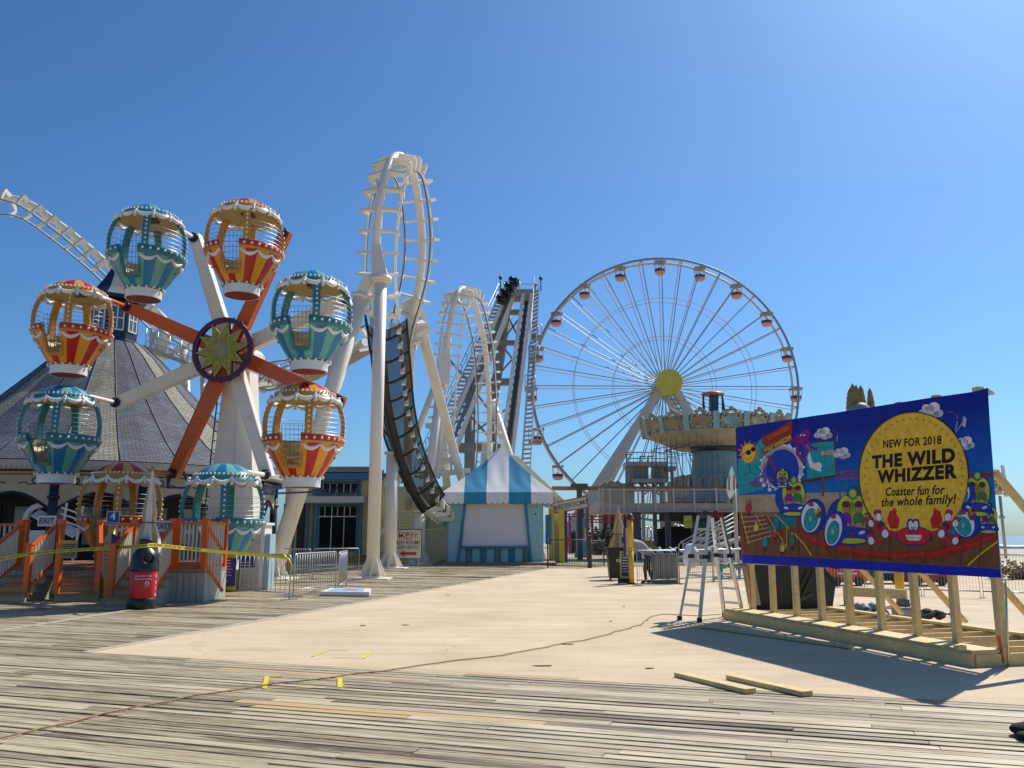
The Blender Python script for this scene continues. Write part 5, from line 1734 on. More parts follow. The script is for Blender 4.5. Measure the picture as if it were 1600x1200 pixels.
# map / ad cylinder and a red bin beyond the fence
c = gnd(909, 871); t = thing("poster_stand", "blue and white poster column with a red centre stripe beyond the black fence", "poster stand", c)
mb = MB(); mb.box((c.x, c.y, 1.6), (.8, .3, 2.4)); mb.box((c.x, c.y, .2), (1.0, .5, .4)); mb.build("panel", mat("pale_blue_poster", (.12, .28, .45), .5), t)
mb = MB(); mb.box((c.x + .05, c.y - .17, 1.6), (.55, .03, 1.0)); mb.build("poster", LG, t)
mb = MB(); mb.box((c.x + .08, c.y - .195, 1.6), (.22, .02, .9)); mb.build("stripe", mat("poster_orange", (.5, .16, .06), .5), t)
mb = MB(); mb.box((c.x, c.y + .05, 3.0), (.35, .35, 1.2)); mb.ball((c.x - .05, c.y, 3.7), .22); mb.build("lamp_head", DSTEEL, t)
c = gnd(886, 864.5); t = thing("vending_bin", "red and black bin pair beside the yellow stall post", "litter bin", c)
mb = MB(); mb.box((c.x - .2, c.y, .7), (.55, .5, 1.3)); mb.build("red_side", RED, t)
mb = MB(); mb.box((c.x + .5, c.y, .9), (.75, .5, 1.8)); mb.build("black_side", BLACKP, t)

# flat white board lying on the boardwalk
c = gnd(540, 929)
t = thing("flat_board", "white and blue painted board lying flat on the boardwalk by the barricades", "board", c)
mb = MB(); q = [gnd(500, 931), gnd(577, 932), gnd(580, 926), gnd(516, 925)]; mb.prism([p + V3((0, 0, .012)) for p in q], (0, 0, .10)); mb.build("panel", WHITE2, t)
mb = MB(); cq = sum(q, V3()) / 4; mb.prism([cq + (p - cq) * .72 + V3((.0, 0, .113)) for p in q], (0, 0, .004)); pb_ = mb.build("blue_print", mat("pale_blue_print", (.30, .45, .66), .5, var=.3, scale=5), t)
mb = MB(); mb.prism([cq + (p - cq) * .3 + V3((.1, 0, .118)) for p in q], (0, 0, .003)); mb.build("red_print", mat("faded_red", (.5, .2, .22), .5), pb_)

# second ticket post, its blue plate beside the sloping column
ticket_post("yellow post with a blue 5 Tickets plate, partly behind the white sloping column", gnd(450, 894), 2.0, "5", paddle=False)

# ---------------------------------------------------------------- giant Ferris wheel
FY = 136.0
FH = at(1037, 605.5, FY)
fw = thing("giant_ferris_wheel", "huge white spoked observation wheel with yellow hub on two slanting legs", "ferris wheel", (FH.x, FY, 0))
FR_ = 209 / F_PX * FY
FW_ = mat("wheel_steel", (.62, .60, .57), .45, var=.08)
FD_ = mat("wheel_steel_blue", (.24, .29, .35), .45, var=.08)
D2 = 1.35
def fp(a, r, y): return V3((FH.x + r * math.sin(a), FY + y, FH.z + r * math.cos(a)))
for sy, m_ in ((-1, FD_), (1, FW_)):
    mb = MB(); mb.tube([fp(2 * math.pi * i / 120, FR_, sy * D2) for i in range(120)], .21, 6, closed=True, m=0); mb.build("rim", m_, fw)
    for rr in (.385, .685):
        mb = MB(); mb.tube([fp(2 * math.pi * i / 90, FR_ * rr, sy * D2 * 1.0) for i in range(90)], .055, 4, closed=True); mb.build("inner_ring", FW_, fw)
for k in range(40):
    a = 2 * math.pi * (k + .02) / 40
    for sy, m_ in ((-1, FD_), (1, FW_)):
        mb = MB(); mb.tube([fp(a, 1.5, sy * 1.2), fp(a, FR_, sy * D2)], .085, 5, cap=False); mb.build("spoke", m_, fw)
    mb = MB(); mb.tube([fp(a, FR_, -D2), fp(a, FR_, D2)], .14, 5); mb.build("spreader", FW_, fw)
mb = MB(); mb.tube([FH + V3((0, -5.2, 0)), FH + V3((0, -4.9, 0))], 2.05, 40); mb.tube([FH + V3((0, -4.9, 0)), FH + V3((0, 4.4, 0))], 1.3, 24); mb.build("hub", mat("yellow_hub", (.58, .52, .06), .5, var=.12, scale=1.2), fw)
for b, w in ((at(893, 826, FY - 5), 2.2), (at(1178, 826, FY - 5), 2.2), (at(916, 818, FY + 6), 1.8), (at(1150, 818, FY + 6), 1.8)):
    near = b.y < FY
    e = FH + V3(((-1.0 if b.x < FH.x else 1.0), -3.6 if near else 3.6, -.6))
    d = b - e
    if near: b = e + d * (e.z / -d.z)
    else: b = e + d * (e.z / -d.z)
    mb = MB(); mb.bar(e, b, w * .5, 1.2, up=(0, 1, 0), w1=w, h1=1.6); mb.build("leg", mat("leg_grey", (.50, .475, .42), .5, var=.07) if "leg_grey" not in bpy.data.materials else bpy.data.materials["leg_grey"], fw)
mb = MB()
for i in range(7): mb.bar(FH + V3((-2 - i * .5, -3.3, -2.4 - i * 1.1)), FH + V3((2 + i * .5, -3.3, -2.4 - i * 1.1)), .12, .12)
mb = MB(); p = FH + V3((0.8, -3.6, -1.8)); q = FH + V3((4.4, -3.6, -7.6))
for sd in (-.5, .5): mb.bar(p + V3((sd, 0, 0)), q + V3((sd, 0, 0)), .12, .12)
for i in range(9): o = p.lerp(q, i / 8); mb.bar(o - V3((1.1, 0, 0)), o + V3((.9, 0, 0)), .5, .16)
mb.build("access_stair", LG_, fw)
# one cabin, copied to its twenty places
CABR = mat("cabin_pink", (.62, .36, .28), .5, var=.1)
CABM = mat("cabin_maroon", (.25, .05, .06), .5)
CABT = mat("cabin_roof_tan", (.42, .33, .24), .5, var=.1)
cab = thing("wheel_gondola", "small open pink and maroon gondola on the giant wheel", "gondola")
mb = MB(); mb.box((0, 0, -.25), (1.75, 1.5, .34)); mb.build("roof", CABT, cab)
mb = MB(); mb.lathe([(.0, -2.35), (.55, -2.33), (.80, -2.1), (.86, -1.85)], 12, sm=True); mb.build("tub", CABR, cab)
mb = MB(); mb.lathe([(.86, -1.86), (.88, -1.4), (.80, -1.4), (.7, -1.8)], 12); mb.build("seat_band", CABM, cab)
for sx in (-1, 1):
    for sy in (-1, 1): mb = MB(); mb.tube([(sx * .72, sy * .5, -1.5), (sx * .76, sy * .55, -.35)], .05, 5); mb.build("post", FW_, cab)
mb = MB(); mb.tube([(0, 0, -1.9), (0, 0, -.3)], .07, 6); mb.tube([(-.3, 0, -1.2), (.3, 0, -1.2)], .05, 5); mb.lathe([(0, -1.35), (.25, -1.33), (0, -1.3)], 10); mb.build("centre_pole", WHITE2, cab)
mb = MB(); mb.bar((0, -.9, -.05), (0, .9, -.05), .16, .16); mb.build("hanger", FW_, cab)
clock = ["twelve", "nearly one", "just past one", "two", "half past two", "three", "half past three", "just before four", "just past four", "just before five", "six", "seven", "just past seven", "eight", "half past eight", "nine", "half past nine", "ten", "half past ten", "half past eleven"]
labs = ["topmost pink gondola on the giant wheel, at twelve o'clock",
        "gondola on the giant wheel, first to the right of the topmost one",
        "gondola on the giant wheel, second to the right of the topmost one",
        "gondola on the giant wheel, third to the right of the topmost one",
        "gondola on the giant wheel, fourth right of the top, just above its right extreme",
        "rightmost gondola on the giant wheel, just left above the banner's top edge",
        None, None, None, None, None, None,
        "lowest gondola visible on the giant wheel, right of the kiosk's canvas roof",
        "gondola on the giant wheel, second from its lowest visible one",
        "gondola on the giant wheel, level with its yellow hub on the left",
        "gondola on the giant wheel, just below the lift tower's side platform",
        "gondola on the giant wheel nearest the lift tower, overlapping its side platform",
        "gondola on the giant wheel, third to the left of the topmost one",
        "gondola on the giant wheel, second to the left of the topmost one",
        "gondola on the giant wheel, first to the left of the topmost one"]
for k in range(20):
    a = 2 * math.pi * (k + .0) / 20
    if k in (7, 8, 9, 10, 11): continue                   # wholly behind the banner and the platform
    g = cab if k == 0 else copy_tree(cab)
    p = fp(a, FR_, 0)
    g.location = p
    g.scale = (1.02, 1.02, 1.02)
    tag(g, labs[k] or "gondola on the giant wheel half hidden behind the banner's left top edge", "gondola", "gondolas of the giant wheel")

# ---------------------------------------------------------------- swing ride with painted crown
SWY = 62.0
sc = at(1122, 830, SWY)
sw = thing("swing_ride", "teal chair swing ride with ornate painted crown behind the raised platform", "swing ride", (sc.x, SWY, 0))
def sz(y): return at(1122, y, SWY).z
AQ = mat("aged_aqua", (.27, .40, .39), .6, var=.12, dirt=.25)
AQ2 = mat("aged_teal", (.15, .29, .33), .6, var=.15, dirt=.25)
CRM = mat("aged_gold", (.34, .31, .20), .6, var=.3, scale=2.5, dirt=.3)
UND = mat("crown_underside", (.38, .36, .26), .75, var=.25, scale=1.5, dirt=.3)
RC = 110 / F_PX * SWY
zt_, zm_ = at(1122, 645, SWY - RC).z, at(1122, 668, SWY - RC).z
c3 = (sc.x, SWY, 0)
NP = 16
mb = MB(); mb.lathe([(RC * .98, zm_), (RC * 1.02, zt_)], NP, c3, a0=R(-90 - 11.25), sm=False); mb.lathe([(RC * 1.02, zt_), (.5, zt_ + .3)], NP, c3, a0=R(-90 - 11.25), sm=False)
crown = mb.build("crown", AQ2, sw)
mb = MB(); mb.lathe([(RC * .98, zm_), (RC * .8, zm_ - .35), (RC * .55, zm_ - .95), (1.75, sz(694))], 32, c3); mb.build("underside", UND, crown)
PCOL = [mat("painting_%s" % n, c, .5, var=.45, scale=1.6) for n, c in (("tan", (.33, .22, .12)), ("aqua", (.2, .36, .34)), ("grey", (.34, .32, .30)), ("red", (.25, .1, .07)))]
for k in range(NP):
    a = R(-90 + 22.5 * k); n = V3((math.cos(a), math.sin(a), 0)); x = V3((-n.y, n.x, 0))
    if n.y > .5: continue
    c = V3((sc.x, SWY, (zt_ + zm_) / 2)) + n * (RC * .985)
    w, h = RC * .15, (zt_ - zm_) * .36
    up = (V3((0, 0, zt_ - zm_)) + n * RC * .04).normalized()
    mb = MB()
    mb.prism([c + n * .01 + x * (w * 1.0 * math.cos(q)) + up * (h * 1.12 * math.sin(q) * (1 + .12 * math.cos(4 * q))) for q in [R(15 * i) for i in range(24)]], n * .08)
    for i in range(10):                                   # gilded scrollwork round the painting
        q = R(36 * i); mb.ball(c + n * .08 + x * (w * math.cos(q)) + up * (h * 1.1 * math.sin(q)), .14, 6, 4)
    for i in range(5): mb.ball(c + n * .06 + x * ((i - 2) * .28) + up * (h * 1.35 + .16 * (2 - abs(i - 2))), .16 + .03 * (i == 2), 6, 4)
    fr = mb.build("shield_frame", CRM, crown)
    mb = MB(); mb.prism([c + n * .10 + x * (w * .8 * math.cos(q)) + up * (h * .88 * math.sin(q)) for q in [R(18 * i) for i in range(20)]], n * .03)
    mb.build("painting", PCOL[[1, 2, 3, 2, 0, 3, 1, 0, 2, 3, 1, 0, 0, 0, 0, 0][k] if k < 16 else 0], fr)
    a2 = a + R(11.25); n2 = V3((math.cos(a2), math.sin(a2), 0))
    mb = MB(); mb.bar(V3((sc.x, SWY, zm_ - .1)) + n2 * (RC * 1.0), V3((sc.x, SWY, zt_ + .12)) + n2 * (RC * 1.04), .42, .14, up=n2); mb.build("rib", AQ, crown)
    mb = MB(); mb.bar(V3((sc.x, SWY, zm_ - .03)) + n2 * (RC * .99), V3((sc.x, SWY, sz(693))) + n2 * 1.8, .14, .12); mb.build("under_rib", UND, crown)
mb = MB(); mb.tube([V3((sc.x, SWY, sz(707))), V3((sc.x, SWY, sz(694)))], 1.72, 24); mb.build("neck", NAVY, sw)
mb = MB(); mb.lathe([(1.75, sz(742)), (1.58, sz(707))], 24, c3); mb.lathe([(2.05, 0), (2.05, sz(775)), (1.95, sz(742)), (1.7, sz(741))], 10, c3, sm=False); tr = mb.build("trunk", AQ2, sw)
for k in range(10):
    a = R(-90 + 36 * k + 18); n = V3((math.cos(a), math.sin(a), 0)); x = V3((-n.y, n.x, 0))
    if n.y > .3: continue
    for zz, hh in ((sz(757), .5), (sz(787), .45)):
        c = V3((sc.x, SWY, zz)) + n * 1.955
        mb = MB(); mb.prism([c + x * (.42 * math.cos(q)) + V3((0, 0, hh * math.sin(q))) for q in [R(20 * i) for i in range(18)]], n * .04); mb.build("panel", mat("trunk_panel", (.27, .27, .24), .5, var=.4, scale=4) if "trunk_panel" not in bpy.data.materials else bpy.data.materials["trunk_panel"], tr)
cap = at(1120, 617, SWY)
mb = MB(); mb.bar((sc.x, SWY, zt_), (sc.x + .1, SWY, cap.z), .58, .58); mb.build("mast", mat("mast_teal", (.03, .07, .09), .5, var=.2), sw)
for dx in (-.68, .68):
    mb = MB(); mb.bar((sc.x + dx * 1.25, SWY - .3, zt_), (sc.x + dx, SWY - .1, cap.z), .12, .12); mb.bar((sc.x + dx * .9, SWY - .3, zt_), (sc.x + dx, SWY - .1, cap.z - .4), .08, .08); mb.build("stay", bpy.data.materials["mast_teal"], sw)
mb = MB(); mb.lathe([(.0, -.05), (.75, -.05), (.86, .02), (.84, .08), (.5, .22), (0, .3)], 24, (sc.x + .02, SWY, cap.z)); mb.build("mast_cap", mat("orange_cap", (.55, .12, .03), .45, var=.1), sw)
for k in range(26):
    a = R(100 + 170 * (k % 13) / 13 + (6 if k > 12 else 0)); rr = RC * (.86 if k < 13 else .66)
    p = V3((sc.x + rr * math.cos(a), SWY + rr * math.sin(a), zm_ - .25))
    ln = p.z - 3.4
    mb = MB()
    for dx in (-.18, .18):
        mb.tube([p + V3((dx, 0, 0)), p + V3((dx, 0, -ln))], .014, 4, cap=False)
    mb.bar(p + V3((-.24, 0, -.75)), p + V3((.24, 0, -.75)), .05, .05)
    mb.box(p + V3((0, 0, -ln)), (.42, .4, .06)); mb.box(p + V3((0, .18, -ln + .25)), (.42, .05, .4))
    mb.build("swing_chair", DSTEEL, sw)

# ---------------------------------------------------------------- raised viewing platform with cable rails
PY = 55.0
plx0, plx1 = at(935, 790, PY).x, at(1165, 790, PY).x
pt = thing("raised_platform", "raised grey deck with wire cable railing on dark supports", "platform", ((plx0 + plx1) / 2, PY, 0))
zd0, zd1, zr = at(1000, 800, PY).z, at(1000, 786, PY).z, at(1000, 765, PY).z
GRD = mat("grey_fascia", (.40, .37, .32), .6, var=.1, dirt=.25)
mb = MB(); mb.box(((plx0 + plx1) / 2, PY + 3.2, (zd0 + zd1) / 2), (plx1 - plx0, 6.2, zd1 - zd0)); mb.build("deck", GRD, pt)
mb = MB(); mb.box(((plx0 + plx1) / 2, PY - .02, zd0 + .04), (plx1 - plx0 + .1, .2, .10)); mb.build("edge_beam", STEEL, pt)
RAILG = mat("light_rail", (.42, .42, .40), .45, metal=.3, var=.1)
for x in (936, 942, 953, 975, 997, 1024, 1052, 1084.5, 1119, 1150):
    p = at(x, 790, PY); mb = MB(); mb.box((p.x, PY - .14, (zd0 + zr) / 2 + .05), (.10, .08, zr - zd0 + .1)); mb.build("rail_post", RAILG, pt)
mb = MB(); mb.bar((plx0, PY - .12, zr), (plx1, PY - .12, zr), .09, .07); mb.build("top_rail", RAILG, pt)
for i in range(9):
    z = zd1 + .07 + i * (zr - zd1) / 9.6; mb = MB(); mb.tube([(plx0, PY - .1, z), (plx1, PY - .1, z)], .012, 4); mb.build("cable", RAILG, pt)
mb = MB(); mb.box(((plx0 + plx1) / 2 + 2.2, PY + 2.6, zd0 - .25), (plx1 - plx0 - 5.0, 4.6, .5)); mb.build("beams", DARK, pt)
for x, w in ((995, .55), (1024, .22), (1044, .35), (1088, .3), (1125, .3), (1158, .3)):
    for dy in (.6, 5.4):
        p = at(x, 830, PY + dy); mb = MB(); mb.box((p.x, PY + dy, (zd0 - .02) / 2), (w, .3, zd0 - .02)); mb.build("column", DSTEEL, pt)
c = at(1075, 815.5, PY - .4)
s, n, x, z = sign_board("lime_sign", "lime yellow sign board hanging under the raised platform's edge", c, .52, .78, R(-90), GREENY, GREENY, [], frame=.01)
mb = MB(); mb.box(c + V3((0, -.012, .02)), (.34, .008, .05)); mb.build("lettering_bar", mat("dim_lettering", (.12, .13, .02), .5), s)
mb = MB()
for sx in (-.2, .2): mb.tube([c + V3((sx, 0, .36)), c + V3((sx, .3, .7))], .012, 4)
mb.build("hangers", DSTEEL, s)
# ramp handrail looping up to the platform
rp_ = thing("ramp_railing", "looped pale metal handrails climbing to the raised platform behind the ladder", "railing", at(1075, 850, 47))
for i in range(5):
    a, b = at(1066 + i * 1.5, 846 + i * 4.5, 47), at(1150, 800 + i * 7.0, 47)
    mb = MB(); mb.tube([a, b], .035, 6); mb.build("rail", RAILG, rp_)
mb = MB(); p = at(1066, 846, 47); q = at(1072, 864, 47); mb.tube(spline([p, p + V3((-.2, 0, -.2)), p + V3((-.15, 0, -.5)), q], 10), .035, 6); mb.build("end_loop", RAILG, rp_)
for x, y in ((1067, 845), (1094, 834), (1122, 818), (1150, 802)):
    p = at(x, y, 47); mb = MB(); mb.tube([V3((p.x, 47, 0)), p], .045, 6); mb.build("post", RAILG, rp_)
mb = MB(); a, b = at(1066, 872, 47.6), at(1160, 840, 47.6); mb.bar(a, b, 1.4, .15); mb.build("ramp", STEEL, rp_)

# grey steel ride structure (launch tower) beyond the platform
tw = thing("ride_tower", "grey steel tower with railed decks in front of the swing ride's chairs", "tower", at(1015, 830, 84))
for x0, x1, y in ((976, 1040, 726), (1040, 1053, 733), (985, 1040, 752), (975, 1060, 765)):
    mb = MB(); p, q = at(x0, y, 84), at(x1, y, 84); mb.bar(p, q, 2.5, .4 if y < 760 else .3); dk = mb.build("deck", LG_, tw)
    if y < 740:
        mb = MB()
        for h in (.5, 1.1): mb.tube([p + V3((0, -1.2, h)), q + V3((0, -1.2, h))], .06, 5)
        n = max(3, int((q - p).length / .35))
        for i in range(n + 1): o = p.lerp(q, i / n); mb.tube([o + V3((0, -1.2, .1)), o + V3((0, -1.2, 1.1))], .03, 4)
        mb.build("guard_rail", STEEL, dk)
for x in (979, 986, 1003, 1020, 1033, 1050):
    mb = MB(); p = at(x, 728 if x < 1045 else 735, 84); mb.bar((p.x, 84, 0), p, .5 if x in (986, 1033) else .28, .3); mb.build("column", LG_, tw)
for (a, b) in (((979, 735), (1003, 760)), ((1003, 735), (979, 760)), ((1003, 752), (1033, 775)), ((1033, 752), (1003, 775)), ((1020, 726), (1033, 752))):
    mb = MB(); mb.bar(at(*a, 84), at(*b, 84), .16, .16); mb.build("brace", STEEL, tw)
for x0, x1 in ((996, 1004), (1027, 1035)):
    mb = MB(); mb.box(at((x0 + x1) / 2, 740, 84.3), (1.6, .6, 1.3)); mb.build("cabinet", LG_, tw)
for x, h in ((979, 710), (1000, 713), (1012, 713)):
    mb = MB(); mb.tube([at(x, 726, 84), at(x, h, 84), at(x + 9, h, 84)], .09, 5); mb.build("lamp_arm", DSTEEL, tw)
# tan ride canopies and low structures on the skyline right of the tower
for i, (x0, x1, y0, y1, Y, c, lb) in enumerate(((940, 982, 752, 768, 95, (.33, .27, .2), "low tan ride building left of the grey steel tower"), (1053, 1092, 742, 770, 92, (.30, .25, .19), "low tan curved ride roof right of the grey steel tower"), (1060, 1095, 775, 800, 70, (.22, .18, .14), "brown ride hut seen through the cable railing"))):
    p, q = at(x0, y1, Y), at(x1, y0, Y)
    t = thing("ride_building", lb, "building", ((p.x + q.x) / 2, Y, 0))
    m_ = mat("ride_tan_%s" % "abc"[i], c, .7, var=.2, scale=.6, dirt=.3)
    mb = MB(); mb.box(((p.x + q.x) / 2, Y + 2, p.z / 2 + .3), (q.x - p.x, 4, p.z + .6)); mb.build("wall", m_, t)
    mb = MB(); pr = [V3((p.x - .3, Y - .2, p.z + .6))] + [V3((p.x + (q.x - p.x) * k / 10, Y - .2, p.z + .6 + (q.z - p.z - .6) * math.sin(math.pi * (.1 + .85 * k / 10)) + .15 * math.sin(k * 2.3))) for k in range(11)] + [V3((q.x + .3, Y - .2, p.z + .6))]
    mb.prism(pr, (0, 4.4, 0)); mb.build("roof", mat("ride_roof_%s" % "abc"[i], tuple(v * .8 for v in c), .7, var=.2), t)
    mb = MB()
    for k in range(4): mb.box((p.x + (q.x - p.x) * (k + .5) / 4, Y - .03, p.z * .55), ((q.x - p.x) / 7, .05, p.z * .5))
    mb.build("opening", DARK, t)

# red truss track low between the fence and the wheel
t = thing("red_truss", "red lattice truss track crossing low behind the black fence", "ride track", at(930, 815, 75))
for y in (803, 812):
    for k in range(2):
        mb = MB(); a, b = at(885 if y < 805 else 905, y + k * 4, 75), at(975, y + k * 4, 75); mb.bar(a, b, .10, .10); mb.build("chord", mat("truss_red", (.35, .05, .04), .5) if "truss_red" not in bpy.data.materials else bpy.data.materials["truss_red"], t)
    for i in range(14):
        a = at(888 + i * 6, y, 75); b = at(891 + i * 6, y + 4, 75); mb = MB(); mb.bar(a, b, .06, .06); mb.build("lacing", bpy.data.materials["truss_red"], t)
for x in (890, 925, 970):
    p = at(x, 803, 75.2); mb = MB(); mb.tube([V3((p.x, 75.2, 0)), p], .12, 6); mb.build("post", bpy.data.materials["truss_red"], t)

# bushes beyond the fence
LEAF = [mat("leaf_%s" % n, c, .7, var=.3, scale=3) for n, c in (("dark", (.035, .045, .018)), ("mid", (.07, .085, .03)), ("light", (.12, .125, .05)))]


def bush(label, c, rx, ry, rz, n, seed, ls=.22, name="bush", lm=None):
    rr = random.Random(seed); c = V3(c)
    t = thing(name, label, "bush", (c.x, c.y, 0))
    mb = MB()
    lob = [(V3((rr.uniform(-.7, .7) * rx, rr.uniform(-.6, .6) * ry, rr.uniform(.15, .75) * rz)), rr.uniform(.3, .6)) for _ in range(9)]
    for i in range(n):
        o, k = rr.choice(lob)
        d = V3((rr.gauss(0, 1), rr.gauss(0, 1), rr.gauss(0, 1))).normalized()
        p = c + o + V3((d.x * rx, d.y * ry, d.z * rz)) * k * rr.uniform(.55, 1.0)
        if p.z < .05: p.z = rr.uniform(.05, .4)
        a = V3((rr.gauss(0, 1), rr.gauss(0, 1), rr.gauss(0, .6))).normalized() * ls * rr.uniform(.6, 1.3)
        b = a.cross(V3((rr.gauss(0, 1), rr.gauss(0, 1), rr.gauss(0, 1)))).normalized() * ls * .5
        mb.add([p - a, p - b, p + a, p + b], [(0, 1, 2, 3)], rr.choice((0, 0, 1, 1, 2)), False)
    mb.build("foliage", lm or LEAF, t)
    mb = MB()
    for i in range(5): mb.tube([c + V3((rr.uniform(-.3, .3), rr.uniform(-.3, .3), 0)), c + V3((rr.uniform(-.7, .7) * rx, rr.uniform(-.5, .5) * ry, rz * .7))], .05, 5)
    mb.build("stems", mat("stem_brown", (.08, .055, .035), .9) if "stem_brown" not in bpy.data.materials else bpy.data.materials["stem_brown"], t)


for px, Y, rx, rz, n, lb in ((925, 78, 2.2, 2.0, 700, "round dark bush beyond the black fence, right of the poster column"), (937, 84, 2.6, 1.7, 700, "wide olive bush left of the dark under-platform opening"), (951, 72, 1.6, 1.5, 500, "small bush just left of the folded tan umbrella")):
    p = at(px, 860, Y); bush(lb, (p.x, Y, 0), rx, 1.4, rz, n, px)
# machinery under the platform: pale tan ride parts in the shade
rr = random.Random(11)
for i, (px, Y, w, h, lb) in enumerate(((1015, 66, 1.6, 2.2, "tan ride car stored under the raised platform, left of the dark post"), (1060, 66, 1.8, 2.4, "pale ride car stored under the raised platform, right of the dark post"))):
    p = at(px, 860, Y)
    t = thing("stored_ride_car", lb, "ride car", (p.x, Y, 0))
    mb = MB(); mb.lathe([(.2, .2), (w * .55, .5), (w * .62, 1.0), (w * .5, 1.3), (w * .3, 1.2)], 14, (p.x, Y, 0)); mb.build("tub", mat("ride_tub_%s" % "ab"[i], (.34, .27, .18), .6, var=.3, scale=2), t)
    for k in range(4):
        a = k * 1.57; mb = MB(); mb.tube(spline([V3((p.x + w * .5 * math.cos(a), Y + w * .5 * math.sin(a), 1.2)), V3((p.x + w * .55 * math.cos(a), Y + w * .55 * math.sin(a), 1.9)), V3((p.x + .1 * math.cos(a), Y, h))], 8), .06, 6); mb.build("canopy_arm", GALV, t)
    mb = MB(); mb.box((p.x, Y, 1.35), (w * .7, .5, .12)); mb.build("seat", WHITE2, t)
mb = MB(); p = at(1085, 845, 62); mb.box((p.x, 62, 1.1), (5.5, .3, 1.9)); mb.box((p.x - .5, 62, 2.1), (3.5, .25, .2))
tag(mb.build("dark_hoarding", mat("dark_green", (.02, .035, .025), .6), None, (p.x, 62, 0)), "dark green hoarding below the raised platform, behind the ladder", "hoarding")

# pale castle-like spires with a grey dome showing over the banner
cs = at(1345, 640, 70)
t = thing("castle_spires", "cluster of mossy golden spires with a blue grey dome peeking over the banner's top edge", "sculpture", (cs.x, 70, 0))
GOLD = mat("mossy_gold", (.26, .20, .05), .7, var=.35, scale=2.0, bump=.5, bscale=6)
rr = random.Random(4)
for px, top, wd in ((1330, 606, .45), (1334, 599, .42), (1339.5, 601, .34), (1346.5, 602, .38), (1360.5, 606, .33)):
    b, e = at(px - (2 if px < 1340 else 0), 655, 70), at(px, top, 70)
    mb = MB(); prof = []
    for i in range(13):
        f = i / 12; prof.append((wd * (1 - .55 * f ** 2.2) * (1 + .12 * (i % 2)), b.z + (e.z - b.z) * f * .9))
    prof.append((.02, e.z)); mb.lathe(prof, 10, (px and at(px, 630, 70).x, 70, 0)); mb.build("spire", GOLD, t)
mb = MB(); d = at(1343, 640, 69.4); mb.lathe([(1.0, d.z - 1.5), (.95, d.z - .2), (.8, d.z + .2), (.5, d.z + .5), (0, d.z + .62)], 20, (d.x, 69.4, 0)); mb.build("dome", mat("grey_blue_dome", (.20, .25, .28), .6, var=.15), t)
mb = MB(); mb.box((cs.x, 70.3, 4), (3.2, 1.2, 8)); mb.box((cs.x, 70.3, d.z / 2 - .4), (2.6, 1.0, d.z - .6)); mb.build("base", GOLD, t)

# ---------------------------------------------------------------- right of the concrete: bins, umbrella, worker, ladder
c = gnd(964, 906)
t = thing("wheelie_bin", "tall dark brown wheeled bin beside the folded tan umbrella", "bin", c)
BRB = mat("dark_brown_plastic", (.028, .02, .014), .45, var=.15)
mb = MB(); mb.add([c + V3((sx * w, sy * w * .95, z)) for z, w in ((.06, .27), (1.08, .345)) for sx, sy in ((-1, -1), (1, -1), (1, 1), (-1, 1))], [(3, 2, 1, 0), (4, 5, 6, 7), (0, 1, 5, 4), (1, 2, 6, 5), (2, 3, 7, 6), (3, 0, 4, 7)]); mb.box(c + V3((0, 0, 1.06)), (.76, .74, .05)); mb.build("body", BRB, t)
mb = MB(); mb.box(c + V3((0, 0, 1.11)), (.74, .76, .06)); mb.box(c + V3((0, .4, 1.12)), (.5, .06, .06)); mb.build("lid", BRB, t)
for sx in (-.2, .2):
    mb = MB(); mb.tube([c + V3((sx - .03, .26, .09)), c + V3((sx + .03, .26, .09))], .09, 12); mb.build("wheel", BLACK, t)
mb = MB(); mb.lathe([(0, 0), (.07, 0)], 16, (0, 0, 0)); v = [(c.x + .02 + x, c.y - .315, c.z + .68 + y) for x, y, z in mb.v]; mb.v = v; mb.build("recycling_mark", TW, t)

cu = gnd(968, 900)
folded_umbrella("tan folded umbrella standing behind the dark wheeled bin", cu, 2.60, CANVAS_T, mat("tan_canvas_dark", (.40, .29, .15), .8, var=.1), .34)
c = gnd(987, 913)
t = thing("yellow_post", "yellow post with dark cap and striped height paddle beside the stooping worker", "post", c)
mb = MB(); mb.tube([c, c + V3((0, 0, 1.1))], .085, 14); mb.tube([c + V3((0, 0, 1.1)), c + V3((0, 0, 2.05))], .09, 14); mb.tube([c + V3((0, 0, 1.08)), c + V3((0, 0, 1.14))], .1, 14); mb.build("post", YELLOW, t)
mb = MB(); mb.tube([c + V3((0, 0, 2.05)), c + V3((0, 0, 2.14))], .13, 12); mb.ball(c + V3((0, 0, 2.16)), .11); mb.build("cap", mat("maroon_cap", (.12, .02, .03), .5), t)
mb = MB(); mb.tube([c + V3((0, 0, 0)), c + V3((0, 0, .04))], .14, 14); mb.build("base", BLACK, t)
for dx, m_, nm in ((-.20, PURPLE, "height_panel"), (-.12, CANVAS_T, "height_scale")):
    mb = MB(); mb.prism([c + V3((dx + a, -.04, 1.35 + b)) for a, b in ((-.04, -.42), (0, -.46), (.04, -.42), (.04, .42), (0, .46), (-.04, .42))], (0, .03, 0)); mb.build(nm, m_, t)
c = at(978, 882, 28.6)
s, n, x, z = sign_board("ride_rules_stand", "narrow purple and lime ride rules board on a black frame left of the yellow post", c, .40, .85, R(-80), GREENY, PURPLE, [], frame=.05)
mb = MB()
for i in range(7): mb.prism([c + n * .007 + x * a_ + z * (.30 - .09 * i + b_) for a_, b_ in ((-.14, 0), (.12 - .03 * (i % 3), 0), (.12 - .03 * (i % 3), .018), (-.14, .018))], n * .002)
mb.build("small_print", TW, s)
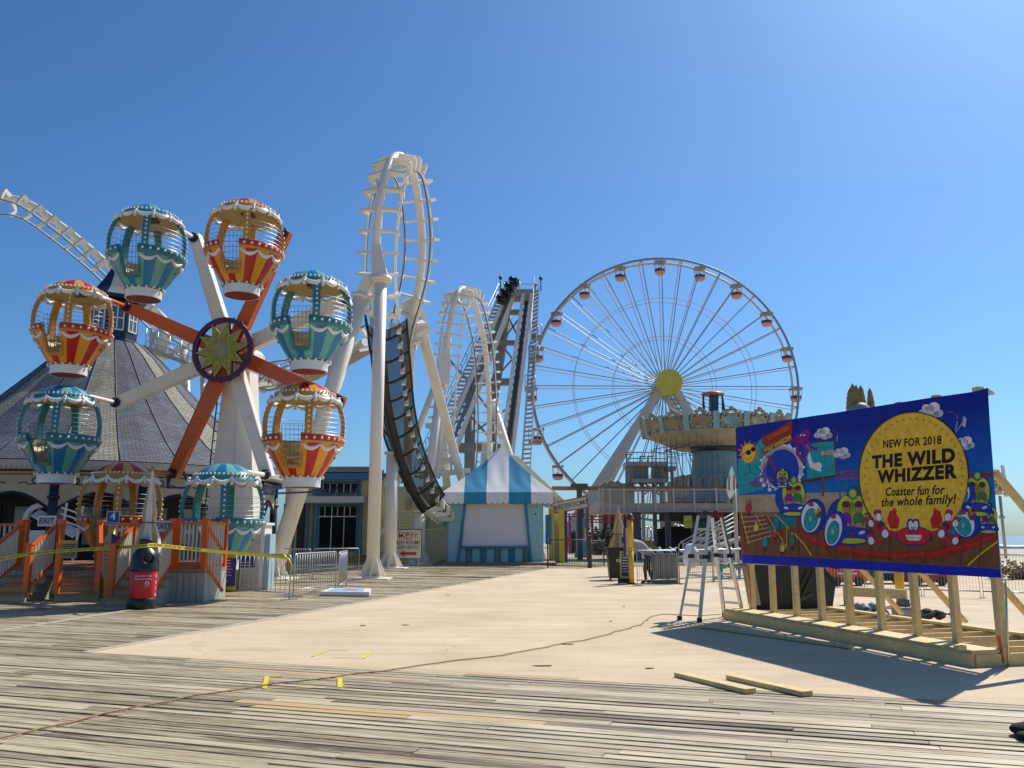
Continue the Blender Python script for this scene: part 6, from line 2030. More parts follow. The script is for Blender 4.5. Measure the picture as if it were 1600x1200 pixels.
mb = MB(); mb.bar((c.x - .25, c.y + .05, 0), (c.x - .25, c.y + .05, 1.3), .04, .04); mb.bar((c.x + .22, c.y + .05, 0), (c.x + .22, c.y + .05, 1.0), .04, .04); mb.box((c.x, c.y + .05, .1), (.5, .3, .16)); mb.build("stand", BLACK, s)

# ---- the stooping worker
def skin_mesh(name, joints, edges, mats, parent, sub=2, matf=None):
    me = bpy.data.meshes.new(name)
    me.from_pydata([tuple(j[0]) for j in joints], edges, [])
    o = bpy.data.objects.new(name, me); col.objects.link(o)
    md = o.modifiers.new("skin", 'SKIN'); md.use_smooth_shade = True
    sv = me.skin_vertices[0].data
    for i, j in enumerate(joints): sv[i].radius = (j[1], j[2] if len(j) > 2 else j[1])
    sv[0].use_root = True
    ms = o.modifiers.new("sub", 'SUBSURF'); ms.levels = ms.render_levels = sub
    dg = bpy.context.evaluated_depsgraph_get()
    m2 = bpy.data.meshes.new_from_object(o.evaluated_get(dg))
    bpy.data.objects.remove(o); bpy.data.meshes.remove(me)
    m2.name = name
    for m in mats: m2.materials.append(m)
    for p in m2.polygons:
        p.use_smooth = True
        if matf: p.material_index = matf(p.center)
    ob = bpy.data.objects.new(name, m2); col.objects.link(ob)
    ob.parent = parent; ORG[ob.name] = ORG.get(parent.name, V3())
    return ob


wk = gnd(1011, 911.5)
SKIN = mat("skin", (.42, .24, .16), .5, var=.06)
HOOD = mat("grey_hoodie", (.34, .35, .37), .85, var=.12, scale=9)
TROU = mat("black_trousers", (.012, .012, .015), .8, var=.2)
HAIR = mat("dark_hair", (.02, .014, .01), .7, var=.2)
pr = thing("person", "person in grey hoodie and dark trousers bending over towards the yellow post", "person", wk)
# local frame: the person faces -X (left), bent forward at the hips; z up
J = [((.14, 0, .93), .155, .17),            # 0 pelvis
     ((.03, 0, 1.06), .15, .18), ((-.16, 0, 1.21), .165, .20), ((-.31, 0, 1.30), .16, .205), ((-.42, 0, 1.34), .085, .09),   # 1-4 spine, chest, neck base
     ((-.50, 0, 1.35), .062, .062), ((-.60, 0, 1.36), .095, .085), ((-.68, 0, 1.33), .085, .075),      # 5-7 neck, head
     ((.12, .10, .84), .105, .105), ((.16, .11, .48), .072, .075), ((.28, .11, .10), .048, .05), ((.22, .11, .045), .045, .045), ((.08, .12, .035), .034, .042),   # 8-12 left leg, foot
     ((.12, -.10, .84), .105, .105), ((-.02, -.11, .48), .072, .075), ((.02, -.11, .10), .048, .05), ((-.03, -.11, .045), .045, .045), ((-.17, -.12, .035), .034, .042),  # 13-17 right leg
     ((-.33, .20, 1.27), .075, .075), ((-.40, .27, 1.02), .052, .052), ((-.52, .22, .80), .042, .042), ((-.56, .20, .74), .032, .038),                # 18-21 left arm
     ((-.33, -.20, 1.27), .075, .075), ((-.36, -.27, 1.02), .052, .052), ((-.50, -.24, .82), .042, .042), ((-.54, -.22, .76), .032, .038)]               # 22-25 right arm
E_ = [(0, 1), (1, 2), (2, 3), (3, 4), (4, 5), (5, 6), (6, 7), (0, 8), (8, 9), (9, 10), (10, 11), (11, 12), (0, 13), (13, 14), (14, 15), (15, 16), (16, 17), (3, 18), (18, 19), (19, 20), (20, 21), (3, 22), (22, 23), (23, 24), (24, 25)]


def wmat(c):
    if c.z < .075: return 2
    if c.x < -.49 and c.z > 1.15: return 0
    if c.z < .90 and c.x > -.25: return 1
    if c.x < -.30 and c.z < .83: return 0
    return 3


ORG[pr.name] = V3()
body = skin_mesh("body", J, E_, [SKIN, TROU, BLACK, HOOD], pr, 2, wmat)
mb = MB()                                                # head: hair cap, face features, ears
hc_ = V3((-.63, 0, 1.36)); fd = V3((-.75, 0, -.66)).normalized(); tp_ = V3((-.66, 0, .75)).normalized()
mb.ball(hc_ + tp_ * .028 - fd * .02, .112, 16, 10)
mb.build("hair", HAIR, body)
mb = MB()
for sy in (-1, 1):
    mb.ball(hc_ + fd * .095 + V3((0, sy * .034, 0)), .012, 8, 5, m=0); mb.ball(hc_ + V3((0, sy * .092, 0)), .026, 8, 5, m=1)
mb.bar(hc_ + fd * .085, hc_ + fd * .118 - tp_ * .03, .02, .02, m=1, w1=.034, h1=.026); mb.bar(hc_ + fd * .088 - tp_ * .052 + V3((0, -.024, 0)), hc_ + fd * .088 - tp_ * .052 + V3((0, .024, 0)), .010, .010, m=0)
mb.build("face", [TEXTB, SKIN], body)
mb = MB(); mb.tube(spline([V3((-.40, .09, 1.32)), V3((-.42, .1, 1.42)), V3((-.46, 0, 1.46)), V3((-.42, -.1, 1.42)), V3((-.40, -.09, 1.32))], 14), [.03] * 3 + [.045] * 8 + [.03] * 3, 8); mb.tube([V3((.17, .0, .86)), V3((.12, 0, .95)), V3((.06, 0, 1.04))], [.17, .185, .165], 16); mb.build("hood_and_hem", HOOD, body)
for sy, wr, hn in ((1, V3((-.56, .20, .74)), V3((-.60, .19, .67))), (-1, V3((-.54, -.22, .76)), V3((-.58, -.21, .69)))):
    d = (hn - wr).normalized(); sd_ = V3((.5, sy * .6, 0)); sd_ = (sd_ - d * sd_.dot(d)).normalized(); nn = d.cross(sd_)
    mb = MB(); mb.tube([wr, wr + d * .04, wr + d * .085], [.028, .036, .034], 8)
    for q in range(4):
        o = wr + d * .08 + sd_ * (-.027 + .018 * q); ln = (.065, .075, .072, .055)[q]
        mb.tube([o, o + d * ln * .5 + nn * .006, o + d * ln * .85 + nn * .03, o + d * ln * .9 + nn * .045], [.009, .0085, .008, .006], 6)
    o = wr + d * .03 + sd_ * .034; mb.tube([o, o + d * .03 + sd_ * .02 + nn * .01, o + d * .055 + sd_ * .016 + nn * .03], [.011, .010, .008], 6)
    mb.build("hand", SKIN, body)
pr.rotation_euler = (0, 0, R(6)); pr.location = wk + V3((-.05, .15, 0)); pr.scale = (1.02, 1.02, 1.02)

# grey bin full of turquoise rubbish next to the worker
c = gnd(1042, 912) + V3((0, .35, 0))
t = thing("grey_bin", "square grey bin with turquoise and white rubbish heaped on top, right of the worker", "bin", c)
mb = MB(); mb.box(c + V3((0, 0, .48)), (.80, .6, .96)); mb.build("body", mat("grey_bin_wood", (.19, .18, .155), .6, var=.15, scale=4, dirt=.3), t)
for dx in (-.28, -.09, .1, .29):
    mb = MB(); mb.box(c + V3((dx, -.31, .47)), (.15, .025, .9)); mb.build("slat", bpy.data.materials["grey_bin_wood"], t)
rr = random.Random(2)
for i in range(16):
    mb = MB(); p = c + V3((rr.uniform(-.34, .34), rr.uniform(-.22, .22), 1.0 + rr.uniform(0, .10)))
    mb.bar(p, p + V3((rr.uniform(-.25, .25), rr.uniform(-.1, .1), rr.uniform(0, .1))), .06, .04); mb.build("rubbish", (mat("turquoise", (.03, .26, .22), .5) if "turquoise" not in bpy.data.materials else bpy.data.materials["turquoise"]) if i % 3 else WHITE2, t)

# barricades on the right
barricade_at("grey barricade in front of the stooping worker and grey bin", gnd(996, 915), gnd(1059, 913), src=B0)
barricade_at("grey barricade seen through the left legs of the stepladder", gnd(1062, 912), gnd(1114, 909), src=B0)
barricade_at("grey barricade seen through the right legs of the stepladder", gnd(1116, 909), gnd(1172, 906), src=B0)
barricade_at("grey barricade behind the black tipping cart's sloping nose", gnd(1262, 925), gnd(1352, 929), src=B0)
barricade_at("grey barricade behind the yellow bollard", gnd(1356, 929), gnd(1440, 931), src=B0)
barricade_at("grey barricade behind the middle right studs of the banner frame", gnd(1444, 931), gnd(1532, 934), src=B0)
barricade_at("grey barricade right of the banner at the photograph's edge", gnd(1537, 934), gnd(1632, 938), src=B0)

# ---- the telescopic stepladder
t = thing("stepladder", "telescopic aluminium stepladder standing open beside the banner", "ladder", gnd(1112, 969))
LADF = mat("ladder_foot", (.03, .028, .025), .7)
tops = (at(1091, 806, 16.35), at(1108, 806, 16.0), at(1112, 806, 16.75), at(1127, 806, 16.4))
feet = (gnd(1062, 969), gnd(1093, 972.5), gnd(1132, 964), gnd(1162, 967))
for i in range(4):
    f, e = feet[i], tops[i]
    mb = MB(); mb.bar(f + V3((0, 0, .02)), f.lerp(e, .62), .066, .04); lo = mb.build("lower_rail", ALU, t)
    mb = MB(); mb.bar(f.lerp(e, .45), e, .052, .05); mb.build("upper_rail", ALU, t)
    mb = MB(); mb.box(f + V3((0, 0, .04)), (.08, .075, .08)); mb.build("rubber_foot", LADF, lo)
    mb = MB(); mb.box(f.lerp(e, .61), (.11, .08, .07)); mb.build("lock_collar", LADF, t)
for a, b in ((0, 1), (2, 3)):
    for f in (.15, .29, .43, .57, .64, .71, .78, .87):
        mb = MB(); p, q = feet[a].lerp(tops[a], f), feet[b].lerp(tops[b], f); mb.bar(p, q, .035, .045); mb.build("rung", ALU, t)
for i, (a, b) in enumerate(((0, 2), (1, 3))):
    mb = MB(); mb.bar(tops[a], tops[b], .06, .07); mb.tube([tops[a].lerp(tops[b], .5) + V3((0, -.05, .05)), tops[a].lerp(tops[b], .5) + V3((0, .05, .05))], .055, 14); mb.build("hinge", DSTEEL if i == 0 else mat("red_hinge", (.3, .03, .03), .5), t)
mb = MB(); mb.tube([feet[2] + V3((.10, -.03, .09)), feet[2] + V3((.10, .03, .09))], .08, 12); mb.build("wheel", LADF, t)

# white sack hanging on the ladder's left side
c = at(1079, 868, 16.6)
mb = MB()
for i, (r, z) in enumerate(((.02, .22), (.08, .20), (.13, .08), (.15, -.05), (.13, -.15), (.07, -.22), (.0, -.23))):
    for k in range(16):
        a = 2 * math.pi * k / 16
        mb.v.append((c.x + r * math.cos(a) * (1 + .12 * math.sin(3 * a + i)), c.y + r * .8 * math.sin(a), c.z + z + .01 * math.sin(5 * a)))
for i in range(6):
    for k in range(16): mb.f.append((i * 16 + k, i * 16 + (k + 1) % 16, (i + 1) * 16 + (k + 1) % 16, (i + 1) * 16 + k)); mb.m.append(0); mb.s.append(True)
tag(mb.build("white_sack", WHITE2, None, c), "white cloth sack hanging on the left side of the stepladder", "sack")

# surfboard sign on a post
t = thing("surfboard_sign", "white surfboard with green and red stripes mounted on a post left of the banner", "surfboard", at(1146, 860, 40))
mb = MB(); ps = []
for i in range(28):
    q = -1 + 2 * (i if i < 14 else 27 - i) / 13; w = (1 if i < 14 else -1) * (1 - q * q) * (1 - .3 * q)
    ps.append(at(1143.5 + 6.8 * w + 2.2 * min(0, q), 754 - 26 * q, 40))
mb.prism(ps, (0, .1, 0)); mb.build("board", WHITE2, t)
for dx, m_ in ((-4.2, mat("stripe_green", (.05, .16, .10), .5)), (3.6, mat("stripe_red", (.30, .015, .04), .5))):
    mb = MB(); mb.prism([at(1143.5 + dx + a, 754 + b, 39.97) for a, b in ((-.9, 12), (.9, 12), (1.1, 0), (.9, -10), (.2, -14), (-.9, -8), (-1.1, 0))], (0, .02, 0)); mb.build("stripe", m_, t)
mb = MB(); p = at(1148, 775, 40.1); mb.tube([V3((p.x, 40.15, 0)), V3((p.x, 40.15, p.z + .6))], .09, 8); mb.build("post", mat("rust_spotted_post", (.45, .40, .33), .6, var=.3, scale=3, dirt=.7), t)

# turquoise crank seats of a small ride behind the barricades
TURQ = mat("turquoise_green", (.02, .22, .14), .45)
for i, (px, Y) in enumerate(((1128, 31), (1143, 32), (1156, 31))):
    p = gnd(px, 838 + 1.55 * F_PX / Y)
    t = thing("kiddie_ride_seat", ("leftmost of the three turquoise ride seats behind the stepladder", "middle one of the three turquoise ride seats behind the stepladder", "rightmost of the three turquoise ride seats, nearest the banner")[i], "ride seat", p, 0, "turquoise ride seats")
    mb = MB(); mb.lathe([(.05, .35), (.2, .38), (.24, .52), (.2, .55), (.16, .45), (0, .42)], 14, p); mb.build("tub", TURQ, t)
    mb = MB(); mb.tube(spline([p + V3((-.2, .1, .5)), p + V3((-.22, .1, .95)), p + V3((0, .1, 1.1)), p + V3((.2, .1, .95)), p + V3((.2, .1, .5))], 14), .03, 6); mb.build("grab_hoop", WHITE2, t)
    mb = MB(); mb.tube([p, p + V3((0, 0, .38))], .05, 8); mb.box(p + V3((0, 0, .03)), (.5, .5, .05)); mb.build("base", GALV, t)

# ---------------------------------------------------------------- timber frame and the printed banner
PL, PR = V3((4.47, 16.5, 0)), V3((5.90, 10.72, 0))
BD = (PR - PL); BLEN = BD.length; bd = BD.normalized()
bn = V3((bd.y, -bd.x, 0)).normalized()                 # from the banner towards the camera side
if bn.x > 0: bn = -bn
Z = V3((0, 0, 1))
fr = thing("timber_frame", "new lumber stud frame on a joisted base holding up the banner", "timber frame", PL.lerp(PR, .5))
BH = .155
fe0, fe1 = PL - bd * .25 + bn * .40, PR + bd * .02 + bn * .40
def lum(name, p, q, w, h, up=(0, 0, 1)):
    mb = MB(); mb.bar(p, q, w, h, up=up); return mb.build(name, LUMBER, fr)


lum("front_beam", fe0 + Z * (BH / 2), fe1 + Z * (BH / 2), .045, BH)
lum("front_plank", fe0 - bn * .21 + Z * (BH + .020), fe1 - bn * .21 + Z * (BH + .020), .42, .038)
re0, re1 = fe0 - bn * 2.2, fe1 - bn * 2.2
lum("rear_beam", re0 + Z * (BH / 2), re1 + Z * (BH / 2), .045, BH)
lum("rear_plank", re0 + bn * .06 + Z * (BH + .02), re1 + bn * .06 + Z * (BH + .02), .14, .038)
for i in range(13):
    a = fe0.lerp(fe1, (i + .0) / 12) - bn * .03; b = re0.lerp(re1, i / 12.0) + bn * .03
    lum("joist", a + Z * (BH / 2 - .004), b + Z * (BH / 2 - .004), .042, BH - .01)
for k in range(9):
    p = PL.lerp(PR, k / 8) - bn * .065
    w = .10 if k in (0, 4, 8) else .042
    lum("post" if w > .05 else "stud", p + Z * (.0 if k in (0, 8) else BH), p + Z * (3.42 + .12 * (1 - k / 8)), w if w > .05 else .09, .09, up=bd)
for k in (2, 4, 6, 8):
    p = PL.lerp(PR, k / 8) - bn * .12 + bd * .06
    lum("brace", p + Z * (2.25 if k != 8 else 2.35), p - bn * 1.98 + Z * (BH + .04), .042, .12, up=bd)
for z in (1.10, 2.2, 3.30): lum("rail", PL - bn * .125 + Z * z, PR - bn * .125 + Z * z, .042, .09)
mb = MB()
for k, z0, z1 in ((0, .3, 1.0), (8, .05, .35)):
    p = PL.lerp(PR, k / 8) + bn * (.0) + bd * .055
    mb = MB(); mb.bar(p + Z * z0, p + Z * z1 - bd * .06, .035, .008, up=bn); mb.build("orange_strap", mat("orange_strap", (.75, .10, .02), .5) if "orange_strap" not in bpy.data.materials else bpy.data.materials["orange_strap"], fr)
for i, (px, py, l) in enumerate(((1500, 1012, .14), (1335, 1003, .22))):
    pass
c = gnd(1315, 1010); mb = MB(); mb.bar(gnd(1095, 981) + Z * .03, gnd(1330, 1014) + Z * .03, .09, .04); tag(mb.build("loose_lath", LUMBER, None, c), "long thin lath lying on the concrete against the timber frame's front beam", "lumber")
c = gnd(1500, 1012, .27); mb = MB(); mb.box(c, (.14, .06, .05), rz=.4); tag(mb.build("wood_offcut", LUMBER, None, c), "small wooden offcut resting on the frame's front plank near the right post", "lumber")
mb = MB(); p = gnd(1576, 1042); mb.tube([p, at(1571, 905, p.y + .05)], .013, 6); tag(mb.build("metal_rod", ALU, None, p), "thin metal rod standing against the right post of the timber frame", "rod")
for (a, b, lb) in (((1061, 1057), (1173, 1084), "left one of the two short lumber pieces lying at the concrete's edge"), ((1142, 1061), (1262, 1088), "right one of the two short lumber pieces lying at the concrete's edge")):
    p, q = gnd(*a), gnd(*b); mb = MB(); mb.bar(p + Z * .026, q + Z * .026, .135, .045); tag(mb.build("lumber_piece", LUMBER, None, p), lb, "lumber", "loose lumber pieces")

# banner sheet
BL, BR = PL + Z * 1.03 + bn * .0, PR + Z * 1.03 + bn * .0
bn3 = bn


def on_banner(px, py, lift=0.0):
    """the point of the banner's plane for a point of its artwork"""
    a, b = (px - 800) / F_PX, -(py - 600) / F_PX
    r = V3((a, math.cos(PITCH) - b * math.sin(PITCH), math.sin(PITCH) + b * math.cos(PITCH)))
    o = V3((0, 0, EYE))
    t = (PL - o).dot(bn) / r.dot(bn)
    return o + r * t + bn * lift


ban = thing("banner", "large printed vinyl banner announcing a new family coaster, stretched on the timber frame", "banner", PL.lerp(PR, .5) + Z * 1.0)


def vinyl(name, c, rough=.45):
    m = mat("vinyl_" + name, c, .6, var=.22, scale=8, bump=.5, bscale=2.2)
    m.node_tree.nodes["Principled BSDF"].inputs["Specular IOR Level"].default_value = .2
    return m


def grad_vinyl():
    m, nt, b = newmat("vinyl_sky_print")
    b.inputs["Roughness"].default_value = .6
    b.inputs["Specular IOR Level"].default_value = .2
    g = nt.nodes.new("ShaderNodeNewGeometry"); sp = nt.nodes.new("ShaderNodeSeparateXYZ"); nt.links.new(g.outputs["Position"], sp.inputs[0])
    mr = nt.nodes.new("ShaderNodeMapRange"); mr.inputs[1].default_value = 1.7; mr.inputs[2].default_value = 3.2
    nt.links.new(sp.outputs[2], mr.inputs[0])
    rp = nt.nodes.new("ShaderNodeValToRGB"); e = rp.color_ramp.elements
    e[0].position = 0; e[0].color = (.003, .27, .56, 1); e[1].position = 1; e[1].color = (.002, .020, .30, 1)
    k = e.new(.5); k.color = (.002, .11, .50, 1)
    nt.links.new(mr.outputs[0], rp.inputs["Fac"]); nt.links.new(rp.outputs[0], b.inputs["Base Color"])
    return m


VS = grad_vinyl()
VIN = {n: vinyl(n, c) for n, c in dict(navy=(.003, .016, .22), hem=(.004, .018, .46), yellow=(.90, .54, .05), dot=(.52, .30, .02), black=(.015, .010, .008), brown=(.20, .075, .03), dbrown=(.10, .035, .02), tan=(.46, .33, .22),
                                     red=(.62, .02, .025), dred=(.34, .03, .02), white=(.78, .76, .80), grey=(.5, .5, .62), teal=(.01, .34, .40), dteal=(.01, .19, .27), lime=(.50, .58, .02), blue=(.003, .05, .42), orange=(.70, .18, .02), purple=(.25, .012, .26), mauve=(.16, .10, .36), skin=(.55, .25, .13), green=(.05, .22, .05), rope=(.60, .52, .04)).items()}
VL = list(VIN)
outl = [(1149, 668), (1250, 653), (1350, 638), (1450, 622), (1522, 612), (1543, 606), (1546, 660), (1552, 740), (1558, 820), (1564, 903), (1460, 897), (1360, 891), (1260, 885), (1160, 880), (1156, 810), (1152, 740)]
mb = MB(); mb.prism([on_banner(*p) for p in outl], bn * -.006); sheet_ = mb.build("sheet", VS, ban)
mb = MB(); q = [on_banner(1543, 606), on_banner(1548, 611, -.02), on_banner(1549, 616, -.05), on_banner(1543.5, 618)]; mb.prism([p - bn * .012 for p in q], bn * .006); mb.build("folded_corner", CANVAS_W, ban)


class Art:
    """printed shapes, each layer 1.5 mm proud of the last"""
    lift = 0.0015

    def __init__(s, name): s.name, s.mb, s.used, s.ink = name, MB(), [], name in ('printed_cars', 'printed_crab', 'printed_waterfall')

    def mi(s, c):
        if c not in s.used: s.used.append(c)
        return s.used.index(c)

    def poly(s, c, pts, dl=0):
        s.mb.face([on_banner(x, y, Art.lift + dl * .3) for x, y in pts], s.mi(c))

    def ell(s, c, cx, cy, rx, ry, rot=0, dl=0, a0=0, a1=360, n=28):
        r = R(rot)
        P = []
        for i in range(n + (0 if a1 - a0 == 360 else 1)):
            a = R(a0 + (a1 - a0) * i / n); x, y = rx * math.cos(a), ry * math.sin(a)
            P.append((cx + x * math.cos(r) - y * math.sin(r), cy + x * math.sin(r) + y * math.cos(r)))
        if s.ink and min(rx, ry) > 2.3 and a1 - a0 == 360:       # inked outline
            s.poly('navy' if c != 'navy' else 'black', [(cx + (x - cx) * (1 + .9 / rx), cy + (y - cy) * (1 + .9 / ry)) for x, y in P], dl - .0004)
        s.poly(c, P, dl)

    def line(s, c, pts, w, dl=0):
        for (x0, y0), (x1, y1) in zip(pts, pts[1:]):
            L_ = math.hypot(x1 - x0, y1 - y0) or 1; nx, ny = -(y1 - y0) / L_ * w / 2, (x1 - x0) / L_ * w / 2
            s.poly(c, [(x0 + nx, y0 + ny), (x1 + nx, y1 + ny), (x1 - nx, y1 - ny), (x0 - nx, y0 - ny)], dl)

    def star(s, c, cx, cy, r0, r1, n, ry=1, dl=0, ph=0):
        s.poly(c, [(cx + (r1 if i % 2 else r0) * math.cos(math.pi * i / n + ph), cy + ry * (r1 if i % 2 else r0) * math.sin(math.pi * i / n + ph)) for i in range(2 * n)], dl)

    def text(s, c, txt, cx, cy, wpx, size_px, slope=0.0, bold=0.0, shear=0.0, dl=0):
        dl *= .3
        o = on_banner(cx, cy, Art.lift + dl)
        xa = on_banner(cx + 10, cy + 10 * slope, Art.lift + dl) - o; ya = on_banner(cx, cy - 10, Art.lift + dl) - o
        mpx = ya.length / 10; hm = xa.length / 10
        q = MB(); letters(q, txt, size_px * mpx * 1.38, (0, 0, 0), (1, 0, 0), (0, 1, 0), 0, bold, shear=shear)
        w = max(v[0] for v in q.v) - min(v[0] for v in q.v); k = wpx * hm / w
        x_, y_ = xa.normalized(), ya.normalized()
        s.mb.add([o + x_ * (v[0] * k) + y_ * v[1] for v in q.v], q.f, s.mi(c), False)

    def done(s, step=True):
        s.mb.build(s.name, [VIN[c] for c in s.used], sheet_)
        if step: Art.lift += .0009


a = Art("printed_hem"); a.poly("hem", [(1158.5, 866), (1260, 871), (1360, 877), (1460, 883), (1563.2, 889.5), (1564, 903), (1460, 897), (1360, 891), (1260, 885), (1160, 880)]); a.done(False)
a = Art("printed_beach")
a.poly("tan", [(1153.5, 774), (1345, 768), (1345, 800), (1240, 812), (1154.5, 800)])
a.poly("brown", [(1154.6, 800), (1240, 800), (1300, 830), (1360, 815), (1500, 835), (1559, 818), (1562.6, 889), (1460, 883), (1360, 877), (1260, 871), (1158.4, 866)])
a.poly("dteal", [(1215, 802), (1245, 798), (1243, 822), (1200, 828)], .001)
a.poly("teal", [(1153, 716), (1170, 722), (1196, 690), (1205, 715), (1192, 765), (1160, 772), (1153.6, 772)])
a.done()
a = Art("printed_track")
a.poly("dred", [(1240, 828), (1275, 842), (1330, 856), (1400, 862), (1470, 856), (1559, 826), (1560.5, 842), (1480, 872), (1400, 876), (1320, 868), (1262, 848)])
a.line("red", [(1246, 833), (1290, 850), (1340, 862), (1400, 868), (1460, 864), (1520, 850), (1558, 836)], 3, .001)
a.line("dbrown", [(1290, 852), (1300, 872), (1330, 860), (1345, 876), (1380, 868), (1400, 880), (1430, 868), (1450, 880), (1490, 860)], 1.1, .0015)
a.line("rope", [(1268, 868), (1258, 852), (1240, 832)], 2.2, .002); a.line("rope", [(1512, 884), (1532, 866), (1559, 846)], 2.6, .002)
for y in (736, 747):
    a.line("red", [(1306, y + 3), (1325, y), (1345, y + 1)], 1.6)
a.line("red", [(1306, 739), (1312, 748), (1318, 738), (1325, 748), (1331, 737), (1338, 748), (1345, 738)], 1.1, .001)
a.line("dbrown", [(1244, 755), (1270, 750), (1306, 742)], 5); a.line("brown", [(1286, 745), (1286, 775)], 4, .001); a.line("brown", [(1302, 690), (1306, 742)], 4, .001); a.line("dbrown", [(1278, 690), (1304, 684)], 3.5)
a.line("dred", [(1500, 746), (1520, 742), (1551, 742)], 6)
for x in (1310, 1322, 1338, 1345): a.line("dteal", [(x, 750), (x + (3 if x < 1330 else 8), 778)], 3)
a.done()
a = Art("printed_waterfall")
a.ell("white", 1222, 730, 33, 36); a.star("white", 1222, 730, 37, 30, 20, 1.05)
a.ell("teal", 1188, 712, 14, 30, 20, -.0008)
a.poly("teal", [(1258, 694), (1302, 689), (1305, 742), (1262, 748)])
a.poly("mauve", [(1168, 756), (1190, 742), (1196, 724), (1200, 745), (1196, 758), (1182, 762)], .001)
a.done()
a = Art("printed_arch")
a.ell("blue", 1223, 733, 26, 31); a.line("dred", [(1200, 712), (1214, 740)], 4, .001); a.line("red", [(1200, 748), (1212, 751), (1246, 748)], 3, .001)
for x, y, r in ((1246, 757, 5), (1194, 758, 4), (1250, 745, 4), (1190, 750, 4), (1203, 765, 4), (1198, 700, 3), (1233, 697, 4)): a.star("white", x, y, r, r * .6, 6)
a.poly("white", [(1265, 705), (1270, 722), (1281, 726), (1284, 737), (1276, 735), (1266, 730), (1262, 716)], .001)
a.ell("white", 1279, 728, 5.5, 5.5, 0, .0015)
a.line("navy", [(1262, 706), (1278, 699)], 1, .001); a.ell("tan", 1296, 707, 9, 4, -6, .001); a.ell("yellow", 1286, 708, 2.5, 3.5, 0, .002)
for x, y in ((1288, 722), (1293, 727), (1286, 732), (1296, 735), (1274, 742)): a.line("dteal", [(x - 3, y + 1), (x, y - 1), (x + 3, y + 1)], 1.1, .001)
a.done()
a = Art("printed_sun")
a.star("orange", 1170, 707, 18, 11, 13, 1.1); a.ell("yellow", 1170, 708, 10.5, 15, 8, .001)
a.line("black", [(1160, 711), (1168, 706), (1180, 700)], 1.2, .002); a.ell("black", 1170, 707, 4, 4, -20, .002); a.ell("black", 1177, 702, 3.6, 3.6, -20, .002); a.line("dred", [(1166, 716), (1170, 718), (1175, 714)], 1, .002)
a.done()
a = Art("printed_ribbon")
a.poly("dred", [(1190, 692), (1192, 682), (1212, 673), (1236, 657), (1239, 660), (1238, 678), (1214, 688), (1200, 700)])
a.poly("brown", [(1190, 703), (1200, 695), (1220, 685), (1236, 678), (1238, 686), (1222, 695), (1204, 704), (1194, 712)], .001)
a.text("orange", "COASTER", 1216, 677, 34, 6, -.5, .01, dl=.0015); a.text("yellow", "WILD WHIZZER", 1215, 694, 44, 7, -.5, .02, dl=.002)
a.ell("purple", 1252, 686, 11, 9, 0, .001); a.ell("purple", 1260, 678, 7, 7, 0, .001)
for p in ([(1248, 692), (1246, 708), (1252, 716), (1258, 725)], [(1256, 693), (1262, 706), (1258, 712)], [(1262, 688), (1268, 700), (1278, 702)], [(1244, 684), (1238, 690), (1232, 688)]): a.line("purple", p, 5, .001)
for x in (1252, 1257): a.ell("white", x, 680, 1.6, 1.6, 0, .003)
a.done()
a = Art("printed_clouds")
for cx, cy, s in ((1287, 676, 1.0), (1316, 707, .95), (1455, 640, 1.35), (1508, 691, 1.1)):
    for dx, dy, r in ((-9, 4, 5.5), (-2, 0, 7), (4, -3, 6.5), (9, 4, 5.5), (2, 5, 7), (-5, -2, 5)): a.ell("white" if dy < 4 else "grey", cx + dx * s, cy + dy * s, r * s, r * .85 * s, 0, .0004 if dy < 4 else 0)
for cx, cy, r in ((1302, 678, 8), (1484, 653, 14)):
    for k in range(6): a.ell("red" if k % 2 == 0 else "yellow", cx, cy + r * .3, r, r, -8, .001, 180 + 30 * k, 210 + 30 * k, 6)
    a.line("grey", [(cx + r * .9, cy + r * .35), (cx + r * .7, cy + r * 1.4)], 1.2)
a.poly("grey", [(1506, 650), (1511, 654), (1509, 668), (1504, 665)]); a.line("grey", [(1508, 655), (1494, 676)], 1)
a.done()
a = Art("printed_cars")


def car(cx, cy, s, mirror=1):
    a.ell("blue", cx - 8 * s * mirror, cy + 1 * s, 22 * s, 26 * s)
    a.ell("lime", cx - 7 * s, cy - 7 * s, 11.5 * s, 20 * s, 0, .001); a.ell("lime", cx + 8 * s, cy - 7 * s, 11.5 * s, 20 * s, 0, .001); a.poly("lime", [(cx - 16 * s, cy), (cx + 17 * s, cy), (cx + 15 * s, cy + 16 * s), (cx - 14 * s, cy + 16 * s)], .001)
    a.ell("dteal", cx + 1 * s, cy - 30 * s, 6.5 * s, 8 * s, 0, .001); a.ell("lime", cx + 1 * s, cy - 30 * s, 4 * s, 5 * s, 0, .0015)
    for dx, m_ in ((-7, "purple"), (8, "green")):
        a.ell("skin", cx + dx * s, cy - 13 * s, 4 * s, 6 * s, 0, .002); a.ell("dbrown", cx + dx * s, cy - 17 * s, 4.4 * s, 3.4 * s, 0, .0024); a.ell(m_, cx + dx * s, cy + 1 * s, 6 * s, 8 * s, 0, .002); a.ell("skin", cx + dx * s, cy + 9 * s, 5 * s, 4 * s, 0, .0026)
    a.ell("blue", cx, cy + 21 * s, 23 * s, 11 * s, 0, .003); a.ell("lime", cx, cy + 27 * s, 17 * s, 3.2 * s, 0, .0035)
    for dx in (-12, 12): a.ell("white", cx + dx * s, cy + 17 * s, 4 * s, 2 * s, 20 if dx < 0 else -20, .004)
    a.ell("dred", cx, cy + 18 * s, 3 * s, 2 * s, 0, .004)


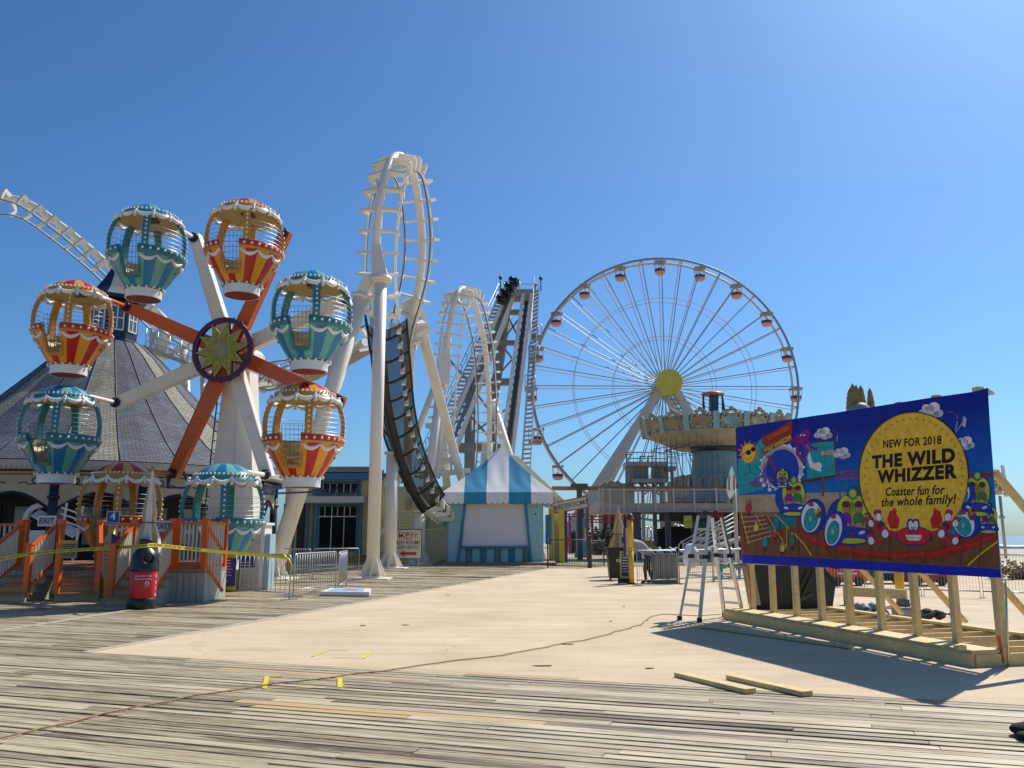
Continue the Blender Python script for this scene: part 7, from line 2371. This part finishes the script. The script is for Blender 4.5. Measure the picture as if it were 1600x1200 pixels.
car(1240, 778, .92); car(1223, 748, .45); car(1332, 810, 1.3); car(1527, 775, 1.05); car(1545, 812, .7)
for cx, cy, rx, ry, rot in ((1268, 808, 15, 24, 8), (1303, 828, 13, 25, 10), (1507, 818, 16, 21, -20), (1508, 772, 8, 14, 8)):
    a.ell("blue", cx + 3, cy - 1, rx + 4, ry + 3, rot, .0042); a.ell("white", cx, cy, rx, ry, rot, .0048); a.ell("teal", cx - .5, cy + 4, rx * .66, ry * .72, rot, .0054)
    a.ell("red", cx, cy - ry * .85, 3.5, 3, 0, .006); a.ell("lime", cx - 1, cy + 3, 2, 3.5, 0, .006)
for x0, y0, x1, y1 in ((1158, 800, 1171, 850), (1180, 803, 1192, 824), (1199, 804, 1230, 856), (1212, 803, 1234, 826), (1230, 824, 1230, 854)): a.line("rope", [(x0, y0), (x1, y1)], 1.3, .001)
rq = random.Random(8)
for i in range(9):                                       # riders and faces leaning out of the cars
    x, y = rq.choice(((1283, 792), (1278, 800), (1316, 822), (1356, 806), (1352, 826), (1262, 786), (1500, 795), (1519, 800), (1538, 798)))
    x += rq.uniform(-3, 3); y += rq.uniform(-3, 3)
    a.ell("skin", x, y, 2.8, 3.4, 0, .007); a.ell(rq.choice(("dbrown", "orange", "rope")), x, y - 2.4, 3, 1.8, 0, .0074); a.ell(rq.choice(("red", "teal", "purple", "green")), x, y + 6, 4, 4, 0, .0066)
for cx, cy, k in ((1240, 778, .9), (1332, 810, 1.3), (1527, 775, 1.0)):
    for dx in (-7, 8):
        a.ell("dbrown", cx + dx * k - 1, cy - 13 * k, .7, .7, 0, .0075); a.ell("dbrown", cx + dx * k + 1.2, cy - 13 * k, .7, .7, 0, .0075); a.line("dred", [(cx + dx * k - 1.2, cy - 10 * k), (cx + dx * k + 1.2, cy - 10 * k)], .6, .0075)
for i in range(14): a.line("dbrown", [(1160 + i * 29, 806 + (i % 3) * 3), (1166 + i * 28, 868 + i * 1.3)], .7, .0004)
for i in range(10): a.line("dteal", [(1160 + i * 3.5, 760 - (i % 4) * 9), (1166 + i * 3, 757 - (i % 4) * 9)], .9, .0004)
for i in range(6): a.line("tan", [(1158 + i * 2, 808 + i * 8), (1194 + i * 3, 806 + i * 6)], 2, .0005)
for x, y, c_, h in ((1170, 798, "red", 22), (1182, 828, "yellow", 18), (1196, 852, "teal", 20), (1211, 838, "red", 14), (1223, 860, "rope", 16), (1238, 850, "green", 26)):
    a.ell("skin", x, y - h * .62, 2.4, 2.8, 0, .002); a.ell(c_, x, y - h * .2, 4, h * .34, 0, .002); a.line("dbrown", [(x - 1, y + h * .05), (x - 1.5, y + h * .4)], 1.8, .0018); a.line("dbrown", [(x + 1, y + h * .05), (x + 1.5, y + h * .4)], 1.8, .0018)
a.done(); Art.lift += .001
a = Art("printed_disc")
a.ell("dbrown", 1428, 744, 86.5, 101, 0, 0, n=64); a.ell("yellow", 1428.5, 744, 84.5, 99, 0, .0012, n=64)
for i in range(46):
    q = 2 * math.pi * i / 46; a.ell("dot", 1428.5 + 76 * math.cos(q), 744 + 90 * math.sin(q), 1.9, 2.0, 0, .0022, n=10)
a.done()
a = Art("printed_words")
a.text("black", "NEW FOR 2018", 1424, 691.5, 92, 12.5, -.075, .032)
a.text("black", "THE WILD", 1424.5, 718, 131, 20, -.085, .055); a.text("black", "WHIZZER", 1430, 742, 126, 20, -.075, .055)
a.text("black", "Coaster fun for", 1427.5, 767.5, 93, 14, -.04, .028, shear=.22); a.text("black", "the whole family!", 1432, 783, 118, 14, -.05, .028, shear=.22)
a.done(False)
a = Art("printed_crab")
for sgn, cx in ((-1, 1397), (1, 1464)):
    m = sgn
    a.line("red", [(1428 + m * 22, 836), (1428 + m * 40, 832), (1428 + m * 58, 824), (1428 + m * 56, 814)], 9)
    a.poly("red", [(cx - m * 7, 826), (cx - m * 10, 812), (cx - m * 3, 800), (cx + m * -1 - m * 3, 793), (cx + m * 6, 799), (cx + m * 10, 812), (cx + m * 5, 826)], .001)
    a.poly("dred", [(cx - m * 3, 806), (cx - m * 6, 796), (cx - m * 1, 801)], .002)
    for x, y, r in ((54, 808, 6), (44, 834, 6.5), (66, 818, 5.5), (66, 845, 6)): a.ell("white", 1428 + m * x, y, r * .8, r, 15 * m, .002); a.ell("red", 1428 + m * (x + 2), y - 7, r * .9, r * .7, 0, .0015)
    a.line("red", [(1428 + m * 44, 836), (1428 + m * 58, 846), (1428 + m * 66, 842)], 6, .001); a.ell("dbrown", 1428 + m * 50, 822, 5, 7, 0, .0005)
a.ell("dred", 1429, 837.5, 27.5, 14.5, 0, .002); a.ell("red", 1429, 837, 26.5, 13.5, 0, .003)
for dx in (-3.6, 3.6): a.ell("dred", 1428 + dx, 820, 5.6, 9, dx * 2, .0035); a.ell("white", 1428 + dx, 821, 4, 7.2, dx * 2, .0042); a.ell("black", 1428 + dx * .55, 825, 1.3, 1.9, 0, .005)
a.poly("white", [(1416, 835.5), (1441, 836), (1440, 842), (1436, 845), (1422, 844.5), (1418, 842)], .0042); a.line("dred", [(1417, 840), (1440, 840.5)], .7, .005)
a.done()

# ---------------------------------------------------------------- behind the frame: black tipping cart, tools, bollard, ride cars
t = thing("tipping_cart", "black plastic tipping cart with sloped nose behind the banner's left studs", "cart", gnd(1240, 962))
cy = 17.4
prof = [(1178, 884), (1283, 887), (1306, 912), (1301, 950), (1256, 956), (1190, 952)]
mb = MB(); mb.prism([at(x, y, cy) for x, y in prof], (0, .95, 0)); bd_ = mb.build("tub", BLACKP, t)
mb = MB(); pr_ = [at(x, y, cy) for x, y in ((1176, 884), (1284, 887), (1307, 912))]
for p, q in zip(pr_, pr_[1:]): mb.bar(p + V3((0, .475, 0)), q + V3((0, .475, 0)), 1.05, .05)
mb.build("rim", BLACKP, t)
for x in (1262, 1272):
    mb = MB(); mb.bar(at(x, 893, cy - .02), at(x - 22, 940, cy - .02), .06, .05, up=(0, 1, 0)); mb.build("moulded_rib", BLACKP, bd_)
mb = MB(); mb.bar(at(1240, 945, cy - .03), at(1268, 928, cy - .03), .05, .05); mb.bar(at(1190, 953, cy + .4), at(1256, 956, cy + .4), .9, .08); mb.build("chassis", DSTEEL, t)
for x, r in ((1186, .09), (1205, .15), (1245, .15)):
    p = gnd(x, 966) ; p = V3((at(x, 960, cy + .1).x, cy + .05, r)); mb = MB(); mb.tube([p, p + V3((0, .08, 0))], r, 18); mb.build("wheel", BLACK, t)
mb = MB(); p = at(1240, 957, cy + .5); mb.box((p.x, p.y, .2), (1.0, .7, .22)); mb.build("axle_box", DSTEEL, t)
c = gnd(1408, 945); t = thing("bollard", "bright yellow bollard standing behind the timber frame", "bollard", c)
mb = MB(); mb.tube([c, c + Z * 1.0], .10, 16); mb.ball(c + Z * 1.0, .10, 16, 8); mb.build("post", YELLOW, t)
mb = MB(); mb.box(c + Z * .02, (.34, .34, .04)); mb.build("base_plate", DSTEEL, t)
mb = MB(); p, q = gnd(1322, 945), gnd(1418, 951); mb.bar(p + Z * .30, q + Z * .30, .10, .20); o = mb.build("crosspiece", LUMBER, None, p); t = thing("low_beam", "low lumber crossbeam on short blocks behind the studs, beside the yellow bollard", "beam", p)
o.location = (0, 0, 0); o.parent = t; ORG[o.name] = p
for f in (.05, .95):
    mb = MB(); mb.box(p.lerp(q, f) + Z * .10, (.12, .3, .2)); mb.build("block", DSTEEL, t)
mb = MB(); mb.box(p + Z * .30, (.06, .115, .215)); mb.build("orange_end", ORANGE2, t)
for i, (px, py, nm, cat, lb) in enumerate(((1352, 962, "tool_bag", "bag", "grey plastic bag of tools on the concrete behind the middle studs"), (1410, 968, "toolbox", "toolbox", "grey toolbox on the concrete behind the studs"), (1452, 972, "work_bag", "bag", "dark brown work bag lying right of the grey toolbox"))):
    c = gnd(px, py); t = thing(nm, lb, cat, c)
    if i == 1:
        mb = MB(); mb.box(c + Z * .12, (.30, .2, .20)); mb.build("case", mat("toolbox_grey", (.22, .22, .23), .5), t); mb = MB(); mb.tube([c + V3((-.08, 0, .22)), c + V3((-.08, 0, .28)), c + V3((.08, 0, .28)), c + V3((.08, 0, .22))], .012, 6); mb.build("handle", BLACK, t); mb = MB(); mb.box(c + V3((0, -.105, .13)), (.24, .01, .10)); mb.build("front_plate", mat("plate_grey", (.4, .4, .4), .5), t)
    else:
        rr = random.Random(i); mb = MB()
        for k in range(7): mb.ball(c + V3((rr.uniform(-.25, .25), rr.uniform(-.1, .1), .09 + rr.uniform(0, .08))), rr.uniform(.08, .13), 8, 5, sz=.8)
        mb.build("bag", (mat("bag_grey", (.25, .25, .27), .6, var=.3, scale=20) if i == 0 else mat("bag_brown", (.06, .04, .03), .8, var=.3, scale=20)), t)
        mb = MB(); mb.bar(c + V3((-.35, -.15, .06)), c + V3((-.02, -.2, .16)), .10, .05); mb.tube(spline([c + V3((.1, -.1, .1)), c + V3((.3, -.12, .16)), c + V3((.42, -.1, .05))], 8), .02, 6); mb.build("tools", BLACKP, t)
for i, (x0, x1, Y, c_, lb) in enumerate(((1288, 1346, 27, (.55, .08, .015), "orange kiddie ride car behind the barricade, right of the black cart"), (1352, 1402, 28, (.015, .02, .05), "dark blue ride car behind the barricade, left of the yellow bollard"), (1412, 1475, 27, (.32, .01, .015), "dark red ride car behind the barricade, right of the yellow bollard"))):
    p, q = gnd(x0, 838 + 1.55 * F_PX / Y), gnd(x1, 838 + 1.55 * F_PX / Y); L_ = (q - p).length; c = (p + q) / 2
    t = thing("ride_car", lb, "ride car", c)
    mb = MB(); pr_ = [(-.5, .1), (.5, .1), (.5, .42), (.3, .5), (.12, .46), (.05, .82), (-.12, .86), (-.2, .5), (-.46, .55)]
    mb.prism([c + V3((x * L_, -.4, z)) for x, z in pr_], (0, .8, 0)); mb.build("body", mat("ride_paint_%s" % "abc"[i], c_, .35, var=.1), t)
    for sx in (-.3, .3):
        mb = MB(); mb.tube([c + V3((sx * L_, -.45, .14)), c + V3((sx * L_, -.38, .14))], .14, 14); mb.build("wheel", BLACK, t)
    mb = MB(); mb.box(c + V3((0, -.41, .38)), (L_ * .5, .02, .06)); mb.build("trim_stripe", WHITE2, t)
    mb = MB(); mb.box(c + V3((-.05 * L_, 0, .62)), (.5, .5, .25)); mb.build("seat", BLACK, t)

# lamp post, clutter and planting beyond the right-hand barricade
p = gnd(1572, 872); Y = p.y
t = thing("lamp_post", "slim pale lamp post with clustered globes and a tall white fin, right of banner", "lamp post", p)
tp2 = at(1563, 775, Y); mb = MB(); mb.tube([p, V3((p.x, Y, tp2.z))], .10, 8); mb.tube([V3((p.x, Y, tp2.z - 1.6)), V3((p.x, Y, tp2.z - 1.4))], .2, 8); mb.build("pole", mat("pale_pole", (.42, .38, .35), .5, var=.1), t)
for dx, dz, r in ((-.35, .55, .28), (.3, .6, .3), (0, 1.0, .3), (-.1, .3, .25)):
    mb = MB(); mb.ball((p.x + dx, Y, tp2.z + dz), r, 12, 8); mb.build("globe", mat("cream_globe", (.55, .42, .26), .4), t) if "cream_globe" not in bpy.data.materials else mb.build("globe", bpy.data.materials["cream_globe"], t)
mb = MB(); mb.bar((p.x - .5, Y, tp2.z + .15), (p.x + .5, Y, tp2.z + .15), .08, .08); mb.build("arm", mat("rust_arm", (.25, .15, .1), .6), t)
mb = MB(); e0, e1 = at(1566, 727, Y), at(1573.5, 776, Y); mb.bar(e0, e1, .12, .22, w1=.24, h1=.3); mb.build("fin", WHITE2, t)
GOLDL = [mat("gold_leaf_%s" % n, c, .7, var=.3, scale=3) for n, c in (("deep", (.16, .12, .03)), ("mid", (.28, .22, .07)), ("pale", (.42, .34, .14)))]
bush("golden shrub behind the barricade at the photograph's right edge", gnd(1592, 905), 1.1, .7, .55, 700, 5, .09, "shrub", GOLDL)
rr = random.Random(9)
for i in range(5):
    c = gnd(1570 + i * 9, 892); c.y += 4
    t = thing("go_kart", "small dark go kart with white trim behind the right hand barricade", "go kart", c, 0, "go karts behind the right barricade")
    mb = MB(); mb.prism([c + V3((x, -.3, z)) for x, z in ((-.4, .1), (.4, .1), (.42, .3), (.1, .38), (0, .75), (-.2, .75), (-.25, .4), (-.4, .4))], (0, .6, 0)); mb.build("body", BLACKP, t)
    mb = MB(); mb.box(c + V3((.25, -.31, .3)), (.25, .03, .12)); mb.build("trim", WHITE2, t)
    for sx in (-.28, .28):
        mb = MB(); mb.tube([c + V3((sx, -.36, .12)), c + V3((sx, -.3, .12))], .12, 12); mb.build("wheel", BLACK, t)

# ---------------------------------------------------------------- marks, cord and bits on the ground
YT = mat("yellow_tape_mark", (.80, .62, .02), .5, var=.08)


def tape_mark(label, strips):
    t = thing("tape_mark", label, "floor marking", gnd(*strips[0][0]), 0, "yellow tape squares on the ground")
    for a, b, w in strips:
        mb = MB(); p, q = gnd(*a), gnd(*b); mb.bar(p + Z * .006, q + Z * .006, w, .003); mb.build("strip", YT, t)


tape_mark("bold yellow tape corner marks on the weathered boards", [((417, 1058), (413, 1076), .05), ((531, 1060), (531, 1075), .05), ((416, 1057), (442, 1057.5), .03), ((412, 1077), (445, 1075), .02), ((462, 1076), (494, 1075), .02), ((508, 1075), (530, 1075), .02), ((500, 1059), (531, 1060), .02)])
tape_mark("faint yellow tape square on the pale concrete", [((488, 1026), (512, 1017), .03), ((512, 1016), (545, 1017), .012), ((568, 1029), (584, 1018), .03), ((520, 1028), (566, 1029), .008)])
cp = [(-20, 1161), (60, 1143), (150, 1121), (260, 1098), (330, 1086), (400, 1075), (470, 1066), (560, 1055), (650, 1043), (700, 1035), (760, 1029), (830, 1017), (885, 1006), (925, 999), (960, 989), (1000, 977), (1017, 965), (1035, 961), (1060, 962), (1095, 963), (1125, 961)]
mb = MB(); sp_ = spline([gnd(*q) + Z * .016 for q in cp], 160)
for i, p in enumerate(sp_): p.x += .02 * math.sin(i * .9) * math.sin(i * .23); p.y += .03 * math.sin(i * .61)
mb.tube(sp_, .008, 6); tag(mb.build("extension_cord", mat("brown_cord", (.30, .17, .06), .6, var=.1), None, sp_[80]), "long thin brown extension cord snaking across boards and concrete to the ladder", "cord")
c = gnd(1622, 1154); mb = MB()
mb.ball(c + V3((0, .03, .05)), .15, 16, 10, sz=.45); mb.ball(c + V3((-.06, .08, .05)), .10, 14, 8, sz=.5); mb.ball(c + V3((-.09, -.06, .03)), .10, 14, 8, sz=.4)
tag(mb.build("black_bag", mat("black_cloth", (.004, .004, .004), .9), None, c), "small black bag lying on the boards, cut by the photograph's right edge", "bag")
rr = random.Random(21)
for i, (px, py) in enumerate(((568, 978), (632, 977), (953, 971), (890, 1007), (1012, 1045), (700, 930), (975, 948), (852, 1041))):
    c = gnd(px, py); mb = MB(); n = rr.randint(5, 7)
    mb.prism([c + V3((rr.uniform(.2, 1) * .08 * math.cos(6.283 * k / n) * (1 + (i % 2)), rr.uniform(.3, 1) * .035 * math.sin(6.283 * k / n), .003)) for k in range(n)], Z * .008)
    tag(mb.build("litter_scrap", mat("scrap_brown", (.16, .11, .07), .8) if "scrap_brown" not in bpy.data.materials else bpy.data.materials["scrap_brown"], None, c), "small brown scrap lying on the pale concrete", "scrap", "scraps on the concrete")
